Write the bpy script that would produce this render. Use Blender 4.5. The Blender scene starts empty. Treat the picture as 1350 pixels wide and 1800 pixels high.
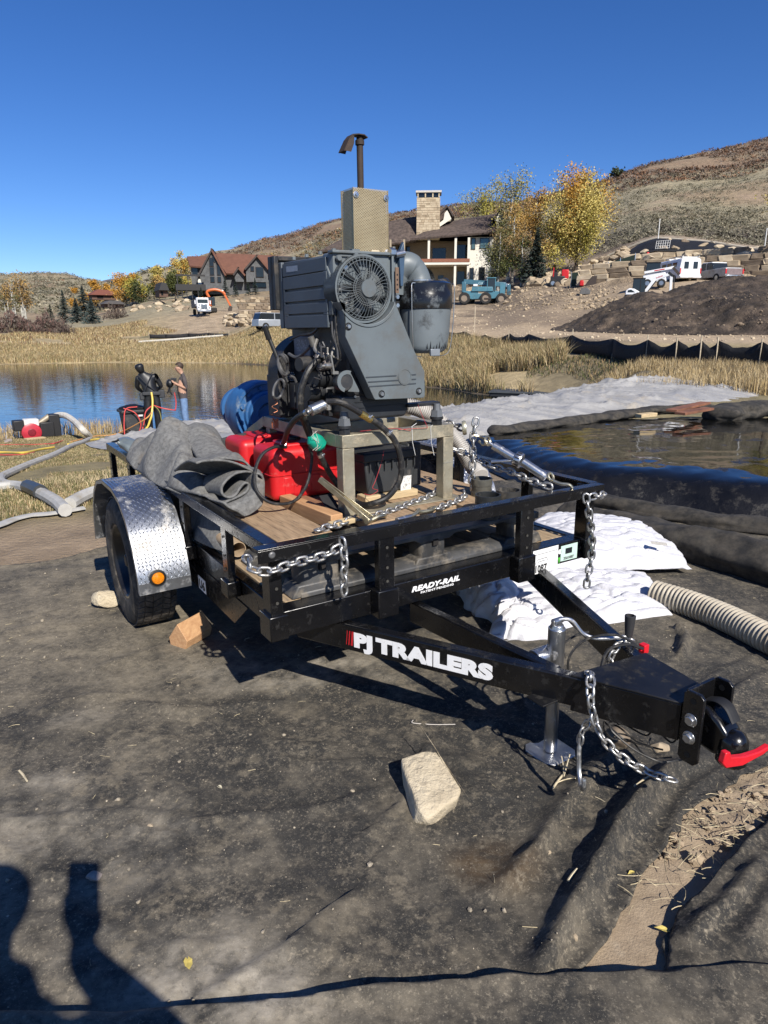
import bpy, bmesh, math, random
import numpy as np
from mathutils import Vector, Matrix, Euler, noise as mnoise
S = bpy.context.scene
COL = S.collection
random.seed(7)
RNG = np.random.default_rng(11)
rad = math.radians

# ---------------------------------------------------------------- camera
CAM_H, CAM_PITCH, CAM_F = 1.50, 14.73, 24.0
cam_data = bpy.data.cameras.new('camera')
cam_data.sensor_fit = 'VERTICAL'; cam_data.sensor_height = 36.0; cam_data.lens = CAM_F
cam_data.clip_start = 0.03; cam_data.clip_end = 5000
cam = bpy.data.objects.new('camera', cam_data)
cam.location = (0, 0, CAM_H); cam.rotation_euler = (rad(90 - CAM_PITCH), 0, 0)
COL.objects.link(cam); S.camera = cam

# ---------------------------------------------------------------- sky and sun
SUN_TO = Vector((.347, -.700, .622)).normalized()          # direction towards the sun
sun_el = math.asin(SUN_TO.z); sun_rot = math.atan2(SUN_TO.x, SUN_TO.y)
world = bpy.data.worlds.new('World'); S.world = world; world.use_nodes = True
wt = world.node_tree; wt.nodes.clear()
sky = wt.nodes.new('ShaderNodeTexSky'); sky.sky_type = 'NISHITA'; sky.sun_disc = False
sky.sun_elevation = sun_el; sky.sun_rotation = sun_rot
sky.altitude = 2100; sky.air_density = 1.0; sky.dust_density = 0.25; sky.ozone_density = 5.0
bg = wt.nodes.new('ShaderNodeBackground'); bg.inputs[1].default_value = 0.090
wo = wt.nodes.new('ShaderNodeOutputWorld')
hsv = wt.nodes.new('ShaderNodeHueSaturation'); hsv.inputs['Saturation'].default_value = 1.21; hsv.inputs['Hue'].default_value = .511
wt.links.new(sky.outputs[0], hsv.inputs['Color']); wt.links.new(hsv.outputs[0], bg.inputs[0]); wt.links.new(bg.outputs[0], wo.inputs[0])
sd = bpy.data.lights.new('sun', 'SUN'); sd.energy = 5.0; sd.angle = rad(.53); sd.color = (1, .94, .85)
so = bpy.data.objects.new('sun', sd); COL.objects.link(so); so.location = (5, -9, 9)
so.rotation_euler = SUN_TO.to_track_quat('Z', 'Y').to_euler()
S.view_settings.view_transform = 'Standard'; S.view_settings.look = 'None'
S.view_settings.exposure = 0.5; S.view_settings.gamma = 1.0; S.view_settings.use_curve_mapping = False
S.render.engine = 'CYCLES'

# ---------------------------------------------------------------- surveying: photo pixel -> place
_p = rad(CAM_PITCH)
CF = Vector((0, math.cos(_p), -math.sin(_p))); CU = Vector((0, math.sin(_p), math.cos(_p)))
CO = Vector((0, 0, CAM_H))
def ray(px, py):
    return CF + Vector((1, 0, 0)) * ((px - 675) / 1200) + CU * ((900 - py) / 1200)
def at_z(px, py, z=0.0):
    d = ray(px, py); return CO + d * ((z - CAM_H) / d.z)
def at_d(px, py, dist):
    d = ray(px, py); return CO + d * (dist / math.hypot(d.x, d.y))
TM = Matrix.Translation((-.366, 2.272, .431)) @ Euler((0, rad(-.86), rad(32.47)), 'XYZ').to_matrix().to_4x4()
TMi = TM.inverted()
def tl(px, py, ax, val):
    """trailer-frame point seen at a photo pixel on the trailer-frame plane ax=val"""
    o = TMi @ CO; d = TMi.to_3x3() @ ray(px, py)
    return o + d * ((val - o[ax]) / d[ax])

# ---------------------------------------------------------------- mesh helpers
ID4 = Matrix.Identity(4)
class MB:
    def __init__(s): s.v = []; s.f = []; s.m = []
    def add(s, vs, fs, m=0):
        n = len(s.v); s.v += [tuple(v) for v in vs]
        s.f += [tuple(i + n for i in f) for f in fs]; s.m += [m] * len(fs); return s
    def bx(s, x0, x1, y0, y1, z0, z1, M=None, m=0):
        vs = [Vector((x, y, z)) for z in (z0, z1) for y in (y0, y1) for x in (x0, x1)]
        if M is not None: vs = [M @ v for v in vs]
        return s.add(vs, [(0,2,3,1),(4,5,7,6),(0,1,5,4),(2,6,7,3),(0,4,6,2),(1,3,7,5)], m)
    def bar(s, a, b, w, h, up=(0,0,1), m=0):
        a = Vector(a); b = Vector(b); d = (b - a); L = d.length; d.normalize()
        u = Vector(up); x = d.cross(u)
        if x.length < 1e-4: x = d.cross(Vector((1, 0, 0)))
        x.normalize(); u = x.cross(d).normalized()
        M = Matrix((( x.x, d.x, u.x, a.x), (x.y, d.y, u.y, a.y), (x.z, d.z, u.z, a.z), (0,0,0,1)))
        return s.bx(-w/2, w/2, 0, L, -h/2, h/2, M, m)
    def tube(s, pts, r, n=8, closed=False, cap=True, m=0, flat=1.0):
        P = [Vector(p) for p in pts]; k = len(P)
        R = list(r) if hasattr(r, '__len__') else [r] * k
        vs = []; prev = None
        for i in range(k):
            if closed: t = P[(i+1) % k] - P[i-1]
            else: t = P[min(i+1, k-1)] - P[max(i-1, 0)]
            if t.length < 1e-9: t = Vector((0, 0, 1))
            t.normalize()
            if prev is None:
                a = Vector((0, 0, 1)) if abs(t.z) < .9 else Vector((1, 0, 0))
                nrm = (a - t * a.dot(t)).normalized()
            else:
                nrm = prev - t * prev.dot(t)
                nrm = nrm.normalized() if nrm.length > 1e-6 else Vector((1, 0, 0))
            prev = nrm; b = t.cross(nrm)
            for j in range(n):
                an = 2 * math.pi * j / n
                vs.append(P[i] + (nrm * math.cos(an) * flat + b * math.sin(an)) * R[i])
        fs = []
        for i in range(k if closed else k - 1):
            i2 = (i + 1) % k
            for j in range(n):
                fs.append((i*n+j, i*n+(j+1) % n, i2*n+(j+1) % n, i2*n+j))
        if cap and not closed:
            fs.append(tuple(range(n-1, -1, -1))); fs.append(tuple((k-1)*n + j for j in range(n)))
        return s.add(vs, fs, m)
    def cyl(s, a, b, r, r2=None, n=20, m=0):
        return s.tube([a, b], [r, r if r2 is None else r2], n, m=m)
    def lathe(s, prof, c=(0,0,0), axis=(0,0,1), n=28, m=0, a0=0, a1=2*math.pi):
        ax = Vector(axis).normalized(); q = Vector((0,0,1)).rotation_difference(ax); c = Vector(c)
        full = abs(a1 - a0 - 2*math.pi) < 1e-6; nn = n if full else n + 1
        vs = []
        for r, z in prof:
            for j in range(nn):
                an = a0 + (a1 - a0) * j / n
                vs.append(c + q @ Vector((r*math.cos(an), r*math.sin(an), z)))
        fs = []
        for i in range(len(prof)-1):
            for j in range(n):
                j2 = (j+1) % nn
                fs.append((i*nn+j, i*nn+j2, (i+1)*nn+j2, (i+1)*nn+j))
        return s.add(vs, fs, m)
    def prism(s, poly, ax, a, b, m=0):
        """2-D polygon extruded along axis ax (0 x,1 y,2 z) from a to b"""
        n = len(poly)
        def P(u, w, t):
            return {0: (t, u, w), 1: (u, t, w), 2: (u, w, t)}[ax]
        vs = [P(u, w, a) for u, w in poly] + [P(u, w, b) for u, w in poly]
        fs = [tuple(range(n)), tuple(range(2*n-1, n-1, -1))]
        for i in range(n):
            j = (i+1) % n; fs.append((i, i+n, j+n, j))
        return s.add(vs, fs, m)
    def build(s, name, mat=None, parent=None, base=None, frame=None, smooth=False, bevel=0, label=None, cat=None, group=None, kind=None, fix=True, bseg=2, ang=35):
        return link_mesh(name, s.v, s.f, mat, parent, base, frame, smooth, bevel, label, cat, group, kind, s.m, fix, bseg, ang)
ORG = {}
def tag(o, label=None, cat=None, group=None, kind=None):
    if label: o['label'] = label
    if cat: o['category'] = cat
    if group: o['group'] = group
    if kind: o['kind'] = kind
    return o
def link_mesh(name, V, F, mat=None, parent=None, base=None, frame=None, smooth=False, bevel=0, label=None, cat=None, group=None, kind=None, mi=None, fix=True, bseg=2, ang=35):
    off = ORG.get(parent.name, Vector((0,0,0))) if parent is not None else Vector(base if base is not None else (0,0,0))
    V = np.asarray(V, dtype=float).reshape(-1, 3) - np.array(off)
    me = bpy.data.meshes.new(name)
    me.from_pydata(V.tolist(), [], F if isinstance(F, list) else F.tolist())
    if mat is not None:
        for m_ in (mat if isinstance(mat, (list, tuple)) else [mat]): me.materials.append(m_)
    if mi is not None and isinstance(mat, (list, tuple)) and len(mat) > 1:
        me.polygons.foreach_set('material_index', np.array(mi, dtype=np.int32))
    if fix and len(F) < 60000:
        bm = bmesh.new(); bm.from_mesh(me); bmesh.ops.recalc_face_normals(bm, faces=bm.faces); bm.to_mesh(me); bm.free()
    if smooth:
        me.polygons.foreach_set('use_smooth', np.ones(len(me.polygons), dtype=bool))
        if smooth != 'all':
            try: me.set_sharp_from_angle(angle=rad(ang))
            except Exception: pass
    me.update()
    o = bpy.data.objects.new(name, me); COL.objects.link(o)
    if parent is not None:
        o.parent = parent; ORG[o.name] = off
    else:
        o.matrix_world = (frame or ID4) @ Matrix.Translation(off); ORG[o.name] = off
    if bevel:
        b = o.modifiers.new('bevel', 'BEVEL'); b.width = bevel; b.segments = bseg; b.limit_method = 'ANGLE'; b.angle_limit = rad(40)
        b.harden_normals = False
        if not smooth: me.polygons.foreach_set('use_smooth', np.ones(len(me.polygons), dtype=bool)); me.set_sharp_from_angle(angle=rad(50))
    return tag(o, label, cat, group, kind)
def thing(name, label, cat, base=(0,0,0), frame=None, group=None, kind=None):
    o = bpy.data.objects.new(name, None); COL.objects.link(o); o.empty_display_size = .1
    o.matrix_world = (frame or ID4) @ Matrix.Translation(Vector(base)); ORG[o.name] = Vector(base)
    return tag(o, label, cat, group, kind)
def copy_tree(o, parent=None):
    c = o.copy(); COL.objects.link(c)
    if parent is not None: c.parent = parent
    for ch in list(o.children): copy_tree(ch, c)
    return c
def spline(pts, n=8, closed=False):
    P = [Vector(p) for p in pts]; out = []; k = len(P)
    for i in range(k if closed else k-1):
        a = P[i-1] if (i > 0 or closed) else P[0]*2 - P[1]
        b = P[i]; c = P[(i+1) % k]; d = P[(i+2) % k] if (i+2 < k or closed) else P[-1]*2 - P[-2]
        for j in range(n):
            t = j/n
            out.append(.5*((2*b) + (c-a)*t + (2*a-5*b+4*c-d)*t*t + (3*b-a-3*c+d)*t**3))
    if not closed: out.append(P[-1].copy())
    return out

# ---------------------------------------------------------------- materials
MATS = {}
def M(name, col, rough=.6, metal=0., var=.15, vscale=6., col2=None, bump=.0, bscale=60., dust=None, dustamt=.0, dscale=8., coat=0., spec=None, stretch=None, detail=6, attr=None, dsoft=0.):
    if name in MATS: return MATS[name]
    m = bpy.data.materials.new(name); m.use_nodes = True; nt = m.node_tree; N = nt.nodes; Lk = nt.links
    b = N['Principled BSDF']; b.inputs['Roughness'].default_value = rough; b.inputs['Metallic'].default_value = metal
    if coat: b.inputs['Coat Weight'].default_value = coat
    if spec is not None: b.inputs['Specular IOR Level'].default_value = spec
    tc = N.new('ShaderNodeTexCoord'); vec = tc.outputs['Object']
    if stretch:
        mp = N.new('ShaderNodeMapping'); mp.inputs['Scale'].default_value = stretch; Lk.new(vec, mp.inputs[0]); vec = mp.outputs[0]
    def noise(sc, det=detail, rg=.6):
        n = N.new('ShaderNodeTexNoise'); n.inputs['Scale'].default_value = sc; n.inputs['Detail'].default_value = det
        n.inputs['Roughness'].default_value = rg; Lk.new(vec, n.inputs['Vector']); return n.outputs['Fac']
    def ramp(f, a, c):
        r = N.new('ShaderNodeMapRange'); r.inputs[1].default_value = a; r.inputs[2].default_value = c; Lk.new(f, r.inputs[0]); return r.outputs[0]
    def mix(f, A, B):
        x = N.new('ShaderNodeMix'); x.data_type = 'RGBA'
        if hasattr(f, 'is_linked'): Lk.new(f, x.inputs[0])
        else: x.inputs[0].default_value = f
        for i, q in ((6, A), (7, B)):
            if hasattr(q, 'is_linked'): Lk.new(q, x.inputs[i])
            else: x.inputs[i].default_value = (*q[:3], 1)
        return x.outputs[2]
    c1 = tuple(col)
    c2 = col2 if col2 is not None else tuple(max(0, x*(1-2.2*var)) for x in c1)
    if attr:
        at = N.new('ShaderNodeAttribute'); at.attribute_name = attr
        mul = N.new('ShaderNodeMix'); mul.data_type = 'RGBA'; mul.blend_type = 'MULTIPLY'; mul.inputs[0].default_value = 1
        Lk.new(at.outputs['Color'], mul.inputs[6])
        r = ramp(noise(vscale), .3, .7); g = mix(r, (1-var,)*3, (1+var,)*3); Lk.new(g, mul.inputs[7]); out = mul.outputs[2]
    else:
        out = mix(ramp(noise(vscale), .32, .68), c1, c2)
    if dust is not None:
        d1 = ramp(noise(dscale, 8, .7), .62 - dustamt*.35 - dsoft, .78 - dustamt*.25 + dsoft)
        out = mix(d1, out, dust)
        rr = N.new('ShaderNodeMapRange'); rr.inputs[3].default_value = rough; rr.inputs[4].default_value = .85; Lk.new(d1, rr.inputs[0]); Lk.new(rr.outputs[0], b.inputs['Roughness'])
        if metal:
            r2 = N.new('ShaderNodeMapRange'); r2.inputs[3].default_value = metal; r2.inputs[4].default_value = 0; Lk.new(d1, r2.inputs[0]); Lk.new(r2.outputs[0], b.inputs['Metallic'])
    Lk.new(out, b.inputs['Base Color'])
    if bump:
        bp = N.new('ShaderNodeBump'); bp.inputs['Strength'].default_value = bump; bp.inputs['Distance'].default_value = 1.0/bscale
        Lk.new(noise(bscale, 5, .65), bp.inputs['Height']); Lk.new(bp.outputs[0], b.inputs['Normal'])
    MATS[name] = m; return m
DUSTC = (.30, .25, .19)
black_paint = M('black_gloss_paint', (.007,.007,.008), .24, 0, .3, 5, dust=(.020,.018,.016), dustamt=.16, dscale=30, coat=.2)
black_dull = M('black_satin_paint', (.012,.012,.013), .42, 0, .3, 5, dust=(.035,.032,.027), dustamt=.25, dscale=25)
rubber = M('tyre_rubber', (.035,.033,.031), .8, 0, .25, 20, dust=(.13,.11,.085), dustamt=.45, dscale=14, bump=.3, bscale=150)
hose_rubber = M('black_hose_rubber', (.016,.016,.017), .5, 0, .2, 20, dust=(.09,.08,.065), dustamt=.3, dscale=30)
zinc = M('galvanised_chain_steel', (.55,.55,.54), .38, .9, .2, 40, dust=(.30,.27,.23), dustamt=.25, dscale=50)
galv = M('zinc_plated_steel', (.62,.63,.64), .3, .95, .15, 14, bump=.05, bscale=80, dust=(.35,.31,.26), dustamt=.12, dscale=20)
gold_zinc = M('yellow_zinc_steel', (.62,.56,.40), .32, .9, .2, 25)
# ---------------------------------------------------------------- terrain
WATER_Z = -1.25
def row_z(px, row, d):
    return at_d(px, row, d).z
TER = {   # photo column -> (distance, z) or (distance, 'row')
 -420: [(0,0),(5,0),(7,-.1),(12,-.5),(17,-.92),(19.6,-1.06),(20.4,-1.25),(24,-2),(66,-2),(72,-1.15),(80,-.6),(92,.3),(130,'579'),(180,'565'),(250,'548'),(400,'532'),(600,'514'),(800,'496'),(1000,'484'),(1150,'500')],
 0: [(0,0),(5,0),(7.2,-.05),(12,-.45),(17,-.92),(19.6,-1.06),(20.4,-1.25),(24,-2),(66,-2),(71.5,-1.2),(73,-1.0),(80,-.6),(92,.3),(130,'579'),(180,'565'),(250,'548'),(400,'532'),(600,'514'),(800,'497'),(1000,'485'),(1150,'500')],
 130: [(0,0),(5,0),(7.2,-.02),(12,-.42),(17,-.92),(19.6,-1.06),(20.4,-1.25),(24,-2),(66,-2),(71.5,-1.2),(73,-1.0),(80,-.6),(92,.3),(130,'579'),(180,'563'),(250,'546'),(400,'530'),(600,'512'),(800,'497'),(950,'486'),(1150,'500')],
 172: [(0,0),(5,0),(7.2,0),(12,-.42),(17,-.93),(19.6,-1.07),(20.4,-1.25),(24,-2),(66,-2),(71.5,-1.2),(73,-1.0),(80,-.6),(92,.3),(130,'578'),(180,'562'),(250,'543'),(400,'525'),(600,'508'),(800,'498'),(900,'494'),(1150,'510')],
 280: [(0,0),(5,0),(8,0),(12,-.42),(17,-.94),(19.6,-1.08),(20.4,-1.26),(23.5,-2),(64,-2),(70,-1.2),(71.5,-1.0),(80,-.5),(92,.4),(112,'582'),(125,'566'),(150,'552'),(200,'531'),(260,'514'),(400,'488'),(560,'477'),(800,'520')],
 400: [(0,0),(6,0),(9,0),(12,-.4),(17,-.96),(19.6,-1.1),(20.4,-1.26),(23,-2),(60,-2),(66,-1.2),(68,-.95),(75,-.4),(85,.4),(100,'588'),(115,'566'),(125,'551'),(150,'538'),(190,'522'),(230,'505'),(330,'472'),(440,'437'),(700,'520')],
 480: [(0,0),(6,0),(10,0),(13,-.3),(17,-.96),(19.2,-1.12),(20,-1.26),(22.5,-2),(55,-2),(61,-1.2),(63,-.9),(68,-.2),(77,'578'),(88,'570'),(100,'558'),(130,'538'),(180,'518'),(230,'498'),(320,'460'),(430,'418'),(700,'480')],
 620: [(0,0),(6,0),(12,0),(15,-.5),(17.5,-1.22),(20,-2),(44,-2),(49,-1.2),(51,-.8),(58,.3),(68,'580'),(85,'545'),(98,'512'),(115,'496'),(160,'465'),(250,'425'),(420,'378'),(700,'450')],
 760: [(0,0),(6,0),(13,.05),(16,-.4),(18.5,-1.22),(21,-2),(32,-2),(36,-1.2),(38,-.8),(44,.2),(50,'611'),(56,'589'),(66,'573'),(75,'550'),(83,'536'),(92,'526'),(100,'506'),(130,'484'),(200,'430'),(420,'357'),(700,'420')],
 860: [(0,0),(6,0),(14,.1),(16.5,-.4),(18.5,-1.22),(21,-1.9),(29,-1.9),(32,-1.2),(34,-.75),(42,.1),(48,'612'),(54,'592'),(62,'577'),(72,'552'),(82,'535'),(86,'528'),(95,'505'),(105,'497'),(150,'455'),(250,'400'),(420,'355'),(700,'420')],
 920: [(0,0),(6,0),(14,.12),(17,-.4),(19,-1.25),(22,-1.9),(27,-1.8),(30.5,-1.2),(32.5,-.6),(38,.15),(43,'616'),(50,'590'),(58,'577'),(70,'545'),(78,'520'),(88,'503'),(98,'490'),(110,'470'),(150,'440'),(250,'395'),(430,'348'),(700,'420')],
 1000: [(0,0),(6,0),(14,.15),(17,0),(20,-.7),(23,-1.4),(28,-1.35),(31,-.5),(33.5,.3),(38,'622'),(45,'600'),(50,'586'),(55,'581'),(62,'556'),(70,'528'),(76,'510'),(86,'498'),(96,'474'),(110,'450'),(150,'420'),(250,'380'),(430,'322'),(700,'400')],
 1140: [(0,0),(6,0),(14,.2),(20,.1),(28,.2),(30,'639'),(36,'617'),(41,'603'),(46,'590'),(50,'575'),(58,'528'),(66,'507'),(70,'497'),(76,'489'),(76.6,'468'),(84,'455'),(84.5,'446'),(90,'424'),(96,'419'),(110,'412'),(200,'375'),(450,'285'),(750,'380')],
 1350: [(0,0),(6,0),(14,.2),(20,.1),(26,.15),(27,'648'),(33,'627'),(38,'608'),(43,'594'),(52,'575'),(60,'520'),(66,'499'),(70,'491'),(74,'488'),(74.6,'468'),(82,'454'),(82.5,'447'),(88,'442'),(96,'439'),(110,'432'),(200,'375'),(480,'240'),(760,'330')],
 1750: [(0,0),(6,0),(14,.2),(20,.1),(26,.2),(33,'627'),(38,'608'),(43,'594'),(52,'570'),(60,'520'),(66,'499'),(72,'489'),(80,'470'),(88,'455'),(96,'448'),(110,'435'),(200,'360'),(480,'190'),(760,'300')],
}
RG = np.concatenate([np.linspace(0,3,8)[:-1], np.geomspace(3, 60, 150)[:-1], np.geomspace(60, 100, 60)[:-1], np.geomspace(100, 1200, 110)])
_cols = sorted(TER); _az = []; _tab = []
for c in _cols:
    d = ray(c, 584); _az.append(math.atan2(d.x, d.y))
    pts = [(a, (row_z(c, float(b), a) if isinstance(b, str) else b)) for a, b in TER[c]]
    _tab.append(np.interp(RG, [p[0] for p in pts], [p[1] for p in pts]))
_az = np.array(_az); _tab = np.array(_tab)
_k = np.array([1,2,3,2,1.])/9.
_sm = _tab.copy()
for i in range(len(_tab)):
    _sm[i, 2:-2] = np.convolve(_tab[i], _k, 'same')[2:-2]
_tab = np.where((RG > 72) & (RG < 90), _tab, _sm)
def _sines(x, y, seed, f0, octs=5, gain=.5):
    r = np.random.default_rng(seed); out = 0; a = 1.; f = f0
    for o in range(octs):
        for k in range(3):
            th = r.uniform(0, 6.283); ph = r.uniform(0, 6.283)
            out = out + a/3*np.sin((x*math.cos(th)+y*math.sin(th))*f*r.uniform(.8,1.25)+ph)
        a *= gain; f *= 2.03
    return out
def zt(x, y, noise=True):
    x = np.asarray(x, float); y = np.asarray(y, float)
    r = np.hypot(x, y); az = np.arctan2(x, y)
    azc = np.clip(az, _az[0], _az[-1])
    ri = np.interp(r, RG, np.arange(len(RG))); r0 = np.clip(ri.astype(int), 0, len(RG)-2); fr = ri - r0
    ai = np.interp(azc, _az, np.arange(len(_az))); a0 = np.clip(ai.astype(int), 0, len(_az)-2); fa = ai - a0
    fa = fa*fa*(3-2*fa)*.5 + fa*.5
    z = (_tab[a0, r0]*(1-fr) + _tab[a0, r0+1]*fr)*(1-fa) + (_tab[a0+1, r0]*(1-fr) + _tab[a0+1, r0+1]*fr)*fa
    # behind the camera the place is flat
    w = np.clip((np.abs(az) - rad(62))/rad(40), 0, 1); w = w*w*(3-2*w)
    z = z*(1-w) + w*0.0
    if noise:
        z = z + np.where(r > 9, _sines(x, y, 3, .8, 4)*.045*np.clip((r-19)/20, 0.06, 1), 0)
        z = z + np.clip((r-110)/200, 0, 1)*_sines(x, y, 5, .03, 5)*3.2*np.clip((r-110)/150, 0, 1)
        z = z + np.clip((r-50)/20, 0, 1)*np.clip((r-30)/100,.2,1)*_sines(x, y, 8, .5, 3)*.12
    return z
def gz(x, y): return float(zt(np.array([x]), np.array([y]))[0])
def pin_poly(P, X, Y):
    """point in polygon, vectorised"""
    ins = np.zeros(X.shape, bool); n = len(P)
    for i in range(n):
        x1, y1 = P[i]; x2, y2 = P[(i+1) % n]
        if y1 == y2: continue
        c = ((y1 > Y) != (y2 > Y)) & (X < (x2-x1)*(Y-y1)/(y2-y1)+x1)
        ins ^= c
    return ins
def gpt(px, py, z=0.): p = at_z(px, py, z); return (p.x, p.y)
DIRT_STRIP = [gpt(*q) for q in [(1500,1270),(1350,1352),(1288,1385),(1225,1430),(1165,1500),(1125,1560),(1060,1660),(990,1760),(960,1840),(1150,1840),(1163,1735),(1172,1640),(1235,1580),(1352,1450),(1500,1370)]]
MAIN_EDGE_L = [gpt(*q) for q in [(-500,1020),(-120,1008),(0,1003),(60,996),(150,978),(185,972)]]
azs = np.concatenate([np.radians(np.arange(-180, -47, 4.)), np.radians(np.arange(-46, 46, .33)), np.radians(np.arange(47, 180, 4.))])
RR = np.concatenate([[0.02], RG[1:]])
A2, R2 = np.meshgrid(azs, RR, indexing='ij')
X = R2*np.sin(A2); Y = R2*np.cos(A2); Z = zt(X, Y)
fabz = (R2 < 7) & (Y > 0) & (X > -2.2)
Z = Z + np.where(R2 < 9, _sines(X, Y, 21, 4., 4)*.008 - .02, 0)
na, nr = A2.shape
idx = np.arange(na*nr).reshape(na, nr)
i0 = idx; i1 = np.roll(idx, -1, 0)
F = np.stack([i0[:, :-1], i0[:, 1:], i1[:, 1:], i1[:, :-1]], -1).reshape(-1, 4)
ground = link_mesh('ground', np.stack([X, Y, Z], -1).reshape(-1, 3), F, None, kind='structure', fix=False, smooth='all')
def zonecol(X, Y, Z):
    r = np.hypot(X, Y); az = np.arctan2(X, Y); px = np.interp(az, _az, _cols)
    n1 = _sines(X, Y, 31, .9, 5); n2 = _sines(X, Y, 33, .05, 6, .6); n3 = _sines(X, Y, 35, .25, 5, .6)
    C = np.zeros(X.shape + (3,))
    dirt = np.array([.205,.155,.105]); mud = np.array([.075,.058,.042]); grass = np.array([.22,.18,.09]); dry = np.array([.37,.29,.16])
    tan = np.array([.36,.275,.18]); sage = np.array([.27,.235,.15]); brown = np.array([.24,.165,.10]); green=np.array([.095,.095,.04])
    C[:] = dirt
    def put(mask, c, s=1.):
        m = np.clip(mask, 0, 1)[..., None]*s; C[:] = C*(1-m) + np.asarray(c)*m
    sm = lambda v, a, b: np.clip((v-a)/(b-a), 0, 1)
    L = sm(-px, -640, -500)
    put(sm(r, 5.7, 6.5)*sm(-X, 1.9, 2.3), grass)
    put(sm(r, 5.7, 6.5)*sm(-X, 1.9, 2.3)*sm(n1, .1, .6), mud, .5)
    put(sm(r, 3.5, 4.2)*sm(-r, -6.6, -5.9)*(.5+.5*sm(n1, -.3, .4)), np.array([.30,.22,.14]), .7)
    put(sm(r, 8, 10), grass)
    put(sm(r, 8, 10)*sm(n1, .0, .7), dirt*.8, .6)
    put(sm(-np.abs(Z-WATER_Z), -.25, -.05)*sm(r, 12, 15), mud)
    put(sm(Z, -1.1, -.9)*sm(r, 27, 30), dry)
    put(sm(Z, -.9, -.5)*sm(r, 30, 35)*sm(n3, -.1, .5), grass, .6)
    # right-hand work site
    R = sm(px, 560, 640)
    put(R*sm(r, 40, 44)*sm(px, 700, 760), mud)
    put(sm(px, 930, 1000)*sm(r, 18, 20)*sm(-r, -38, -34)*(.5+.5*sm(n1, -.2, .3)), np.array([.12,.10,.06]), .8)
    rd = np.interp(px, [560, 760, 860, 1000, 1140, 1350, 1800], [66, 57, 56, 51.5, 44.5, 41.5, 42]); w = np.interp(px, [560,860,1140,1800], [9,6,3.6,3.])
    site = R*sm(r - rd, 2, 4)*sm(-r, -118, -100)
    put(site, dirt*1.0); put(site*sm(n1+n3, .0, .6), tan, .8)
    put(site*sm(px, 950, 1020)*sm(r, 60, 66)*sm(-r, -76, -72), tan*.9)
    put(R*np.exp(-((r-rd)/w)**4), tan*1.05)
    # left bank marsh
    put(L*sm(r, 64, 68)*sm(-r, -120, -100), dry)
    put(L*sm(r, 64, 68)*sm(-r, -150, -110)*sm(n3, .1, .7), brown*1.3, .5)
    put(L*sm(px, 150, 230)*sm(r, 76, 84)*sm(-r, -112, -104)*sm(n1, -.2, .5), green*1.2, .8)
    put(sm(px, 250, 340)*sm(-px, -560, -500)*sm(r, 98, 104)*sm(-r, -220, -170), tan)
    put(L*sm(-px, -280, -200)*sm(r, 110, 140), sage)
    # hills
    H = sm(r, 125, 165)
    put(H, sage); put(H*sm(n3, -.1, .5), np.array([.30,.25,.155]), .7); put(H*sm(n2, .1, .6), brown, .65)
    put(H*sm(n3+n2*.7, .7, 1.1), np.array([.30,.22,.15]), .6)
    up = np.interp(px, [-400,150,350,600,900,1060,1350,1800], [900,900,380,330,290,300,330,330])
    put(H*sm(r-up, -40, 30)*(.4+.6*sm(n2, -.3, .2)), np.array([.21,.135,.085]), .6)
    put(sm(px, 1060, 1150)*sm(r, 90, 93)*sm(-r, -108, -105), np.array([.30,.24,.17]))
    return C
Cc = zonecol(X, Y, Z).reshape(-1, 3)
ca = ground.data.color_attributes.new('zone', 'FLOAT_COLOR', 'POINT')
ca.data.foreach_set('color', np.concatenate([Cc, np.ones((len(Cc), 1))], 1).ravel())
gm = M('earth', (.2,.15,.1), .95, 0, .32, 3.0, bump=.9, bscale=22, attr='zone', detail=10)
gm2 = M('hillside_earth', (.2,.15,.1), .95, 0, .4, .6, bump=.9, bscale=2.5, attr='zone', detail=12)
ground.data.materials.append(gm); ground.data.materials.append(gm2)
mi = np.where(RR[:-1] > 70, 1, 0); ground.data.polygons.foreach_set('material_index', np.tile(mi, na).astype(np.int32))
# pond
wm = M('pond_water', (.006,.010,.012), .03, 0, .0, 1.); nt = wm.node_tree
tcw = nt.nodes.new('ShaderNodeTexCoord'); nz = nt.nodes.new('ShaderNodeTexNoise'); mpw = nt.nodes.new('ShaderNodeMapping')
mpw.inputs['Scale'].default_value = (.6, 1.6, 1); nz.inputs['Scale'].default_value = 2.2; nz.inputs['Detail'].default_value = 3
nt.links.new(tcw.outputs['Object'], mpw.inputs[0]); nt.links.new(mpw.outputs[0], nz.inputs['Vector'])
bw = nt.nodes.new('ShaderNodeBump'); bw.inputs['Strength'].default_value = .35; bw.inputs['Distance'].default_value = .02
nt.links.new(nz.outputs[0], bw.inputs['Height']); nt.links.new(bw.outputs[0], nt.nodes['Principled BSDF'].inputs['Normal'])
MB().add([(-95, 12, WATER_Z), (34, 12, WATER_Z), (34, 82, WATER_Z), (-95, 82, WATER_Z)], [(0,1,2,3)]).build('pond_water', wm, kind='structure')
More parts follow.
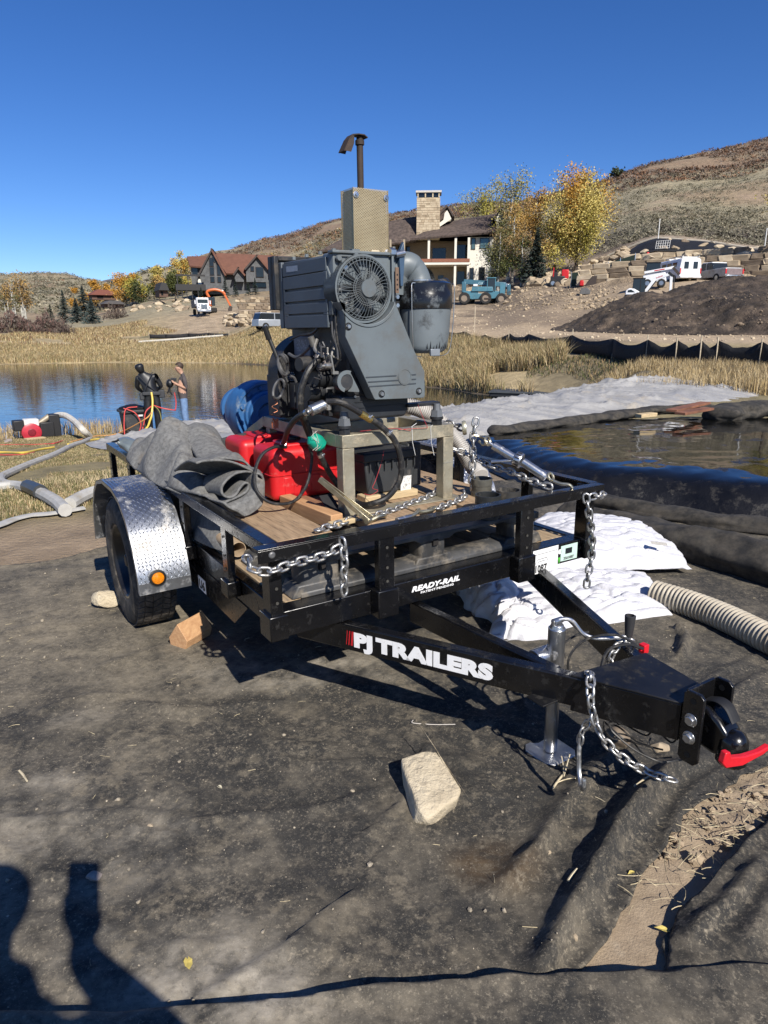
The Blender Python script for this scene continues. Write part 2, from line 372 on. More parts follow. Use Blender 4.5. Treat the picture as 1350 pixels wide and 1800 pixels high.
# distant mountain ridges
for nm, pts, d, colr in (('far_mountain', [(-500,488),(-200,486),(0,484),(60,484),(110,489),(150,497),(260,520)], 2600, (.16,.15,.17)), ('far_mountain', [(120,510),(170,496),(198,490),(230,489),(262,484),(300,490),(340,520)], 2100, (.17,.15,.14))):
    m = MB(); k = len(pts); A = []; B = []; D = []
    pp = spline([(a, b, 0) for a, b in pts], 6)
    for q in pp:
        t = at_d(q.x, q.y, d); A.append(at_d(q.x, 590, d-420)); B.append(t); D.append(at_d(q.x, 600, d+600))
    n = len(pp); m.add(A+B+D, [(i, i+1, n+i+1, n+i) for i in range(n-1)] + [(n+i, n+i+1, 2*n+i+1, 2*n+i) for i in range(n-1)])
    m.build(nm, M('far_mountain_rock', colr, .95, 0, .2, .01), kind='structure', smooth=True)
# ================================================================ the trailer (trailer frame: x right, y back, z up from the frame's lower edge; ground at -.43)
GZ = -.425
TR = thing('utility_trailer', 'black open utility trailer with rail sides carrying a diesel pump', 'trailer', (.79, 1.4, GZ), TM)
W = 1.58; LB = 2.62
def P(mb, name, mat=black_paint, par=None, bevel=.004, **k): return mb.build(name, mat, par if par is not None else TR, bevel=bevel, **k)
P(MB().bx(.005, W-.005, 0, .08, 0, .10), 'front_crossmember')
P(MB().bx(0, W, LB-.05, LB, 0, .10), 'rear_crossmember')
for x in (0, W-.045): P(MB().bx(x, x+.045, .082, LB-.052, 0, .098), 'side_beam')
for y in (.55, 1.05, 1.6, 2.1): P(MB().bx(.047, W-.047, y, y+.04, .0, .055), 'cross_bearer', black_dull)
# stake pockets, posts
def post(x0, x1, y0, y1, top, axis, pz=(.004, .098), holes=True):
    e = .012
    P(MB().bx(x0-e, x1+e, y0-e, y1+e, *pz), 'stake_pocket')
    p = P(MB().bx(x0, x1, y0, y1, pz[0]+.01, top), 'rail_post')
    for z in (.145, .20, .28):
        h = MB()
        if axis == 'y': h.lathe([(0, .0), (.005, 0), (.0065, .002)], ((x0+x1)/2, y0-.0015, z), (0, -1, 0), 10)
        else: h.lathe([(0, .0), (.005, 0), (.0065, .002)], (x0-.0015, (y0+y1)/2, z), (-1, 0, 0), 10)
        P(h, 'bolt_hole', M('hole_dark', (.05,.047,.04), .8), p, 0)
RT = .365
post(-.043, .004, -.012, .062, RT-.008, 'y')
post(.385, .455, -.048, -.0125, RT-.008, 'y', (.0,.112))
post(1.105, 1.18, -.048, -.0125, RT-.008, 'y', (-.01,.105))
post(1.560, 1.607, -.012, .062, RT-.008, 'y')
for y in (.41, .98, 2.05, 2.575):
    post(-.045, -.0125, y, y+.06, RT-.008, 'x', (.028,.095)); post(W+.0125, W+.045, y, y+.06, RT-.008, 'x', (.028,.095))
for x in (-.004, W+.0005): P(MB().prism([(.33,-.001),(.50,-.128),(1.42,-.122),(1.6,-.001)], 0, x, x+.0035), 'side_skirt', black_paint, bevel=.0)
# top rails: angle irons
def angle(x0, x1, y0, y1, o, name='top_rail'):
    """horizontal flange; vertical flange on the side o"""
    m = MB().bx(x0, x1, y0, y1, RT-.006, RT)
    t = .006
    if o == 'f': m.bx(x0, x1, y0, y0+t, RT-.05, RT-.0061)
    if o == 'b': m.bx(x0, x1, y1-t, y1, RT-.05, RT-.0061)
    if o == 'l': m.bx(x0, x0+t, y0, y1, RT-.045, RT-.0061)
    if o == 'r': m.bx(x1-t, x1, y0, y1, RT-.045, RT-.0061)
    P(m, name, black_paint, bevel=.0015)
angle(-.095, 1.62, -.052, -.003, 'f')
angle(-.052, -.002, 0.0, LB+.03, 'l'); angle(W+.002, W+.052, 0.0, LB+.03, 'r')
P(MB().lathe([(0,.006),(.011,.006),(.013,0)], (-.045, -.053, RT-.025), (0,-1,0), 14), 'rail_bolt', M('worn_bolt', (.16,.16,.16), .5, .5))
# deck planks
woodc = dict(rough=.85, var=.25, vscale=9, bump=.35, bscale=60)
deck_w = M('weathered_deck_wood', (.42,.31,.19), col2=(.24,.17,.10), stretch=(8,.8,8), dust=(.12,.09,.07), dustamt=.25, **woodc)
ply_w = M('stained_plank_wood', (.40,.28,.17), col2=(.25,.165,.095), stretch=(10,.9,10), dust=(.09,.065,.045), dustamt=.3, **woodc)
lumber = M('fresh_lumber', (.50,.30,.15), col2=(.36,.19,.09), stretch=(10,1.0,10), rough=.75, var=.2, vscale=7, bump=.2, bscale=60)
nd = 10; dw = (W-.1)/nd
for i in range(nd):
    P(MB().bx(.05+i*dw+.003, .05+(i+1)*dw-.003, .083, LB-.056, .058, .0985), 'deck_plank', deck_w, bevel=.003)
# ---- fender and wheel
dia = M('diamond_plate_aluminium', (.46,.48,.51), .33, .95, .12, 12, dust=(.42,.37,.30), dustamt=.22, dscale=8, dsoft=.04, bump=.08, bscale=70)
FX0, FX1 = -.290, -.052
prof = [(.93,-.085),(.93,-.035),(.945,.02),(.99,.14),(1.07,.245),(1.18,.315),(1.32,.345),(1.56,.345),(1.72,.31),(1.83,.24),(1.92,.14),(1.97,.02),(1.985,-.085)]
def fender(x0, x1, out):
    f = MB(); n = len(prof); t = .005
    yc, zc = 1.46, .05
    inn = [(yc+(y-yc)*.985, zc+(z-zc)*.985) for y, z in prof]
    vs = [(x0, y, z) for y, z in prof]+[(x1, y, z) for y, z in prof]+[(x0, y, z) for y, z in inn]+[(x1, y, z) for y, z in inn]
    fs = []
    for i in range(n-1):
        fs += [(i, i+1, n+i+1, n+i), (2*n+i+1, 2*n+i, 3*n+i, 3*n+i+1), (i+1, i, 2*n+i, 2*n+i+1), (n+i, n+i+1, 3*n+i+1, 3*n+i)]
    fs += [(0, n, 3*n, 2*n), (n-1, 3*n-1, 4*n-1, 2*n-1)]
    f.add(vs, fs)
    # turned-down outer lip
    xo = x0 if out < 0 else x1
    lip = [(yc+(y-yc)*.955, zc+(z-zc)*.93) for y, z in prof]
    vs = [(xo, y, z) for y, z in prof]+[(xo, y, z) for y, z in lip]+[(xo-out*.004, y, z) for y, z in prof]+[(xo-out*.004, y, z) for y, z in lip]
    fs = []
    for i in range(n-1): fs += [(i, i+1, n+i+1, n+i), (2*n+i, 2*n+i+1, 3*n+i+1, 3*n+i), (n+i, n+i+1, 3*n+i+1, 3*n+i)]
    f.add(vs, fs)
    fo = f.build('fender', dia, TR, smooth=True, ang=40)
    # raised diamond tread bars
    seg = [(Vector((0,)+prof[i]), Vector((0,)+prof[i+1])) for i in range(n-1)]; L = [ (b-a).length for a, b in seg]; tot = sum(L)
    d = MB(); rows = int(tot/.0175); cols = int((x1-x0)/.017)
    def at(s):
        for (a, b), l in zip(seg, L):
            if s <= l: return a.lerp(b, s/l), (b-a).normalized()
            s -= l
        return seg[-1][1], (seg[-1][1]-seg[-1][0]).normalized()
    for i in range(rows):
        p, tdir = at((i+.5)*.0175); nr = Vector((1,0,0)).cross(tdir); nr = nr if nr.dot(p-Vector((0,yc,zc))) > 0 else -nr
        for j in range(cols):
            if (i+j) % 2: sg = 1
            else: sg = -1
            c = p + Vector((x0+.012+(j+.2)*.017, 0, 0))
            dr = (tdir*sg*.8 + Vector((1,0,0))*.62).normalized(); sd_ = dr.cross(nr).normalized()
            h = .0105; w_ = .0032; q = .0018
            d.add([c-dr*h+nr*.0002, c-sd_*w_+nr*.0002, c+dr*h+nr*.0002, c+sd_*w_+nr*.0002, c-dr*h*.55+nr*q, c+dr*h*.55+nr*q],
                  [(0,1,4),(1,2,5),(1,5,4),(2,3,5),(3,0,4),(3,4,5)])
    d.build('tread_plate_bar', dia, fo, kind='stuff', fix=False)
    return fo
fend = fender(FX0, FX1, -1); fender(W-FX1, W-FX0, 1)
amber = M('amber_lens', (.85,.26,.01), .12, 0, .25, 120, spec=.8)
lt = MB().lathe([(.0,.0),(.038,0),(.038,.014),(.030,.016),(.030,.008)], (-.205, .929, -.012), (0,-1,0), 28)
lo = lt.build('side_marker_light', M('light_rubber_ring', (.01,.01,.01), .5), fend, smooth=True)
# lens goes straight below the fender as a sub-part
MB().lathe([(.0295,.006),(.027,.016),(.015,.021),(0,.0225)], (-.205, .929, -.012), (0,-1,0), 28).build('amber_lens', amber, fend, smooth=True)
MB().bx(-.288,-.054,.926,.9285,-.084,-.03).build('fender_end_plate', dia, fend)
# wheel at its own centre
WY, WR = 1.465, .345; WZ = GZ + WR
tread_m = M('tyre_tread_rubber', (.055,.050,.045), .85, 0, .25, 20, dust=(.17,.14,.11), dustamt=.5, dscale=14)
rimm = M('black_steel_rim', (.009,.009,.01), .35, 0, .2, 10, dust=(.06,.05,.04), dustamt=.2)
def wheel(xc, out):
    ax = (out, 0, 0); c = (xc, WY, WZ)
    hw = .103
    tp = [(.195,-hw+.012),(.205,-hw+.002),(.24,-hw-.004),(.285,-hw-.006),(.318,-hw+.004),(.334,-hw+.018),(.3395,-.07),(.341,-.03),(.341,.03),(.3395,.07),(.334,hw-.018),(.318,hw-.004),(.285,hw+.006),(.24,hw+.004),(.205,hw-.002),(.195,hw-.012)]
    wh = MB().lathe([(.0,hw-.075),(.055,hw-.075),(.07,hw-.06),(.10,hw-.058),(.135,hw-.075),(.16,hw-.06),(.172,hw-.03),(.186,hw-.01),(.196,hw-.008),(.196,hw-.02),(.18,hw-.02),(.175,-hw+.02),(.196,-hw+.01)], c, ax, 40).build('wheel', rimm, TR, smooth=True)
    MB().lathe(tp, c, ax, 64).build('tyre', rubber, wh, smooth=True)
    MB().lathe([(0,hw-.03),(.028,hw-.03),(.033,hw-.036),(.033,hw-.08)], c, ax, 20).build('hub_cap', rimm, wh, smooth=True)
    lg = MB()
    for k in range(5):
        a = 2*math.pi*k/5+.3; p = Vector((xc, WY+.057*math.cos(a), WZ+.057*math.sin(a)))
        lg.lathe([(0,hw-.05),(.009,hw-.05),(.011,hw-.054),(.011,hw-.08)], p, ax, 6)
    lg.build('lug_nut', zinc, wh)
    rh = MB()
    for k in range(8):
        a = 2*math.pi*k/8+.1; p = Vector((xc, WY+.15*math.cos(a), WZ+.15*math.sin(a)))
        rh.lathe([(0,hw-.0635),(.014,hw-.0635)], p, ax, 12)
    rh.build('rim_hole', M('hole_dark', (0,0,0)), wh)
    t = MB(); nb = 54
    for r, (x0, x1, sk) in enumerate([(-.092,-.066,.3),(-.060,-.026,-.55),(-.020,.020,.55),(.026,.060,-.55),(.066,.092,.3)]):
        for k in range(nb):
            a0 = 2*math.pi*(k+(.5 if r % 2 else 0))/nb; da = 2*math.pi/nb*.80
            for (rr, top) in (((.339, .3455)),):
                vs = []
                for R_ in (rr, top):
                    for (x, s) in ((x0, 0), (x1, 1)):
                        for aa in (a0 + s*sk*.1, a0 + s*sk*.1 + da):
                            shr = .0035 if abs(x) > .085 else 0
                            vs.append((xc+x*out, WY+(R_-shr)*math.cos(aa), WZ+(R_-shr)*math.sin(aa)))
                t.add(vs, [(4,5,7,6),(0,1,5,4),(2,6,7,3),(0,4,6,2),(1,3,7,5)])
    t.build('tread_block', tread_m, wh, kind='stuff')
wheel(-.163, -1); wheel(W+.163, 1)
P(MB().bar((-.06, WY, WZ), (W+.06, WY, WZ), .07, .07), 'axle', black_dull)
for x in (.02, W-.02):
    P(MB().bx(x-.025, x+.025, WY-.45, WY+.45, -.05, -.028).bx(x-.02, x+.02, WY-.05, WY+.05, WZ+.03, -.03), 'leaf_spring', black_dull)
# ---- tongue
def beam(a, b, w=.045, h=.105, z=-.004, name='tongue_beam'):
    P(MB().bar((a[0], a[1], z-h/2), (b[0], b[1], z-h/2), w, h), name, black_paint, bevel=.006)
    
beam((.16,.20), (.690,-.79)); beam((1.385,.20), (.935,-.83)); beam((.60,.04), (.665,-.70), .04, .09, -.006, 'tongue_brace')
P(MB().bx(.57,.69,-.735,-.66,-.104,-.098), 'brace_plate', black_dull, bevel=.001)
P(MB().prism([(.652,-.765),(.980,-.80),(.935,-1.065),(.795,-1.065)], 2, -.0038, .003), 'coupler_top_plate', black_dull, bevel=.002)
P(MB().prism([(.656,-.77),(.700,-.77),(.815,-1.062),(.797,-1.064)], 2, -.125, -.0045), 'coupler_side_plate', black_paint, bevel=.002)
P(MB().prism([(.930,-.81),(.975,-.81),(.933,-1.064),(.915,-1.062)], 2, -.125, -.0045), 'coupler_side_plate', black_paint, bevel=.002)
hexm = galv
for x, xx in ((.790,.802), (.930,.942)):
    pl = MB()
    z0, z1 = -.175, .055
    yy0, yy1 = -1.135, -1.072
    pts = [(yy0+.012,z0),(yy1-.012,z0),(yy1,z0+.012),(yy1,z1-.012),(yy1-.012,z1),(yy0+.012,z1),(yy0,z1-.012),(yy0,z0+.012)]
    pl.prism(pts, 0, x, xx)
    po = P(pl, 'coupler_mount_plate', black_paint, bevel=.0015)
    hh = MB()
    for z in (.028, -.148): hh.lathe([(0,0),(.0095,0)], (x-.0008 if x < .85 else x-.0008, -1.103, z), (-1,0,0), 14)
    hh.build('adjustment_hole', M('hole_through', (.004,.004,.004), .9), po)
P(MB().bx(.803,.929,-1.082,-1.072,-.16,.05), 'coupler_mount_back', black_paint, bevel=.001)
for z in (-.032, -.09):
    hb = MB().lathe([(0,.013),(.013,.013),(.0155,.010),(.0155,0)], (.7885, -1.103, z), (-1,0,0), 6).lathe([(.020,.0005),(.020,.003),(0,.003)], (.7895,-1.103,z), (-1,0,0), 16)
    P(hb, 'hex_bolt', galv, bevel=.001)
# coupler body with ball socket
cb = MB().prism([(-1.09,.0),(-1.09,-.125),(-1.15,-.135),(-1.19,-.125),(-1.19,-.055),(-1.16,-.025),(-1.12,.0)], 0, .832, .908)
P(cb, 'coupler_body', black_paint, bevel=.012, bseg=3)
P(MB().lathe([(0,.038),(.018,.036),(.032,.027),(.041,.010),(.043,-.018),(.043,-.060),(.037,-.068),(.0,-.068)], (.868,-1.190,-.085), n=28), 'ball_socket', black_paint, smooth=True, bevel=0)
P(MB().tube(spline([(.870,-1.10,.010),(.870,-1.135,.022),(.870,-1.165,.012),(.870,-1.19,-.022)], 6), .022, 10, flat=.15), 'latch_strap', M('strap_dark', (.010,.010,.011), .6), bevel=0)
redp = M('red_plastic', (.62,.012,.022), .38, 0, .1, 30)
a = Vector((.818,-1.265,-.075)); b = Vector((.852,-1.43,-.045))
rb = MB().prism([(0,-.012),(.02,-.026),(.09,-.024),(.17,.004),(.20,.024),(.19,.030),(.15,.014),(.09,.004),(.03,.004),(.018,.022),(.0,.02)], 1, -.009, .009)
q = Matrix.Translation(tl(1268,1333,1,-1.25)) @ Euler((0,rad(14),rad(-6)),'XYZ').to_matrix().to_4x4() @ Matrix.Scale(1.0,4)
rb.v = [tuple(q @ Vector(v)) for v in rb.v]
lk = rb.build('coupler_latch_lock', redp, frame=TM, base=(.80,-1.25,-.11), bevel=.003, label='red plastic lock bar through the coupler at the tongue tip', cat='lock')
# jack
JX, JY = .76, -.60
jk = P(MB().cyl((JX,JY,-.20),(JX,JY,.075),.030,m=0,n=24).cyl((JX,JY,.072),(JX,JY,.088),.026,.022,n=24), 'jack_tube', galv, bevel=.003)
MB().cyl((JX,JY,GZ+.02),(JX,JY,-.19),.0235,n=22).build('jack_leg', galv, jk, smooth=True)
ft = MB().prism([(JX-.075,JY-.05),(JX-.05,JY-.075),(JX+.05,JY-.075),(JX+.075,JY-.05),(JX+.075,JY+.05),(JX+.05,JY+.075),(JX-.05,JY+.075),(JX-.075,JY+.05)], 2, GZ+.010, GZ+.018)
ft.build('jack_foot', galv, jk, bevel=.003)
MB().bx(JX-.038,JX+.038,JY+.02,JY+.036,-.11,.0).cyl((JX-.01,JY+.03,-.04),(JX-.075,JY+.03,-.04),.036,n=20).build('jack_bracket', galv, jk, bevel=.003)
MB().cyl((JX-.018,JY,.086),(JX-.018,JY,.104),.007).cyl((JX-.02,JY,.100),(JX+.02,JY,.100),.011).build('jack_head', galv, jk, smooth=True)
cr = spline([(JX-.02,JY,.100),(JX+.015,JY-.005,.104),(JX+.05,JY-.02,.094),(JX+.085,JY-.045,.045),(JX+.13,JY-.08,.03),(JX+.215,JY-.13,.035)], 7)
MB().tube(cr, .0075, 10).build('jack_crank', galv, jk, smooth=True)
MB().lathe([(0,0),(.012,0),(.0145,.02),(.0185,.07),(.019,.078),(.013,.080),(.012,.06)], (JX+.215,JY-.13,.035), (0,0,1), 20).build('crank_grip', M('grip_rubber', (.03,.03,.032), .55), jk, smooth=True)
MB().tube(spline([(JX+.04,JY+.02,.04),(JX+.035,JY,.0),(JX+.04,JY-.01,-.05)],5), .0015, 5).tube(spline([(JX+.01,JY+.01,.05),(JX-.06,JY+.02,-.02),(JX-.10,JY+.03,-.035)],5), .0018, 5).build('pull_pin_wire', galv, jk, smooth=True)
MB().cyl((JX-.03,JY+.028,-.02),(JX-.03,JY+.028,-.055),.006).build('pull_pin', galv, jk, smooth=True)
# ---- lettering (flat print on real sheets)
def text(s, size, M4, mat, name, par, shear=0, off=0., sx=1., align='LEFT', thick=.0006):
    cu = bpy.data.curves.new('lettering', 'FONT'); cu.body = s; cu.size = size; cu.shear = shear; cu.offset = off; cu.extrude = thick; cu.align_x = align; cu.resolution_u = 4; cu.space_word = .45; cu.space_character = 1.06
    ob = bpy.data.objects.new('lettering', cu); COL.objects.link(ob)
    me = bpy.data.meshes.new_from_object(ob.evaluated_get(bpy.context.evaluated_depsgraph_get()))
    V = [M4 @ Vector((v.co.x*sx, v.co.y, v.co.z)) for v in me.vertices]; Fc = [tuple(p.vertices) for p in me.polygons]
    bpy.data.objects.remove(ob); bpy.data.curves.remove(cu); bpy.data.meshes.remove(me)
    return link_mesh(name, V, Fc, mat, par, fix=False)
def plane_M(o, u, v):
    o = Vector(o); u = Vector(u).normalized(); n = u.cross(Vector(v)).normalized(); v = n.cross(u)
    return Matrix(((u.x,v.x,n.x,o.x),(u.y,v.y,n.y,o.y),(u.z,v.z,n.z,o.z),(0,0,0,1)))
white_vinyl = M('white_vinyl', (.80,.80,.80), .4, 0, .04, 30, dust=(.4,.38,.35), dustamt=.05, dscale=40)
red_vinyl = M('red_vinyl', (.45,.015,.02), .4, 0, .05, 30)
# outer face of the left tongue beam
ta = Vector((.16,.20,0)); tb = Vector((.690,-.79,0)); td = (tb-ta).normalized(); tn = Vector((td.y,-td.x,0)); 
if tn.x > 0: tn = -tn
face = lambda s, z: ta + td*s + tn*.0235 + Vector((0,0,z))
def s_of(px, py):   # distance along the beam face
    o = TMi @ CO; d = TMi.to_3x3() @ ray(px, py); p0 = face(0, 0); t = (p0-o).dot(tn)/d.dot(tn); return ((o+d*t)-ta).dot(td), (o+d*t).z
s0, z0 = s_of(623,1146); s1, z1 = s_of(866,1204)
t1 = text('PJ', .078, plane_M(face(s0, -.084)+tn*.001, td, (0,0,1)), white_vinyl, 'maker_lettering', TR, 0, .004, 1.)
w1 = .078*1.17
wid = s1 - s0
def width(o): 
    v = np.array([Vector(q.co) @ Vector(td) for q in o.data.vertices]); return v.max()-v.min()
bpy.data.objects.remove(t1)
tmp = text('PJ TRAILERS', .074, plane_M(face(s0, -.083), td, (0,0,1)), white_vinyl, 'maker_lettering', TR, 0, .0050, 1.)
k = wid/width(tmp); bpy.data.objects.remove(tmp)
text('PJ TRAILERS', .074, plane_M(face(s0, -.083)+tn*.001, td, (0,0,1)), white_vinyl, 'maker_lettering', TR, 0, .0050, k)
rs = MB()
for i, wd_ in enumerate((.003,.005,.009)):
    sx = s0-.036+i*.010 + (0,0,.001)[i]
    rs.add([face(sx, -.085)+tn*.0012, face(sx+wd_, -.085)+tn*.0012, face(sx+wd_+.006, -.026)+tn*.0012, face(sx+.006, -.026)+tn*.0012], [(0,1,2,3)])
rs.build('maker_stripe', red_vinyl, TR)
# READY-RAIL on the front crossmember
def fr_text(s, px0, px1, zb, size, shear=0, off=.0, name='rail_lettering', mat=white_vinyl, y=-.0012):
    x0 = tl(px0, 1020, 1, 0).x; x1 = tl(px1, 1000, 1, 0).x
    t = text(s, size, plane_M((x0, y, zb), (1,0,0), (0,0,1)), mat, name, TR, shear, off)
    v = [q.co.x for q in t.data.vertices]; kk = (x1-x0)/(max(v)-min(v)); bpy.data.objects.remove(t)
    return text(s, size, plane_M((x0, y, zb), (1,0,0), (0,0,1)), mat, name, TR, shear, off, kk)
fr_text('READY-RAIL', 723, 808, .050, .030, .25, .0014)
fr_text('PATENT PENDING', 739, 797, .034, .0125, 0, .0003)
paper = M('white_sticker', (.78,.78,.77), .5, 0, .05, 30); mint = M('pale_green_sticker', (.50,.66,.58), .5, 0, .05, 30)
ink = M('black_ink', (.012,.012,.012), .6); greenv = M('green_sticker', (.10,.50,.06), .5)
st = MB().add([(1.232,-.0015,-.018),(1.392,-.0015,-.020),(1.392,-.0015,.098),(1.232,-.0015,.096)], [(0,1,2,3)]).build('inventory_sticker', paper, TR)
text('1087', .046, plane_M((1.244,-.0028,-.010), (1,0,0), (0,0,1)), ink, 'sticker_number', st, 0, .0012, .80)
ln = MB()
def seg(x0, z0, x1, z1, w=.0016):
    ln.bar((x0,-.0030,z0), (x1,-.0030,z1), .0006, w, (0,0,1)) if False else ln.add([(x0,-.0028,z0-w),(x1,-.0028,z1-w),(x1,-.0028,z1+w),(x0,-.0028,z0+w)], [(0,1,2,3)])
for a_, b_ in (((1.250,.034),(1.262,.050)),((1.262,.050),(1.318,.052)),((1.318,.052),(1.326,.038)),((1.326,.038),(1.322,.028)),((1.250,.034),(1.254,.026)),((1.262,.038),(1.312,.041))): seg(*a_, *b_, .0012)
for i in range(7): seg(1.252+i*.010, .022, 1.258+i*.010, .023, .0011)
seg(1.240,.074,1.382,.077,.0010)
ln.build('sticker_print', ink, st)
s2 = MB().add([(1.410,-.0015,.012),(1.520,-.0015,.010),(1.520,-.0015,.088),(1.410,-.0015,.087)], [(0,1,2,3)]).build('serial_sticker', mint, TR)
text('2561087', .018, plane_M((1.430,-.0028,.018), (1,0,0), (0,0,1)), M('grey_ink', (.12,.13,.13), .6), 'sticker_number', s2, 0, .0005, 1.0)
bc = MB()
for i in range(16): bc.add([(1.440+i*.0028,-.0028,.044),(1.4415+i*.0028+(i%3)*.0004,-.0028,.044),(1.4415+i*.0028+(i%3)*.0004,-.0028,.072),(1.440+i*.0028,-.0028,.072)], [(0,1,2,3)])
bc.build('sticker_bars', ink, s2)
MB().add([(1.372+.03,-.0015,.045),(1.408+.0,-.0015,.045)], []).add([(1.3935,-.0015,.034),(1.4085,-.0017,.034),(1.402,-.0017,.001)], [(0,1,2)]).build('green_triangle_sticker', greenv, TR)
MB().lathe([(0,.001),(.012,.001)], (1.404+.0,-.0005,.062), (0,-1,0), 16).build('round_hole', paper, TR)
us = MB().add([(-.0055,.975,-.121),(-.0055,.865,-.122),(-.0055,.865,-.055),(-.0055,.975,-.053)], [(0,1,2,3)]).build('size_sticker', paper, TR)
text('U6', .060, plane_M((-.0068,.962,-.110), (0,-1,0), (0,0,1)), ink, 'sticker_number', us, 0, .0012, 1.15)
# chains ---------------------------------------------------------------
LINKS = {}
def link_mesh_data(L, r, wr, mat):
    key = (round(L,4), round(r,4), round(wr,4), mat.name)
    if key in LINKS: return LINKS[key]
    pts = []
    s = L/2 - r
    for k in range(6): a = -math.pi/2 + math.pi*k/5; pts.append((s + r*math.cos(a), r*math.sin(a), 0))
    for k in range(6): a = math.pi/2 + math.pi*k/5; pts.append((-s + r*math.cos(a), r*math.sin(a), 0))
    mb = MB().tube(pts, wr, 6, closed=True)
    me = bpy.data.meshes.new('chain_link'); me.from_pydata(mb.v, [], mb.f); me.materials.append(mat)
    bm = bmesh.new(); bm.from_mesh(me); bmesh.ops.recalc_face_normals(bm, faces=bm.faces); bm.to_mesh(me); bm.free()
    me.polygons.foreach_set('use_smooth', np.ones(len(me.polygons), dtype=bool)); me.update()
    LINKS[key] = me; return me
def chain(par, pts, L=.042, wr=.0042, rw=None, mat=None, roll=0., jit=.12, smooth=True):
    mat = mat or zinc; rw = rw or L*.30; me = link_mesh_data(L, rw, wr, mat)
    pitch = L - 2*wr - .0005
    pts = spline(pts, 8) if smooth else [Vector(p) for p in pts]
    D = [0]
    for a, b in zip(pts, pts[1:]): D.append(D[-1]+(b-a).length)
    n = max(2, int(D[-1]/pitch)); off = ORG.get(par.name, Vector()); D = np.array(D); PP = np.array([tuple(p) for p in pts])
    def at(s): return Vector([np.interp(s, D, PP[:, i]) for i in range(3)])
    rr = random.Random(n)
    for i in range(n+1):
        s = min(i*pitch, D[-1]-1e-4); p = at(s); t = (at(min(s+.01, D[-1]))-at(max(s-.01, 0))).normalized()
        up = Vector((0,0,1)) if abs(t.z) < .8 else Vector((0,1,0))
        y = up.cross(t).normalized(); z = t.cross(y)
        ang = roll + (math.pi/2 if i % 2 else 0) + rr.uniform(-jit, jit)
        y2 = y*math.cos(ang)+z*math.sin(ang); z2 = t.cross(y2)
        m = Matrix(((t.x,y2.x,z2.x,p.x-off.x),(t.y,y2.y,z2.y,p.y-off.y),(t.z,y2.z,z2.z,p.z-off.z),(0,0,0,1)))
        o = bpy.data.objects.new('chain_link', me); COL.objects.link(o); o.parent = par; o.matrix_local = m
def V3(*a): return Vector(a)
c1 = thing('load_chain', 'short grey steel chain wrapped round the front left rail corner, end hanging down', 'chain', (-.06,-.06,.30), TM)
chain(c1, [(-.105,.02,.318),(-.112,-.04,.300),(-.06,-.068,.290),(.03,-.064,.300),(.14,-.062,.303),(.215,-.062,.322)], .047, .0056)
chain(c1, [(.222,-.064,.335),(.224,-.072,.27),(.220,-.068,.2),(.222,-.067,.145)], .047, .0056, roll=1.2)
c2 = thing('load_chain', 'grey steel chain looped on the front right rail corner hanging towards the white bags', 'chain', (1.55,-.07,.3), TM)
chain(c2, [(1.615,.03,.335),(1.618,-.045,.318),(1.56,-.068,.322),(1.50,-.066,.322)], .047, .0056)
chain(c2, [(1.485,-.066,.318),(1.498,-.078,.24),(1.530,-.075,.13),(1.535,-.075,.03),(1.52,-.075,-.06),(1.515,-.075,-.13)], .047, .0056, roll=.6)
# safety chains on the tongue
c3 = thing('safety_chain', 'galvanised safety chain looped round the near tongue beam with an open hook', 'chain', (.68,-.86,-.02), TM)
pa = tl(1018,1195,0,.655); 
chain(c3, [(.70,-.80,.008),(.665,-.835,.014),(.640,-.86,-.02),(.640,-.875,-.08),(.655,-.905,-.15),(.70,-.965,-.215),(.76,-1.03,-.25),(.80,-1.07,-.262)], .040, .0048)
hk = spline([(.622,-.845,-.17),(.618,-.850,-.22),(.612,-.860,-.275),(.598,-.880,-.300),(.578,-.905,-.302),(.566,-.92,-.28),(.565,-.92,-.252)], 6)
MB().tube(hk, [.005]*4+[.0075]*(len(hk)-5)+[.005], 8).build('grab_hook', zinc, c3, smooth=True)
chain(c3, [(.640,-.87,-.10),(.628,-.852,-.14),(.623,-.846,-.185)], .036, .0038)
c4 = thing('safety_chain', 'galvanised safety chain looped over the far tongue beam beside the jack crank', 'chain', (.96,-.76,-.02), TM)
chain(c4, [(1.005,-.70,-.05),(1.000,-.72,.005),(.965,-.73,.016),(.925,-.725,.010),(.900,-.72,-.04),(.898,-.715,-.12),(.90,-.71,-.16)], .040, .0048)
cab = MB()
cab.tube(spline([(.955,-.78,.03),(.91,-.72,.055),(.83,-.66,.03),(.78,-.64,-.05),(.80,-.68,-.18),(.84,-.74,-.20)], 8), .0045, 7)
cab.tube(spline([(.965,-.80,.02),(.93,-.76,.03),(.87,-.73,.01),(.83,-.74,-.06),(.82,-.77,-.10)], 8), .0055, 7)
cab.tube(spline([(.90,-.62,.03),(.86,-.60,.02),(.79,-.58,-.03),(.77,-.60,-.12),(.82,-.68,-.22),(.90,-.74,-.22)], 8), .0040, 7)
cab.build('breakaway_cable', hose_rubber, frame=TM, base=(.9,-.75,-.2), smooth=True, label='thin black cable coiled on the tongue behind the jack', cat='cable')
MB().bx(1.0,1.025,-.78,-.755,-.02,.012).bx(.992,1.004,-.772,-.763,-.01,.004).build('cable_plug', redp, frame=TM, base=(1.01,-.77,-.02), bevel=.002, label='small red plastic plug clipped on the far side of the tongue', cat='plug')
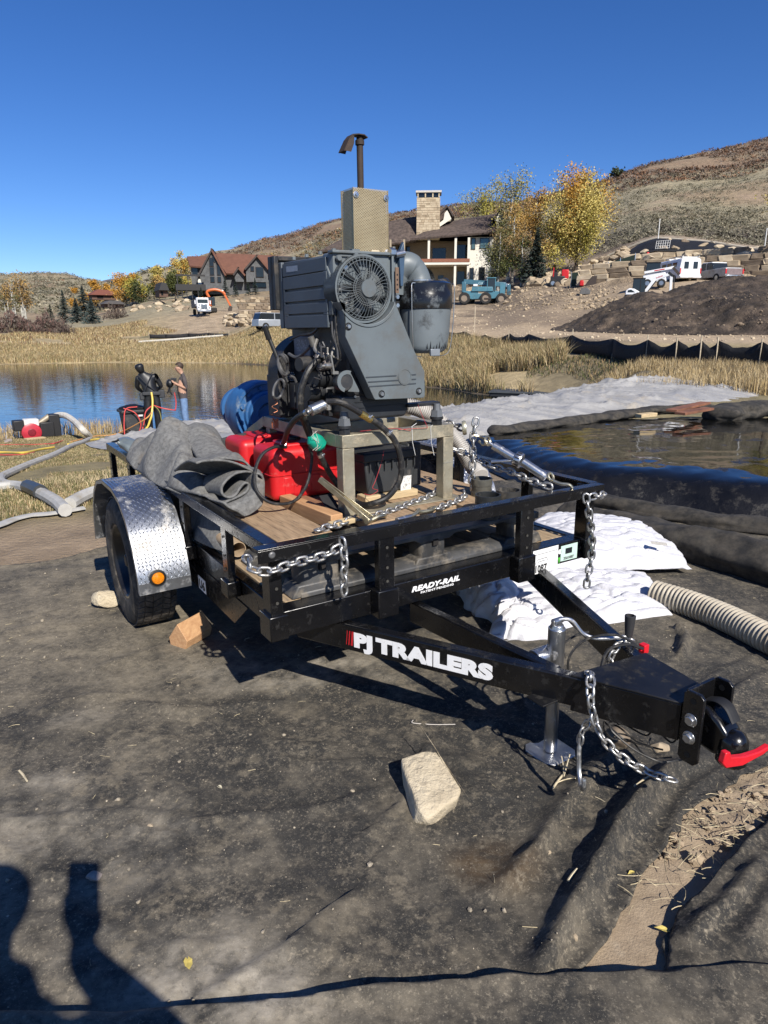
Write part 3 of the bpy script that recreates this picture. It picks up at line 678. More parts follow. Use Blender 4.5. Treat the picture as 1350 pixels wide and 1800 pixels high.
# wiring bundle under the tongue
wb = MB(); rr = random.Random(5)
for k in range(9):
    p = [Vector((.70+rr.uniform(-.01,.05), -.84-rr.uniform(0,.05), -.125+rr.uniform(-.03,.0)))]
    for j in range(5): p.append(p[-1]+Vector((rr.uniform(.0,.04), rr.uniform(-.07,.0), rr.uniform(-.035,.035))))
    wb.tube(spline(p, 5), .003, 5)
wb.build('wiring_harness', hose_rubber, TR, smooth=True)
# ================================================================ load on the trailer (trailer frame)
plas = M('scuffed_black_plastic', (.075,.075,.075), .5, 0, .3, 7, dust=(.20,.17,.13), dustamt=.42, dscale=9, bump=.12, bscale=120)
PT = thing('plastic_pallet', 'scuffed black plastic pallet across the front of the trailer deck', 'pallet', (.72,.57,.1), TM)
PX = [(.115,.30),(.665,.815),(1.155,1.335)]
for y0, y1 in ((.075,.20),(.50,.62),(.94,1.06)):
    MB().prism([(y0,.0995),(y1,.0995),(y1,.118),(y1-.022,.136),(y0+.022,.136),(y0,.118)], 0, PX[0][0], PX[2][1]).build('runner', plas, PT, bevel=.004)
    for x0, x1 in PX:
        f = MB().prism([(x0+.012,y0+.01),(x1-.012,y0+.01),(x1-.004,(y0+y1)/2),(x1-.012,y1-.01),(x0+.012,y1-.01),(x0+.004,(y0+y1)/2)], 2, .13, .232)
        fo = f.build('foot_block', plas, PT, bevel=.02, bseg=4)
        MB().prism([(x0-.035,.1),(x1+.035,.1),(x1+.008,.150),(x0-.008,.150)], 1, y0+.004, y1-.004).build('foot_flare', plas, fo, bevel=.006)
        MB().bx((x0+x1)/2-.012,(x0+x1)/2+.014,y0-.0025,y0+.03,.196,.224).build('fork_notch', M('notch_dark', (.015,.012,.01), .8), fo)
for y0, y1 in ((.075,.20),(.50,.62),(.94,1.06)):
    MB().prism([(PX[0][0],.222),(PX[0][1],.222),(PX[0][1]+.012,.232),(PX[1][0]-.03,.232),(PX[1][0]-.0,.215),(PX[1][1]+.0,.215),(PX[1][1]+.03,.232),(PX[2][0]-.03,.232),(PX[2][0],.218),(PX[2][1],.218),(PX[2][1],.249),(PX[0][0],.249)], 1, y0, y1).build('top_beam', plas, PT, bevel=.004)
for i, x in enumerate(np.linspace(.115, 1.20, 8)):
    MB().bx(x, x+.125, .21, .93, .225, .2475).build('top_slat', plas, PT, bevel=.004)
# boards lying on it
def board(x0, x1, y0, y1, z0, z1, lab, m=ply_w, a=0, name='wood_board'):
    mb = MB().bx(x0, x1, y0, y1, z0, z1)
    c = Vector(((x0+x1)/2, (y0+y1)/2, z0)); R_ = Matrix.Translation(c) @ Euler((0,0,rad(a)),'XYZ').to_matrix().to_4x4() @ Matrix.Translation(-c)
    mb.v = [tuple(R_ @ Vector(v)) for v in mb.v]
    return mb.build(name, m, frame=TM, base=c, bevel=.004, label=lab, cat='board', group='boards laid on the pallet')
board(.115,.355,.26,1.10,.250,.277,'wide weathered plank at the left front of the pallet below the red tank', a=0)
board(.385,.445,.36,.82,.2505,.315,'reddish square lumber stick in front of the red fuel tank', lumber, 4)
board(.455,.515,.44,1.3,.2505,.292,'darker flat batten right beside the lumber stick under the tank', M('red_cedar_wood',(.30,.15,.08),.8,0,.25,7,stretch=(10,1,10)), 3)
board(.525,.80,.27,1.3,.2502,.2775,'plank under the near frame leg and the lever binder')
board(.82,1.03,.30,1.25,.2504,.2772,'plank under the black tote and its wood block')
board(1.05,1.36,.235,1.15,.2506,.2776,'plank at the right end of the pallet beside the pipe couplers')
board(.69,.99,.555,.64,.2785,.312,'pale offcut block under the black tote', M('pale_wood',(.55,.42,.24),.8,0,.15,7,stretch=(1,8,8)))
board(.37,.49,.30,.34,.2785,.30,'small pale shim beside the black strap', M('pale_wood',(.5,.4,.24)), 8)
MB().add([(.385,.33,.2785),(.47,.345,.2785),(.52,.50,.30),(.53,.60,.34),(.47,.60,.34),(.455,.50,.30)], [(0,1,2,5),(5,2,3,4)]).build('webbing_strap', M('black_webbing',(.02,.02,.022),.8), frame=TM, base=(.45,.4,.28), label='flat black strap end lying over the lumber', cat='strap').modifiers.new('t','SOLIDIFY').thickness=.003
cardm = M('cardboard_tube', (.42,.31,.2), .8, 0, .15, 20)
c = tl(419,962,1,.62)
MB().lathe([(.034,0),(.031,0),(.031,.5),(.034,.5),(.034,0)], (c.x,.62,c.z-.01), (0,1,0), 24).build('cardboard_tube', cardm, frame=TM, base=(c.x,.62,.1), smooth=True, label='cardboard tube end poking out under the grey felt beside the left rail', cat='tube')
# ---- steel engine stand
sq = M('weathered_zinc_stand', (.40,.37,.28), .5, .55, .3, 9, col2=(.24,.21,.15), bump=.15, bscale=60, dust=(.36,.31,.22), dustamt=.3, dscale=18)
SF = thing('engine_stand', 'square tube steel stand carrying the engine on the pallet boards', 'stand', (.8,.85,.277), TM)
T_ = .058; ZT = .637
def bxp(n, *a, **k): MB().bx(*a).build(n, sq, SF, bevel=.003, **k)
bxp('stand_beam', .50,1.10,.42,.42+T_,ZT-T_,ZT); bxp('stand_beam', .50,.50+T_,.42+T_+.001,1.27,ZT-T_,ZT-.001); bxp('stand_beam', 1.10-T_,1.10,.42+T_+.001,1.27,ZT-T_,ZT-.001)
bxp('stand_beam', .50+T_+.001,1.10-T_-.001,1.27-T_,1.27,ZT-T_,ZT-.002)
bxp('stand_beam', .50+T_+.001,1.10-T_-.001,.80,.80+T_,ZT-T_,ZT-.002)
for x in (.50, 1.10-T_):
    bxp('stand_leg', x,x+T_,.42,.42+T_,.278,ZT-T_-.001); bxp('stand_leg', x+.006,x+T_-.006,1.22,1.265,.278,ZT-T_-.001)
MB().bar((.525,1.27,.612),(.525,1.70,.44),.05,.05).build('stand_brace', sq, SF, bevel=.003)
MB().bx(.49,1.14,.40,.49,.2776,.2835).build('base_plate', sq, SF, bevel=.002)
for z, y in ((.47,.4195),):
    MB().bx(1.098,1.1012,.42,.478,.455,.459).bx(1.042,1.10,.4185,.4197,.455,.458).build('weld_bead', M('weld',(.5,.48,.42),.5,.8), SF)
# ---- engine
eng = M('engine_grey_paint', (.125,.148,.160), .45, 0, .10, 3.5, bump=.03, bscale=120, dust=(.085,.085,.08), dustamt=.30, dscale=7, dsoft=.04)
engd = M('engine_dark_parts', (.020,.022,.026), .5, 0, .3, 8, dust=(.07,.06,.05), dustamt=.3, dscale=12)
cowm = M('cowl_blue_grey', (.070,.086,.104), .5, 0, .1, 5, dust=(.14,.13,.12), dustamt=.12, dscale=9)
darkhole = M('deep_black', (.003,.003,.004), .8)
E_ = thing('diesel_engine', 'grey diesel engine with round fan guard, air cleaner and upright exhaust stack', 'engine', (.75,.75,.637), TM)
def EP(mb, n, m=eng, par=None, **k): return mb.build(n, m, par or E_, **k)
FC = (.630, 1.234); FR = .131
arc = [(FC[0]+.141*math.cos(a), FC[1]+.141*math.sin(a)) for a in np.radians(np.linspace(-20, -158, 22))]
shp = [(.518,1.045),(.650,.787),(.657,.780),(.912,.772),(.918,.780),(.916,.888),(.905,.905),(.857,.985),(.764,1.178)] + arc + [(.518,1.17)]
sh = EP(MB().prism(shp, 1, .400, .470), 'belt_shroud', bevel=.006, bseg=3)
# pressed ring round the fan opening and the grooves low on the shroud
rg = MB(); pts = [(FC[0]+.150*math.cos(a), .3985, FC[1]+.150*math.sin(a)) for a in np.radians(np.linspace(-32, -146, 26))]
rg.tube(pts, .0035, 6); EP(rg, 'pressed_ring', par=sh, smooth=True)
for z in (.875,.855,.836):
    MB().bx(.62+(.875-z)*-.0,.79,.3975,.4005,z,z+.0045).build('pressed_groove', M('groove_shade_paint', (.05,.06,.07), .5), sh) if z != .875 else MB().bx(.61,.765,.3975,.4005,z,z+.0045).build('pressed_groove', M('groove_shade_paint', (.05,.06,.07), .5), sh)
for z in (.875,.855,.836):
    MB().bx(.845 if z>.84 else .79,.868,.3975,.4005,z,z+.0045).build('pressed_groove', M('groove_shade_paint', (0,0,0)), sh)
MB().tube([(.808+.033*math.cos(a), .3985, .869+.033*math.sin(a)) for a in np.linspace(0,6.283,33)[:-1]], .0026, 6, closed=True).build('pressed_circle', eng, sh, smooth=True)
MB().lathe([(0,.003),(.030,.003),(.032,0)], (.808,.400,.869), (0,-1,0), 30).build('pressed_disc', eng, sh, smooth=True)
for x, z in ((.688,.803),(.884,.803),(.532,1.085)):
    MB().lathe([(.016,.001),(.016,.0015),(.011,.002)], (x,.400,z), (0,-1,0), 20).build('bolt_recess', darkhole, sh)
    MB().lathe([(0,.009),(.008,.009),(.0095,.006),(.0095,.0)], (x,.3995,z), (0,-1,0), 6).build('hex_bolt', galv, sh)
# fan guard
def dome(r): return .395 + .040*(r/.131)**2
gd = MB()
for r_, w_ in ((.131,.0028),(.124,.0016),(.113,.0016),(.066,.0016),(.058,.0014)):
    gd.tube([(FC[0]+r_*math.cos(a), dome(r_), FC[1]+r_*math.sin(a)) for a in np.linspace(0,6.2832,41)[:-1]], w_, 5, closed=True)
gu = EP(gd, 'fan_guard', smooth=True)
me = None
for k in range(44):
    a0 = 2*math.pi*k/44
    if me is None:
        s_ = MB().tube([(r_*math.cos(.25*math.sin(r_*24)*.5), dome(r_), r_*math.sin(.25*math.sin(r_*24)*.5)) for r_ in np.linspace(.034,.131,7)], .0013, 4)
        me = bpy.data.meshes.new('guard_wire'); me.from_pydata(s_.v, [], s_.f); me.materials.append(eng)
    o = bpy.data.objects.new('guard_wire', me); COL.objects.link(o); o.parent = gu; o.matrix_local = Matrix.Translation(Vector((FC[0],0,FC[1]))-ORG[E_.name]) @ Euler((0,a0,0),'XYZ').to_matrix().to_4x4()
MB().lathe([(0,.004),(.034,.004),(.036,.0)], (FC[0],.395,FC[1]), (0,-1,0), 30).build('guard_hub', eng, gu, smooth=True)
EP(MB().lathe([(.128,.0),(.136,.0),(.137,-.10)], (FC[0],.432,FC[1]), (0,-1,0), 44).lathe([(.136,0),(.137,.10),(.125,.10),(.125,.0)], (FC[0],.432,FC[1]), (0,1,0), 44), 'fan_housing', eng, smooth=True)
EP(MB().lathe([(0,.075),(.127,.075)], (FC[0],.44,FC[1]), (0,1,0), 30), 'fan_backing', darkhole)
fan = EP(MB().lathe([(0,-.012),(.04,-.012),(.045,.03),(.0,.03)], (FC[0],.46,FC[1]), (0,1,0), 24), 'fan', engd, smooth=True)
for k in range(9):
    a = 2*math.pi*k/9; rd = Vector((math.cos(a),0,math.sin(a))); tg = Vector((-math.sin(a),0,math.cos(a)))
    v = []
    for r_, w_, tw in ((.04,.014,.9),(.08,.022,.7),(.12,.030,.5)):
        c = Vector((FC[0],.465,FC[1]))+rd*r_+tg*(r_-.04)*.5
        v += [c-tg*w_*math.cos(tw)+Vector((0,w_*math.sin(tw),0)), c+tg*w_*math.cos(tw)-Vector((0,w_*math.sin(tw),0))]
    mb = MB().add(v, [(0,1,3,2),(2,3,5,4)]); b_ = mb.build('fan_blade', M('fan_blade_grey',(.04,.045,.05),.5), fan, smooth=True, fix=False); b_.modifiers.new('t','SOLIDIFY').thickness = .003
# upper block behind the guard
EP(MB().prism([(.508,1.145),(.508,1.372),(.515,1.378),(.775,1.378),(.79,1.36),(.79,1.145)], 1, .47, .56), 'front_casting', bevel=.006)
EP(MB().bx(.512,.785,.56,.96,1.12,1.372), 'cylinder_shroud', cowm, bevel=.008)
EP(MB().bx(.50,.80,.455,.50,1.372,1.384), 'top_flange', bevel=.003)
rb_ = MB()
for z in (1.33,1.345,1.36): rb_.bx(.535,.66,.462,.472,z,z+.006)
EP(rb_, 'casting_rib', kind='stuff', bevel=.001)
for x, z in ((.528,1.352),(.548,1.34),(.61,1.362),(.556,1.318)):
    EP(MB().lathe([(0,.014),(.010,.014),(.013,.009),(.013,0)], (x,.462,z), (0,-1,0), 14), 'boss_bolt', galv if z < 1.33 else eng, smooth=True)
for i, y in enumerate((.50,.62,.75,.88)): EP(MB().cyl((.53,y,1.38),(.53,y,1.393),.009,n=8), 'top_bolt', eng)
EP(MB().bx(.60,.635,.470,.49,1.374,1.392), 'top_stop', eng)
# cowl on the left side, pressed slots in its panel
cw = EP(MB().prism([(.50,1.095),(.955,1.075),(.955,1.375),(.54,1.368),(.50,1.345)], 0, .510, .60), 'side_cowl', cowm, bevel=.006)
sl = [(1.133,1.143,.55,.90),(1.183,1.196,.53,.93),(1.238,1.252,.53,.93)]
pn = MB(); z0 = 1.082
for a, b, y0, y1 in sl:
    pn.bx(.4985,.5095,.515,.945,z0,a); pn.bx(.4985,.5095,.515,y0,a,b); pn.bx(.4985,.5095,y1,.945,a,b); z0 = b
pn.bx(.4985,.5095,.515,.945,z0,1.305)
EP(pn, 'cowl_panel', cowm, par=cw, bevel=.0015)
for a, b, y0, y1 in sl: EP(MB().tube([(.502,y0,a+.001),(.502,y1,a+.001)], .0035, 6), 'slot_lip', cowm, par=cw, smooth=True)
EP(MB().prism([(.475,1.13),(.513,1.13),(.513,1.22),(.54,1.25),(.54,1.30),(.56,1.31),(.56,1.345),(.52,1.345),(.52,1.33),(.475,1.27)], 0, .502, .516), 'cowl_step', eng, par=cw, bevel=.005)
EP(MB().bx(.4995,.5075,.52,.945,1.309,1.362), 'cowl_upper_panel', cowm, par=cw, bevel=.002)
EP(MB().add([(.4985,.78,1.325),(.4985,.90,1.327),(.4985,.90,1.352),(.4985,.78,1.348)], [(0,1,2,3)]), 'data_label', M('grey_label',(.30,.33,.38),.4,0,.15,60), par=cw)
EP(MB().bx(.50,.74,.958,1.00,1.08,1.375), 'cowl_end', cowm, bevel=.004)
rd = EP(MB().bx(.478,.76,1.005,1.03,1.165,1.405).bx(.478,.50,.985,1.06,1.165,1.405).bx(.74,.76,.985,1.06,1.165,1.405).bx(.50,.74,.985,1.06,1.385,1.405).bx(.50,.74,.985,1.06,1.165,1.185), 'air_outlet_frame', engd, bevel=.003)
# lower engine
EP(MB().bx(.565,.865,.475,1.02,.79,1.10), 'engine_block', engd, bevel=.012)
EP(MB().prism([(.53,.80),(.885,.80),(.885,.715),(.865,.685),(.58,.685),(.53,.72)], 1, .48, 1.0), 'oil_pan', M('sump_dark_paint',(.022,.025,.03),.45,0,.2,8), bevel=.012, bseg=3)
EP(MB().bx(.52,.60,.60,.98,.70,.83), 'timing_case', engd, bevel=.01)
rbl = MB()
for y in np.linspace(.56,.98,7): rbl.bx(.515,.535,y,y+.006,.705,.82)
EP(rbl, 'case_rib', engd, kind='stuff')
bh = EP(MB().lathe([(0,.14),(.17,.14),(.19,.12),(.192,.0),(0,0)], (.665,1.0,.862), (0,1,0), 44), 'coupling_guard', M('guard_black',(.018,.018,.02),.55,0,.2,20,dust=(.08,.07,.06),dustamt=.3,bump=.4,bscale=220), smooth=True)
EP(MB().bx(.474,.856,1.0,1.14,.655,.86), 'guard_skirt', M('guard_black',(0,0,0)), par=bh, bevel=.006)
ph = MB(); 
for i in range(5):
    for j in range(5): ph.lathe([(0,.0),(.0032,.0)], (.520+i*.009+(j%2)*.0045,.9985,.835+j*.009), (0,-1,0), 6)
EP(ph, 'vent_hole', M('vent_pale',(.5,.55,.6),.5), par=bh, kind='stuff')
# pump volute and suction flange
bluep = M('pump_blue_paint', (.035,.13,.32), .42, 0, .15, 8, dust=(.25,.30,.33), dustamt=.12, dscale=8)
PU = thing('water_pump', 'blue round centrifugal pump behind the engine on the left', 'pump', (.65,1.65,.28), TM)
MB().lathe([(0,-.03),(.06,-.03),(.075,-.055),(.12,-.055),(.125,-.03),(.135,-.022),(.14,.0),(.170,.0),(.176,-.014),(.188,-.014),(.192,-.004),(.192,.075),(.185,.085),(0,.085)], (.655,1.60,.60), (0,1,0), 56).build('volute_flange', bluep, PU, smooth=True, ang=30)
for k in range(12):
    a = 2*math.pi*k/12+.2
    MB().lathe([(0,.012),(.010,.012),(.012,.008),(.012,0)], (.655+.155*math.cos(a),1.598,.60+.155*math.sin(a)), (0,-1,0), 6).build('flange_bolt', bluep, PU)
MB().lathe([(.18,0),(.19,.06),(.17,.14),(.10,.17),(.10,.30),(.13,.30),(.13,.33),(0,.33)], (.655,1.69,.60), (0,1,0), 44).build('volute', bluep, PU, smooth=True)
MB().bx(.50,.75,1.57,1.72,.28,.45).build('pump_foot', bluep, PU, bevel=.01)
# rubber mounts
for x, y in ((.528,.448),(1.02,.448)):
    mt = EP(MB().cyl((x,y,.638),(x,y,.664),.027,n=6).cyl((x,y,.664),(x,y,.676),.031,n=24), 'rubber_mount', engd)
    EP(MB().cyl((x,y,.676),(x,y,.706),.031,.026,n=6).cyl((x,y,.706),(x,y,.735),.020,.016,n=16), 'mount_nut', M('cast_grey',(.16,.17,.18),.5,.4), par=mt)
EP(MB().bx(.87,1.05,.46,.52,.726,.742), 'mount_arm', engd, bevel=.003)
# air cleaner
AC = (.975,.485)
can = EP(MB().lathe([(0,.965),(.07,.965),(.088,.972),(.100,.985),(.104,1.0),(.112,1.05),(.119,1.155)], (*AC,0), n=48), 'air_cleaner', M('cleaner_grey_chipped',(.150,.175,.190),.42,0,.1,5,dust=(.012,.012,.013),dustamt=.24,dscale=12), smooth=True)
EP(MB().lathe([(.119,1.155),(.124,1.157),(.1255,1.17),(.125,1.215),(.124,1.217),(.122,1.262),(.10,1.272),(0,1.275)], (*AC,0), n=48), 'cleaner_band', M('band_black_chipped',(.010,.010,.011),.22,0,.1,5,dust=(.150,.175,.190),dustamt=.32,dscale=10), par=can, smooth=True)
for a0 in (-150,-38):
    a = rad(a0); cx, cy = AC
    P_ = lambda r_, z, da=0.: (cx+r_*math.cos(a+da), cy+r_*math.sin(a+da), z)
    EP(MB().tube(spline([P_(.124,1.262,.10),P_(.131,1.258),P_(.133,1.22),P_(.129,1.10),P_(.116,.985),P_(.09,.955),P_(.04,.95,.1)],6), .0022, 6), 'bail_wire', galv, par=can, smooth=True)
EP(MB().bx(.93,.98,.372,.385,.955,.985), 'clip_plate', M('clip_grey',(.3,.33,.36),.4,.3), par=can, bevel=.002)
cp = MB()
for k in range(9):
    a = rad(-120+k*8); cp.add([(AC[0]+.1045*math.cos(a),AC[1]+.1045*math.sin(a),.985),(AC[0]+.1055*math.cos(a+.05),AC[1]+.1055*math.sin(a+.05),.985),(AC[0]+.1115*math.cos(a+.02),AC[1]+.1115*math.sin(a+.02),1.012+.012*math.sin(k*2.1))], [(0,1,2)])
EP(cp, 'paint_chip', darkhole, par=can, kind='stuff')
el = spline([(.835,.53,1.215),(.838,.53,1.27),(.852,.525,1.315),(.885,.51,1.338),(.920,.50,1.325),(.940,.492,1.29),(.945,.485,1.262)], 6)
EP(MB().tube(el, [.062]*10+[.060]*14+[.056]*(len(el)-24), 26), 'intake_elbow', eng, smooth=True)
EP(MB().lathe([(.058,0),(.064,.002),(.064,.016),(.058,.018)], (.945,.485,1.262), n=30), 'hose_clamp', galv, smooth=True)
EP(MB().bx(.79,.86,.50,.56,1.10,1.25), 'elbow_root', engd, bevel=.01)
gm_ = MB().lathe([(.0,.0),(.055,-.012),(.065,.06)], (1.03,.62,1.27), (.3,-.9,.1), 24)
EP(gm_, 'perforated_guard', M('mesh_grey',(.3,.32,.32),.5,.6,.5,160), smooth=True)
EP(MB().cyl((1.105,.56,1.262),(1.165,.60,1.27),.028,n=22), 'intake_spigot', M('brass_yellow_zinc',(.45,.35,.16),.35,.8,.3,20), smooth=True)
EP(MB().cyl((1.160,.597,1.2695),(1.19,.617,1.273),.030,n=22), 'spigot_boot', engd, smooth=True)
# brackets between fan and elbow
EP(MB().bx(.782,.792,.452,.462,1.13,1.395).bx(.80,.812,.47,.50,1.17,1.41), 'bracket_strip', eng, bevel=.002)
EP(MB().bx(.795,.812,.445,.452,1.22,1.325), 'drilled_strap', M('rust_strap',(.20,.13,.09),.7,.3), bevel=.001)
for z in (1.235,1.255,1.275,1.295): EP(MB().lathe([(0,0),(.004,0)], (.8035,.4445,z), (0,-1,0), 8), 'strap_hole', darkhole)
EP(MB().cyl((.80,.455,1.375),(.845,.455,1.385),.014,n=12).cyl((.775,.46,1.385),(.80,.46,1.385),.018,n=6), 'linkage_knuckle', galv, smooth=True)
EP(MB().prism([(.822,1.385),(.845,1.43),(.85,1.37),(.84,1.25),(.828,1.25)], 1, .455, .475), 'lifting_bracket', M('bracket_slate',(.05,.09,.15),.4), bevel=.002)
for z in (1.17,1.205): EP(MB().lathe([(0,.012),(.009,.012),(.011,.008),(.011,0)], (.803,.452,z), (0,-1,0), 6), 'hex_bolt', galv)
# exhaust
hm = M('perforated_brass_sheet', (.58,.47,.28), .42, .6, .22, 9, col2=(.44,.34,.19), dust=(.42,.38,.28), dustamt=.2, dscale=10)
nt = hm.node_tree; N = nt.nodes; tcn = N.new('ShaderNodeTexCoord')
def mth(op, a, b=None):
    n = N.new('ShaderNodeMath'); n.operation = op
    for i, q in enumerate((a, b)):
        if q is None: continue
        if hasattr(q, 'is_linked'): nt.links.new(q, n.inputs[i])
        else: n.inputs[i].default_value = q
    return n.outputs[0]
sp = N.new('ShaderNodeSeparateXYZ'); nt.links.new(tcn.outputs['Object'], sp.inputs[0])
u = mth('ADD', sp.outputs[0], sp.outputs[1]); pit = .0078
def cell(u_, v_, ou, ov):
    a_ = mth('SUBTRACT', mth('FRACT', mth('ADD', mth('DIVIDE', u_, pit), ou+50)), .5); b_ = mth('SUBTRACT', mth('FRACT', mth('ADD', mth('DIVIDE', v_, pit*1.3), ov+50)), .5)
    return mth('ADD', mth('MULTIPLY', a_, a_), mth('MULTIPLY', mth('MULTIPLY', b_, b_), 1.69))
d2 = mth('MINIMUM', cell(u, sp.outputs[2], 0, 0), cell(u, sp.outputs[2], .5, .5))
hole = mth('LESS_THAN', d2, .070)
tr_ = N.new('ShaderNodeBsdfTransparent'); ms = N.new('ShaderNodeMixShader'); nt.links.new(hole, ms.inputs[0]); nt.links.new(N['Principled BSDF'].outputs[0], ms.inputs[1]); nt.links.new(tr_.outputs[0], ms.inputs[2]); nt.links.new(ms.outputs[0], N['Material Output'].inputs[0])
H = [(.627,.795,.500,.600,1.380,1.632)]
x0,x1,y0,y1,z0,z1 = H[0]
hs = EP(MB().add([(x0,y0,z0),(x1,y0,z0),(x1,y0,z1),(x0,y0,z1)],[(0,1,2,3)]).add([(x0,y0,z0),(x0,y1,z0),(x0,y1,z1),(x0,y0,z1)],[(0,1,2,3)]).add([(x1,y0,z0),(x1,y1,z0),(x1,y1,z1),(x1,y0,z1)],[(0,1,2,3)]).add([(x0,y1,z0),(x1,y1,z0),(x1,y1,z1),(x0,y1,z1)],[(0,1,2,3)]), 'heat_shield', hm)
rim_m = M('shield_rim_brass', (.42,.34,.2), .45, .7)
for xx_, yy_ in ((x0,y0),(x1,y0),(x0,y1)): EP(MB().bx(xx_-.0015,xx_+.0015,yy_-.0015,yy_+.0015,z0,z1), 'shield_edge', rim_m, par=hs)
EP(MB().bx(x0+.006,x1-.006,y0+.006,y1-.006,z0,z1-.004), 'dark_liner_box', M('muffler_liner_rust_black',(.035,.028,.022),.8,.2,.3,14), bevel=.002)  # opaque dark box added inside so no sky shows through the holes
EP(MB().cyl((.711,.55,1.625),(.711,.55,1.634),.020,n=24), 'muffler', M('muffler_liner_rust_black',(.035,.028,.022),.8,.2,.3,14), smooth=True)
for x, z in ((x0+.012,z1-.028),(x1-.010,z1-.030),(x1-.008,z0+.008)):
    EP(MB().lathe([(.0035,.001),(.0125,.001),(.0125,.003),(.006,.004)], (x,y0-.001,z), (0,-1,0), 20).lathe([(0,.008),(.005,.008),(.006,.005),(.006,.003)], (x,y0-.001,z), (0,-1,0), 6), 'washer_bolt', galv, par=hs)
EP(MB().bx(.705,.745,.488,.497,1.376,1.395), 'foam_packing', M('dirty_foam',(.55,.47,.33),.9), bevel=.005)
rust = M('rusty_exhaust_steel', (.032,.026,.023), .75, .3, .3, 18, col2=(.058,.038,.028), bump=.15, bscale=150)
st_ = EP(MB().lathe([(.0135,0),(.0135,.215)], (.690,.545,1.615), n=24).lathe([(.0145,.185),(.0185,.187),(.0185,.203),(.0145,.206)], (.690,.545,1.615), n=24), 'exhaust_stack', rust, smooth=True)
fl = MB()
fp = [(.712,1.832),(.70,1.840),(.668,1.836),(.644,1.830),(.625,1.812),(.605,1.772),(.600,1.775-.03)]
fl.add([V3(x, .545-w, z) for (x,z) in [(.716,1.829),(.700,1.838),(.672,1.838),(.645,1.833),(.628,1.815),(.602,1.768)] for w in (.024,-.024)], [(2*i,2*i+1,2*i+3,2*i+2) for i in range(5)])
o = EP(fl, 'rain_cap', rust, par=st_, fix=False); o.modifiers.new('t','SOLIDIFY').thickness=.004
EP(MB().add([V3(.628,.523,1.815),V3(.602,.521,1.768),V3(.635,.521,1.766),V3(.650,.521,1.80),V3(.652,.523,1.832)],[(0,1,2,3,4)]).add([V3(.628,.569,1.815),V3(.602,.569,1.768),V3(.635,.569,1.766),V3(.650,.569,1.80),V3(.652,.569,1.832)],[(0,1,2,3,4)]), 'cap_cheek', rust, par=st_, fix=False)
# small things on the left side of the engine
EP(MB().lathe([(0,.02),(.036,.02),(.040,.012),(.040,-.03)], (.531,.455,.860), (-.25,-1,0), 30), 'belt_pulley', engd, smooth=True)
cg = MB().lathe([(.030,.0),(.046,.0),(.046,-.006)], (.538,.430,.862), (-.1,-1,0), 26, a0=rad(60), a1=rad(245)); EP(cg, 'pulley_guard', eng, smooth=True)
EP(MB().prism([(.555,.905),(.585,.85),(.60,.822),(.60,.812),(.545,.818),(.55,.86)], 1, .438, .446), 'guard_plate', eng, bevel=.002)
EP(MB().lathe([(0,.03),(.036,.03),(.040,.02),(.040,-.02)], (.515,.60,.940), (-1,-.4,0), 30), 'gear_cover', M('primer_grey',(.24,.21,.20),.6), smooth=True)
cbx = EP(MB().bx(.548,.60,.79,.96,.955,1.045), 'control_box', M('control_box_grey',(.13,.15,.20),.5), bevel=.004)
EP(MB().add([(.5475,.82,.975),(.5475,.93,.975),(.5475,.93,1.03),(.5475,.82,1.03)],[(0,3,2,1)]), 'box_label', M('box_label',(.28,.30,.36),.5,0,.4,120), par=cbx)
EP(MB().tube(spline([tl(557,597,1,.60),tl(553,612,1,.58),tl(560,622,1,.55),tl(572,628,1,.5)],5), .008, 8).cyl(tl(546,592,1,.60),tl(552,608,1,.60),.014), 'throttle_lever', M('lever_steel',(.28,.27,.25),.45,.6), smooth=True)
nb_ = M('brushed_nickel',(.5,.47,.42),.35,.8)
q = tl(577,643,1,.44); EP(MB().lathe([(0,.02),(.010,.016),(.014,0),(.010,-.016),(0,-.02)], q, (-1,-.3,0), 14).cyl(q, q+V3(-.03,0,0), .006).bar(tl(580,624,1,.45), tl(586,658,1,.45), .02, .006).bar(tl(584,655,1,.445), tl(594,655,1,.445), .012,.012), 'fuel_valve', nb_, smooth=True)
EP(MB().tube([tl(465,574,1,1.0),tl(473,596,1,1.0),tl(474,597,1,1.0),tl(505,672,1,.95)], [.013,.014,.010,.009], 10), 'hand_lever', M('lever_black_grip',(.012,.012,.013),.5), smooth=True)
lp = MB()
def loop(cx, cy, rx, ry, y, n=22, tilt=.2):
    return [tl(cx+rx*math.cos(a)+ry*tilt*math.sin(a), cy+ry*math.sin(a), 1, y+.015*math.sin(a*2)) for a in np.linspace(0,6.283,n)[:-1]]
gc = M('grey_cable_sheath', (.075,.075,.078), .5)
cl = thing('cable_coil', 'grey battery cable hung in two loops on the left of the engine', 'cable', tl(495,740,1,.80), TM)
MB().tube(loop(497,642,7.5,18,.80), .0065, 7, closed=True).tube(loop(500,640,9,17,.82), .006, 7, closed=True).build('cable_loop', gc, cl, smooth=True)
MB().tube(loop(490,684,9,17,.80,tilt=-.25), .0065, 7, closed=True).build('cable_loop', gc, cl, smooth=True)
MB().tube(spline([tl(508,622,1,.8),tl(520,628,1,.75),tl(532,622,1,.7),tl(545,609,1,.62)],6), .0075, 7).build('cable_tail', gc, cl, smooth=True)
MB().tube(spline([tl(510,661,1,.8),tl(517,664,1,.8),tl(521,672,1,.8)],6), .0065, 7).build('cable_tail', gc, cl, smooth=True)
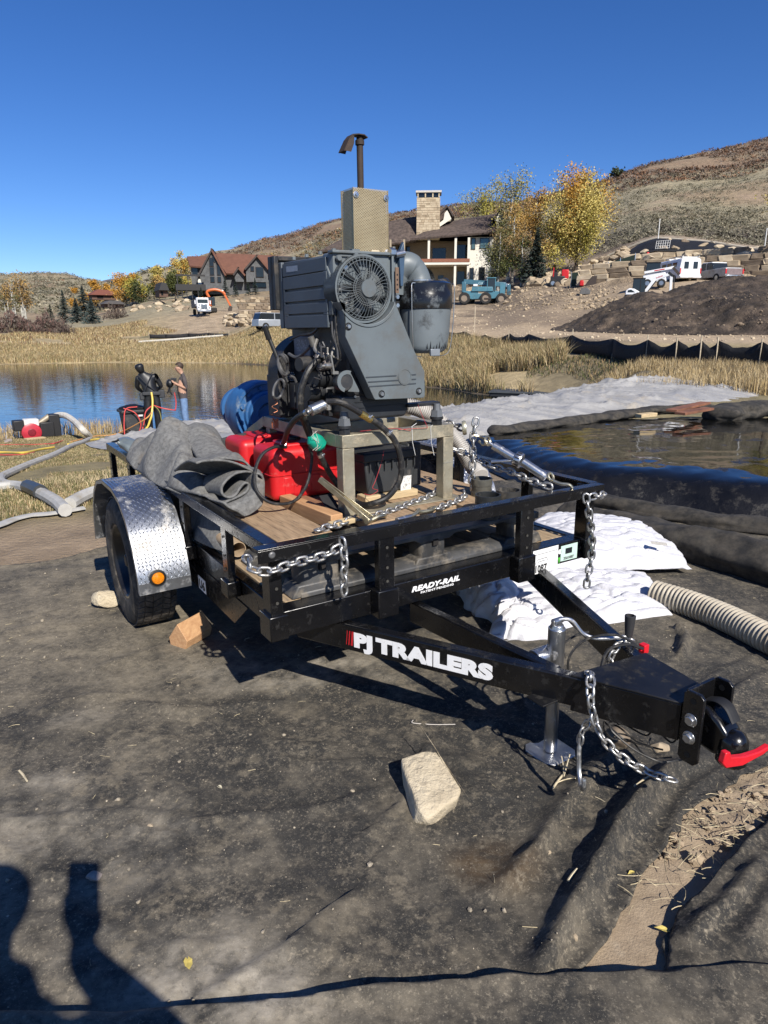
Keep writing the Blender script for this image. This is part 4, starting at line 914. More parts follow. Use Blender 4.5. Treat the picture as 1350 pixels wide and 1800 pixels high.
# misc wires, dark lumps
rr = random.Random(9)
for k in range(9):
    x, y = rr.uniform(555,600), rr.uniform(588,650)
    p = [tl(x+rr.uniform(-8,8)*j*.6, y+rr.uniform(0,10)*j, 1, .50+rr.uniform(-.03,.06)) for j in range(4)]
    EP(MB().tube(spline(p,5), rr.uniform(.002,.005), 5), 'engine_wire', gc if k % 3 else M('pale_wire',(.4,.38,.34),.5), smooth=True)
EP(MB().tube(spline([tl(583,565,1,.46),tl(585,590,1,.455),tl(592,610,1,.455),tl(594,630,1,.45)],6), .004, 6).tube(spline([tl(592,568,1,.46),tl(588,585,1,.455),tl(590,600,1,.455)],6), .003, 6), 'wiring_loom', gc, smooth=True)
for x, y, r_ in ((535,640,.03),(560,665,.04),(548,690,.035)):
    c = tl(x,y,1,.62); EP(MB().lathe([(0,.03),(r_,.03),(r_*1.1,.0),(r_*1.1,-.05)], c, (-1,-.2,0), 20), 'side_cover', engd, smooth=True)
# ---- hoses
def hose(pts, r_, lab, mat=hose_rubber, name='rubber_hose', cat='hose', n=10, clamp=()):
    sp_ = spline(pts, 8); o = MB().tube(sp_, r_, n)
    if clamp:
        t = thing(name, lab, cat, min(sp_, key=lambda v: v.z), TM)
        o.build('hose_body', mat, t, smooth=True)
        for i in clamp:
            c = sp_[i]; d = (sp_[min(i+1,len(sp_)-1)]-sp_[max(i-1,0)]).normalized()
            MB().lathe([(r_,-.007),(r_+.002,-.007),(r_+.002,.007),(r_,.007)], c, d, 16).cyl(c+V3(0,-r_,0), c+V3(.012,-r_-.004,.01), .004).build('hose_clamp', galv, t, smooth=True)
        return t
    return o.build(name, mat, frame=TM, base=min(sp_, key=lambda v: v.z), smooth=True, label=lab, cat=cat)
h1 = hose([tl(541,724,1,.44),tl(524,733,1,.50),tl(508,752,1,.62),tl(500,774,1,.78),tl(495,786,1,.90)], .0125, 'black fuel hose from the silver filter down to the red tank', clamp=(1,27))
flt = thing('fuel_filter', 'silver inline fuel filter on the left front of the engine stand', 'filter', tl(556,720,1,.44), TM)
fa, fb = tl(546,722,1,.44), tl(570,711,1,.44)
MB().cyl(fa, fb, .0225, n=26).build('filter_body', galv, flt, smooth=True, bevel=.003)
MB().cyl(fa+(fb-fa)*.45, fa+(fb-fa)*.52, .0235, n=26).build('filter_band', galv, flt, smooth=True)
MB().cyl(fa-(fb-fa)*.25, fa, .010).cyl(fb, fb+(fb-fa)*.3, .011).cyl(fb+(fb-fa)*.3, fb+(fb-fa)*.3+V3(0,0,-.03), .012).build('filter_nipple', nb_, flt, smooth=True)
h2 = hose([tl(574,706,1,.44),tl(600,708,1,.40),tl(634,726,1,.39),tl(668,748,1,.38),tl(694,775,1,.37),tl(705,812,1,.37),tl(702,845,1,.38),tl(682,873,1,.40),tl(655,885,1,.43),tl(634,886,1,.50),tl(608,868,1,.60),tl(585,840,1,.62),tl(566,806,1,.60),tl(560,790,1,.60)], .0135, 'thick black hose looping from the brass fitting in front of the stand leg', clamp=(19,28,98))
MB().cyl(tl(634,727,1,.388),tl(652,738,1,.386),.0155,n=12).cyl(tl(655,731,1,.386),tl(650,742,1,.386),.008).build('brass_fitting', M('brass',(.65,.45,.14),.3,.9), frame=TM, base=tl(643,732,1,.387), smooth=True, label='brass coupling in the thick black hose', cat='fitting')
teal = M('teal_primer_bulb', (.0,.30,.20), .5, 0, .15, 20)
pb = MB().tube([tl(545,766,1,.58),tl(549,771,1,.58),tl(556,777,1,.58),tl(563,784,1,.58),tl(566,789,1,.58)], [.014,.032,.038,.034,.016], 14)
pb.build('primer_bulb', teal, frame=TM, base=tl(556,777,1,.58), smooth=True, label='teal primer bulb wrapped with wire in front of the red tanks', cat='bulb')
MB().tube(spline([tl(533,728,1,.56),tl(540,745,1,.57),tl(548,768,1,.58)],6), .0115, 10).build('rubber_hose', hose_rubber, frame=TM, base=tl(548,768,1,.58), smooth=True, label='short black hose running down into the teal bulb', cat='hose')
ww = MB(); rr = random.Random(3)
for k in range(3): ww.tube(spline([tl(550+k*4,757,1,.55),tl(556+rr.uniform(-8,8),768,1,.545),tl(556+rr.uniform(-10,12),782,1,.545),tl(560+rr.uniform(-12,12),792,1,.55)],5), .0009, 4)
ww.build('tie_wire', M('white_wire',(.6,.55,.5),.5), frame=TM, base=tl(556,790,1,.55), smooth=True, label='thin pale wires twisted round the teal bulb', cat='wire')
hose([tl(503,786,1,.74),tl(482,786,1,.72),tl(460,800,1,.70),tl(448,830,1,.68),tl(450,860,1,.66),tl(468,880,1,.64),tl(492,886,1,.64),tl(518,880,1,.66),tl(538,855,1,.70),tl(546,825,1,.72),tl(548,800,1,.72),tl(543,785,1,.72)], .0075, 'thin black hose hanging in a wide loop before the red tank', n=8)
hose([tl(569,628,1,.55),tl(555,636,1,.54),tl(540,656,1,.53),tl(529,690,1,.54),tl(530,725,1,.55),tl(536,745,1,.60),tl(545,768,1,.62)], .014, 'thick black hose arching down the left side of the engine')
cop = M('copper_wire',(.55,.22,.12),.4,.6)
cw_ = MB().tube([tl(483+5*math.sin(t*1.05),705+t*2.2,1,.98) for t in np.linspace(0,11,34)], .0018, 5); rr = random.Random(2)
for k in range(14):
    p = [tl(484+rr.uniform(-6,6), 744+rr.uniform(-10,10), 1, 1.0) for _ in range(4)]; cw_.tube(spline(p,4), .0016, 4)
cw_.build('copper_wire', cop, frame=TM, base=tl(484,745,1,1.), smooth=True, label='tangled red copper wire on the left stand beam', cat='wire')
redw = M('red_wire',(.45,.03,.04),.5)
ow = MB()
for P_ in ([(735,712),(742,730),(752,752)], [(700,755),(735,753),(752,752)], [(633,758),(690,753),(722,757)]):
    ow.tube(spline([tl(a,b,1,.412 if b>740 else .44) for a,b in P_],5), .0011, 4)
ow.tube(spline([tl(675,792,1,.50),tl(670,815,1,.50),tl(660,845,1,.50),tl(655,858,1,.48),tl(664,862,1,.46),tl(652,870,1,.46),tl(640,868,1,.46)],5), .0013, 4)
ow.build('red_wire', redw, frame=TM, base=tl(655,868,1,.48), smooth=True, label='thin red wires along the front beam of the stand and down to the tote', cat='wire')
for px in (724,757):
    MB().tube([tl(px,750,1,.4175),tl(px+1,777,1,.4175),tl(px+6,800,1,.43)], .0018, 5).tube([tl(px,750,1,.418), tl(px+8,744,1,.48)], .0018, 5).build('cable_tie', M('white_nylon',(.7,.7,.68),.5), SF, smooth=True)
# ---- red fuel tanks
redt = M('red_fuel_tank_plastic', (.52,.012,.016), .42, 0, .08, 5, bump=.03, bscale=90, dust=(.45,.12,.10), dustamt=.12, dscale=9)
def tank(x0,x1,y0,y1,z0,z1,lab):
    t = thing('fuel_tank', lab, 'fuel tank', ((x0+x1)/2,(y0+y1)/2,z0), TM, group='red fuel tanks')
    b = MB().bx(x0,x1,y0,y1,z0,z1).build('tank_body', redt, t, bevel=.036, bseg=6)
    zm = z0+(z1-z0)*.50
    e=.0015; r_=.036
    pts=[]
    for cx, cy, a0 in ((x1-r_,y1-r_,0),(x0+r_,y1-r_,90),(x0+r_,y0+r_,180),(x1-r_,y0+r_,270)):
        for k in range(6): a=rad(a0+k*18); pts.append((cx+(r_+e)*math.cos(a),cy+(r_+e)*math.sin(a),zm))
    MB().tube(pts, .003, 5, closed=True).build('mould_seam', redt, t, smooth=True)
    MB().bx(x0+.10,x1-.10,y0+.035,y1-.035,z1-.004,z1+.012).build('top_pad', redt, t, bevel=.009, bseg=3)
    MB().lathe([(0,.016),(.026,.016),(.029,.013),(.029,.0)], (x0+.20,(y0+y1)/2+.04,z1+.010), n=20).build('filler_cap', M('cap_black',(.015,.015,.016),.5), t, smooth=True)
    mb = MB(); 
    for sx in (x0+.06, x0+.20, x0+.34): mb.bx(sx,sx+.05,y0-.003,y0+.01,z0+.03,zm-.012)
    mb.build('pressed_panel', redt, t, bevel=.004, kind='stuff')
    return t
tank(.34,.82,.82,1.07,.280,.535,'near red plastic fuel tank behind the hanging thin hose')
tank(.31,.76,1.125,1.385,.280,.540,'far red plastic fuel tank between the grey felt and the pump')
fc = tl(494,785,1,.90); MB().cyl(fc+V3(-.03,0,-.01), fc+V3(.02,0,.0), .014, n=8).cyl(fc+V3(0,0,.0), fc+V3(0,0,-.03), .012).build('tank_fitting', M('fitting_black',(.015,.015,.015),.5), frame=TM, base=fc+V3(0,0,-.03), smooth=True, label='black elbow fitting on top of the near red tank', cat='fitting')
# ---- black tote
tot = M('black_tote_plastic', (.028,.030,.032), .55, 0, .15, 8, dust=(.10,.09,.08), dustamt=.2)
TT = thing('tote_box', 'black plastic tote with a worn white label below the engine stand', 'box', (.84,.66,.31), TM)
MB().prism([(.715,.315),(.975,.315),(.990,.475),(.700,.475)], 1, .575, .82).build('tote_body', tot, TT, bevel=.008)
MB().bx(.692,.998,.562,.835,.472,.512).build('tote_lid', tot, TT, bevel=.006)
rbm = MB()
for x in np.linspace(.72,.97,7): rbm.bx(x,x+.006,.560,.568,.43,.474)
rbm.build('tote_rib', tot, TT, kind='stuff')
la, lb = tl(704,868,1,.5735), tl(722,835,1,.5735)
MB().add([(la.x,.5735,la.z),(lb.x,.5735,la.z),(lb.x+.004,.5735,lb.z),(la.x+.004,.5735,lb.z)], [(0,1,2,3)]).build('paper_label', M('worn_white_label',(.7,.69,.66),.7,0,.1,20,dust=(.05,.05,.05),dustamt=.32,dscale=55), TT)
MB().bx(1.00,1.085,.66,.95,.30,.52).build('tool_case', tot, frame=TM, base=(1.04,.8,.30), bevel=.01, label='narrow black case standing right of the tote', cat='case')
# ---- pipe couplers
for (x, y, r_, h, m_, lab) in ((1.075,.135,.058,.105,M('pvc_black',(.022,.024,.024),.45,0,.2,10,dust=(.12,.11,.09),dustamt=.25),'black pipe coupler nearest the front rail'),(1.225,.165,.056,.100,M('pvc_worn',(.035,.034,.032),.6,0,.3,10,dust=(.22,.19,.15),dustamt=.4),'scuffed dark pipe coupler right of the black one'),(1.250,.385,.052,.085,M('cast_metal_cup',(.16,.155,.13),.45,.5,.3,10,dust=(.25,.22,.16),dustamt=.3),'grey metal pipe coupler behind the black ones')):
    MB().lathe([(r_*.93,0),(r_,0),(r_,h*.25),(r_*.95,h*.27),(r_*.95,h*.6),(r_,h*.62),(r_,h),(r_*.88,h),(r_*.86,.01),(0,.01)], (x,y,.2505 if y<.2 else .278), n=32).build('pipe_coupler', m_, frame=TM, base=(x,y,.25), smooth=True, label=lab, cat='coupler', group='pipe couplers on the pallet')
# ---- load chains and binders
C5 = thing('load_chain', 'bright steel chain lying on the planks from the lever binder past the stand leg', 'chain', (.75,.4,.28), TM)
chain(C5, [(.30,.27,.292),(.42,.30,.292),(.52,.34,.292),(.545,.33,.295)], .045, .0054)
chain(C5, [(.60,.335,.288),(.72,.365,.288),(.85,.415,.289),(.97,.46,.29),(1.06,.50,.30),(1.078,.51,.31)], .043, .0054)
C6 = thing('load_chain', 'second steel chain on the planks hooked to the gold clevis by the right stand leg', 'chain', (1.0,.3,.28), TM)
chain(C6, [(.90,.27,.292),(.98,.30,.289),(1.06,.33,.289),(1.12,.36,.292),(1.16,.41,.30)], .043, .0054)
GH = thing('chain_clevis', 'gold zinc grab hook and eye lying on the boards behind the front rail', 'hook', (.85,.26,.28), TM)
MB().tube(spline([(.70,.20,.30),(.74,.215,.305),(.77,.235,.310),(.775,.26,.30),(.80,.265,.290),(.85,.262,.290),(.88,.27,.295),(.90,.29,.29),(.885,.305,.285),(.86,.29,.285)],6), .008, 8).build('hook_shank', gold_zinc, GH, smooth=True)
MB().cyl((.62,.185,.298),(.70,.20,.300),.012,.010).build('hook_rod', galv, GH, smooth=True)
LBd = thing('lever_binder', 'grey zinc lever load binder with a long channel handle leaning on the near tank', 'binder', (.54,.25,.285), TM)
a = tl(562,842,1,.46); b = tl(652,914,1,.27)
dv = (b-a).normalized(); 
for s_, w_ in ((-.012,.004),(.012,.004)):
    sd_ = dv.cross(V3(0,0,1)).normalized()
    pA = a+sd_*s_*.5; pB = b+sd_*s_*2.0
    MB().bar(pA, pB, .0055, .022, up=(0,0,1)).build('handle_flange', gold_zinc, LBd, bevel=.001)
MB().bar(a.lerp(b,.45)+V3(0,0,.0), b+V3(0,0,.002), .034, .004).build('handle_web', gold_zinc, LBd, bevel=.001)
MB().cyl(b+V3(-.03,-.01,.0), b+V3(.035,.02,.0), .012).tube(spline([b, b+V3(.04,.0,.01), b+V3(.075,.01,.005), b+V3(.09,.03,-.005)],5), .009, 8).build('binder_yoke', gold_zinc, LBd, smooth=True)
hp = a + (b-a)*.86
MB().cyl(hp+V3(-.02,-.012,0), hp+V3(-.026,-.020,0), .008, n=6).build('pivot_nut', gold_zinc, LBd)
# vertical chain, ratchet binder and its chains at the right
C7 = thing('load_chain', 'steel chain hanging straight down from the stand corner hook to the planks', 'chain', (1.21,.41,.28), TM)
chain(C7, [tl(836,742,1,.42),tl(832,760,1,.42),tl(831,800,1,.42),tl(829,840,1,.42),tl(828,866,1,.42)], .047, .0058, roll=.5, smooth=False)
RBd = thing('ratchet_binder', 'zinc ratchet load binder stretched from the stand chain to the front right rail', 'binder', tl(920,808,1,.22), TM)
y_of = lambda px: .42 + (px-820)/(1000-820)*(-.02-.42)
q1, q2, q3, q4, q5 = [tl(a_, b_, 1, y_of(a_)) for a_, b_ in ((867,783),(903,805),(919,812),(960,839),(990,852))]
MB().cyl(q1, q2+(q3-q2)*.3, .0185, n=22).build('ratchet_barrel', galv, RBd, smooth=True, bevel=.002)
MB().cyl(q3, q4, .0205, n=22).build('ratchet_barrel', galv, RBd, smooth=True, bevel=.002)
gr = MB().lathe([(0,-.017),(.034,-.017),(.037,-.012),(.037,.012),(.034,.017),(0,.017)], (q2+q3)/2, (q3-q2), 26); gr.build('ratchet_gear', galv, RBd, smooth=True)
for k in range(14):
    a_ = 2*math.pi*k/14; ax_ = (q3-q2).normalized(); u_ = ax_.cross(V3(0,0,1)).normalized(); w_ = ax_.cross(u_); c = (q2+q3)/2+(u_*math.cos(a_)+w_*math.sin(a_))*.0365
    MB().bar(c-ax_*.011, c+ax_*.011, .006, .003, up=(u_*math.cos(a_)+w_*math.sin(a_))).build('gear_slot', darkhole, RBd)
MB().bar((q2+q3)/2, tl(885,803,1,y_of(885))+V3(-.06,.02,-.02), .026, .008).build('ratchet_handle', galv, RBd, bevel=.002)
def eye(c, r_, w_, ax_, n, m_=gold_zinc):
    ax_ = Vector(ax_).normalized(); u_ = ax_.cross(V3(0,0,1)).normalized(); v_ = ax_.cross(u_)
    MB().tube([Vector(c)+(u_*math.cos(t)+v_*math.sin(t))*r_ for t in np.linspace(0,6.283,19)[:-1]], w_, 8, closed=True).build(n, m_, RBd, smooth=True)
eye(tl(857,775,1,y_of(857)), .020, .0065, (.3,-1,.3), 'binder_eye')
MB().tube(spline([tl(833,765,1,.40),tl(845,768,1,.38),tl(855,775,1,.34),tl(850,782,1,.345),tl(842,775,1,.37)],5), .0065, 8).build('binder_hook', gold_zinc, RBd, smooth=True)
MB().cyl(tl(860,778,1,y_of(860)), q1, .008).build('eye_bolt', galv, RBd, smooth=True)
eye(tl(968,838,1,y_of(968)), .018, .0065, (.2,-1,.6), 'binder_eye'); MB().tube(spline([tl(972,845,1,.04),tl(985,850,1,.01),tl(1000,852,1,-.02),tl(1006,858,1,-.03)],5), .0075, 8).build('binder_hook', gold_zinc, RBd, smooth=True)
HKc = tl(816,752,1,.44)
MB().lathe([(.012,-.008),(.033,-.010),(.036,0),(.033,.010),(.012,.008),(.012,-.008)], HKc, (.75,-.6,.1), 24).build('grab_hook', M('pale_gold_hook',(.55,.52,.38),.4,.7), frame=TM, base=HKc+V3(0,0,-.03), smooth=True, label='round pale gold grab hook at the right corner of the stand', cat='hook')
C8 = thing('load_chain', 'steel chain behind the stand running down to the right rail under the ratchet binder', 'chain', tl(900,820,1,.3), TM)
chain(C8, [tl(758,748,1,.62),tl(775,742,1,.58),tl(795,746,1,.52),tl(810,752,1,.46)], .047, .0058)
chain(C8, [tl(800,790,1,.50),tl(825,800,1,.46),tl(860,818,1,.36),tl(900,830,1,.24),tl(935,846,1,.12),tl(968,856,1,.03)], .047, .0058)
# ---- corrugated suction hose behind the stand
def corr(pts, r_, pitch, amp, mat, n=18, **k):
    sp_ = spline(pts, 24); D = [0]
    for a_, b_ in zip(sp_, sp_[1:]): D.append(D[-1]+(b_-a_).length)
    N_ = int(D[-1]/pitch*4); PP = np.array([tuple(p) for p in sp_]); out = []; R_ = []
    for i in range(N_+1):
        s_ = i*pitch/4; out.append(Vector([np.interp(s_, D, PP[:, j]) for j in range(3)])); R_.append(r_+amp*(1 if i % 4 in (0,1) else -1))
    return MB().tube(out, R_, n)
ribm = M('pale_ribbed_hose', (.42,.40,.37), .5, 0, .1, 20, dust=(.2,.18,.15), dustamt=.2)
cpts = [(.88,1.30,.64),(1.05,1.24,.66),(1.24,1.05,.66),(1.40,.98,.59),(1.50,.90,.46),(1.53,.80,.33),(1.50,.68,.29)]
corr(cpts, .042, .012, .0035, ribm).build('suction_hose', ribm, frame=TM, base=(1.50,.68,.26), smooth=True, label='pale ribbed suction hose curving down behind the engine stand', cat='hose')
dkr = M('dark_ribbed_hose', (.06,.062,.062), .5, 0, .2, 20)
corr([(.42,1.30,.50),(.34,1.40,.47),(.24,1.50,.42),(.20,1.7,.34),(.2,1.95,.25)], .052, .010, .003, dkr).build('suction_hose', dkr, frame=TM, base=(.2,1.9,.2), smooth=True, label='dark ribbed hose leaving the blue pump towards the felt', cat='hose')
# black sheeting hanging over the right rail at the front corner
# ---- grey felt blanket
felt = M('grey_wool_felt', (.185,.185,.180), .95, 0, .30, 55, col2=(.09,.09,.088), bump=.5, bscale=140, dust=(.15,.125,.095), dustamt=.16, dscale=5)
FB = thing('felt_blanket', 'crumpled grey felt blanket heaped over the left rail beside the red tanks', 'blanket', (.15,1.2,.28), TM)
def sheet(rows, name, nu=10, nv=10, thick=.009, fold=None, sub=1):
    """lofted cloth: rows of control points, spline in both directions"""
    A = [spline(r_, nv) for r_ in rows]; m = min(len(a_) for a_ in A); colsl = [spline([a_[j] for a_ in A], nu) for j in range(m)]
    h = len(colsl[0]); V = []
    for i in range(h):
        for j in range(m):
            p = colsl[j][i].copy()
            if fold: p = p + fold(i/(h-1), j/(m-1), p)
            V.append(p)
    F_ = [(i*m+j, i*m+j+1, (i+1)*m+j+1, (i+1)*m+j) for i in range(h-1) for j in range(m-1)]
    o = link_mesh(name, V, F_, felt, FB, fix=False, smooth='all')
    s_ = o.modifiers.new('t','SOLIDIFY'); s_.thickness = thick; s_.offset = 0
    return o
def fl2(k1, a1, k2, a2, seed):
    def f(u_, v_, p):
        n = mnoise.noise(V3(p.x*5+seed, p.y*4, p.z*5)); w = math.sin(math.pi*v_)**.35
        return V3(-.5,-.3,1).normalized()*w*(a1*math.sin(k1*u_*6.283+n*2.6+v_*2) + a2*math.sin(k2*u_*6.283+n*4+v_*5)*(.4+v_) + .022*n)
    return f
# main drape: from back-left over the rail towards the deck at the front
yy = lambda px,py,y: tl(px,py,1,y)
sheet([[V3(-.07,1.98,.36),V3(.02,1.99,.43),V3(.16,2.00,.43),V3(.32,1.98,.34)],
       [V3(-.08,1.80,.35),V3(.00,1.78,.46),V3(.14,1.76,.54),V3(.32,1.76,.38)],
       [V3(-.085,1.58,.35),V3(-.01,1.56,.46),V3(.10,1.54,.58),V3(.26,1.56,.50)],
       [V3(-.085,1.34,.345),V3(-.02,1.30,.44),V3(.07,1.30,.52),V3(.20,1.32,.42)],
       [V3(-.07,1.06,.36),V3(-.01,1.04,.40),V3(.05,1.04,.42),V3(.14,1.08,.33)],
       [V3(-.01,.82,.37),V3(.04,.84,.36),V3(.12,.86,.35),V3(.26,.90,.29)]], 'felt_layer', 14, 18, fold=fl2(2.6,.040,6.5,.022,1.))
# long upper roll, from the top ridge down to the tank
def rollsheet(prof, axis_pts, name):
    rows_ = []
    base = axis_pts[0]
    for q_ in axis_pts: rows_.append([q_ + (p_ if not callable(p_) else p_) for p_ in prof])
    return sheet(rows_, name, 8, 6)
E1 = [tl(x_, y_, 1, .80) for x_, y_ in ((322,752),(345,742),(372,752),(398,790),(425,800),(440,820))]
sheet([[tl(322,748,1,1.60),tl(345,738,1,1.62),tl(372,748,1,1.60),tl(392,775,1,1.55)],
       [tl(325,760,1,1.50),tl(350,748,1,1.50),tl(380,765,1,1.45),tl(400,790,1,1.40)],
       [tl(335,785,1,1.35),tl(360,770,1,1.35),tl(392,785,1,1.28),tl(412,805,1,1.22)],
       [tl(350,812,1,1.15),tl(380,800,1,1.15),tl(412,798,1,1.08),tl(432,815,1,1.02)],
       [tl(362,818,1,.98),tl(392,808,1,.96),tl(428,812,1,.90),tl(445,828,1,.86)]], 'felt_layer', 8, 10, fold=fl2(1.2,.008,3,.006,4.))
# front roll: a real scroll swept back along the trailer
z6 = lambda a_, b_: (200+a_/4.82, 700+b_/4.82)
scroll = [z6(*q_) for q_ in [(700,548),(760,528),(860,522),(960,534),(1080,570),(1180,618),(1120,622),(1040,640),(965,685),(918,750),(925,815),(975,842),(1030,825),(1075,760),(1115,722),(1146,738),(1125,800),(1040,845),(960,880),(905,930)]]
rows_ = []
for y0_, sx, sc in ((.70,0,1.0),(.76,0,1.0),(.83,0,.97),(.92,0,.88),(1.0,0,.72)):
    r0 = [tl(a_ , b_, 1, .70) for a_, b_ in scroll]; c0 = r0[0]
    rows_.append([c0+(p-c0)*sc + V3((y0_-.70)*-.05, (y0_-.70), (y0_-.70)*-.02-(y0_-.70)**2*.9) for p in r0])
sheet(rows_, 'felt_layer', 6, 8, fold=lambda u_, v_, p: V3(0,0,.006*mnoise.noise(p*9)))
# body under the roll, standing on the plank
und = [z6(*q_) for q_ in [(880,925),(985,905),(1110,850),(1180,760),(1190,640)]]
lowc = [z6(*q_) for q_ in [(1078,1042),(1130,1010),(1200,950),(1262,880),(1265,690)]]
r1 = [tl(a_,b_,1,.69) for a_,b_ in und]; r2 = [tl(a_,b_,1,.665) for a_,b_ in lowc]
for p in r2: p.z = max(p.z, .287)
sheet([[p+V3(-.12,.40,.03) for p in r1],[p+V3(-.03,.15,.0) for p in r1],r1,[(a_+b_)/2+V3(-.008,-.012,.0) for a_,b_ in zip(r1,r2)],r2], 'felt_layer', 8, 10, fold=lambda u_, v_, p: V3(0,-1,0)*.012*mnoise.noise(p*7))
r3 = [z6(*q_) for q_ in [(1190,640),(1235,640),(1268,700),(1270,850)]]
ra = [tl(a_,b_,1,.68) for a_,b_ in r3]
sheet([ra,[p+V3(.035,.12,-.005) for p in ra],[p+V3(.02,.30,-.01) for p in ra]], 'felt_layer', 8, 8, fold=lambda u_, v_, p: V3(0,0,.008*mnoise.noise(p*9)))
# deep middle fold between them and the lower edge over the rail
sheet([[V3(-.03,1.00,.362),V3(.06,1.02,.40),V3(.15,1.05,.43)],[V3(-.02,.86,.374),V3(.05,.88,.385),V3(.13,.92,.37)],[V3(.0,.74,.372),V3(.05,.74,.35),V3(.12,.76,.31)],[V3(.03,.63,.372),V3(.07,.62,.33),V3(.13,.64,.292)]], 'felt_layer', 8, 8, fold=fl2(2.2,.012,4,.008,8.))
sheet([[V3(.05,1.95,.12),V3(.2,1.95,.30),V3(.32,1.9,.2)],[V3(.0,1.4,.12),V3(.16,1.4,.40),V3(.30,1.4,.2)],[V3(.0,.95,.12),V3(.14,.98,.34),V3(.28,1.0,.2)],[V3(.05,.70,.12),V3(.14,.74,.28),V3(.28,.75,.2)]], 'felt_layer', 6, 6, fold=fl2(2,.015,4,.01,12.))
# clear tarp end at the back left
tarp = M('dull_blue_plastic_sheet', (.16,.19,.20), .3, 0, .2, 8)
A = [tl(*z6(45,350),1,2.1),tl(*z6(120,335),1,2.15),tl(*z6(200,365),1,2.1),tl(*z6(290,400),1,2.0)]; B = [tl(*z6(60,430),1,2.1),tl(*z6(130,470),1,2.0),tl(*z6(190,500),1,1.95),tl(*z6(270,520),1,1.85)]
Cq = [p+V3(0,.25,-.05) for p in A]; 
tA = [spline(r_,8) for r_ in (Cq, A, [(p+q_)/2+V3(-.02,-.03,.02) for p,q_ in zip(A,B)], B)]; m = len(tA[0])
cs_ = [spline([t_[j] for t_ in tA], 6) for j in range(m)]; h = len(cs_[0])
o = link_mesh('plastic_sheet', [cs_[j][i]+V3(0,0,.012*mnoise.noise(cs_[j][i]*14)) for i in range(h) for j in range(m)], [(i*m+j,i*m+j+1,(i+1)*m+j+1,(i+1)*m+j) for i in range(h-1) for j in range(m-1)], tarp, base=(-.02,2.05,.35), frame=TM, fix=False, smooth='all', label='folded blue grey plastic sheet at the back left corner of the trailer', cat='plastic sheet')
o.modifiers.new('t','SOLIDIFY').thickness = .003
for k in range(6): EP(MB().bx(.787,.800,.58+k*.05,.60+k*.05,1.12,1.36), 'cooling_fin', eng, bevel=.001)
EP(MB().tube(spline([(.512,.60,1.10),(.500,.66,1.06),(.506,.80,1.05),(.512,.92,1.03)],6), .006, 7), 'fuel_line', hose_rubber, smooth=True)
EP(MB().tube(spline([(.885,.50,.78),(.90,.52,.86),(.89,.55,.98),(.84,.56,1.08)],6), .009, 8), 'coolant_hose', hose_rubber, smooth=True)
EP(MB().tube(spline([(.515,.47,1.16),(.503,.455,1.10),(.508,.45,1.02),(.52,.455,.96),(.50,.50,.90)],6), .0045, 6), 'wiring_loom', hose_rubber, smooth=True)
for z in (.74,.765): EP(MB().bx(.60,.86,.476,.4795,z,z+.004), 'sump_rib', engd)
for x in (.60,.66,.72,.78,.84): EP(MB().lathe([(0,.006),(.006,.006),(.007,0)], (x,.479,.792), (0,-1,0), 6), 'sump_bolt', galv)
EP(MB().bx(.515,.545,.475,.52,1.06,1.12), 'sensor_block', engd, bevel=.003)
# ================================================================ near ground: cloths, soil, debris
def poly_sd(P, X, Y):
    """signed distance (inside positive) and nearest boundary point"""
    best = np.full(X.shape, 1e9); bx = np.zeros(X.shape); by = np.zeros(X.shape); n = len(P)
    for i in range(n):
        x1, y1 = P[i]; x2, y2 = P[(i+1) % n]; dx, dy = x2-x1, y2-y1
        t = np.clip(((X-x1)*dx+(Y-y1)*dy)/(dx*dx+dy*dy+1e-12), 0, 1); qx = x1+t*dx; qy = y1+t*dy
        d = np.hypot(X-qx, Y-qy); m = d < best; best = np.where(m, d, best); bx = np.where(m, qx, bx); by = np.where(m, qy, by)
    return np.where(pin_poly(P, X, Y), best, -best), bx, by
def smooth_poly(P, k=5, jit=.0, seed=1, closed=True):
    pts = spline([(a, b, 0) for a, b in P], k, closed=closed); r = random.Random(seed)
    return [(p.x+r.uniform(-jit, jit), p.y+r.uniform(-jit, jit)) for p in pts]
def line_d(L, X, Y):
    best = np.full(X.shape, 1e9); tt = np.zeros(X.shape); n = len(L)
    for i in range(n-1):
        x1, y1 = L[i]; x2, y2 = L[i+1]; dx, dy = x2-x1, y2-y1
        t = np.clip(((X-x1)*dx+(Y-y1)*dy)/(dx*dx+dy*dy+1e-12), 0, 1); d0 = np.hypot(X-x1-t*dx, Y-y1-t*dy)
        side = np.sign((X-x1)*dy-(Y-y1)*dx)
        m = d0 < np.abs(best); best = np.where(m, d0*np.where(side == 0, 1, side), best); tt = np.where(m, (i+t)/(n-1), tt)
    return best, tt
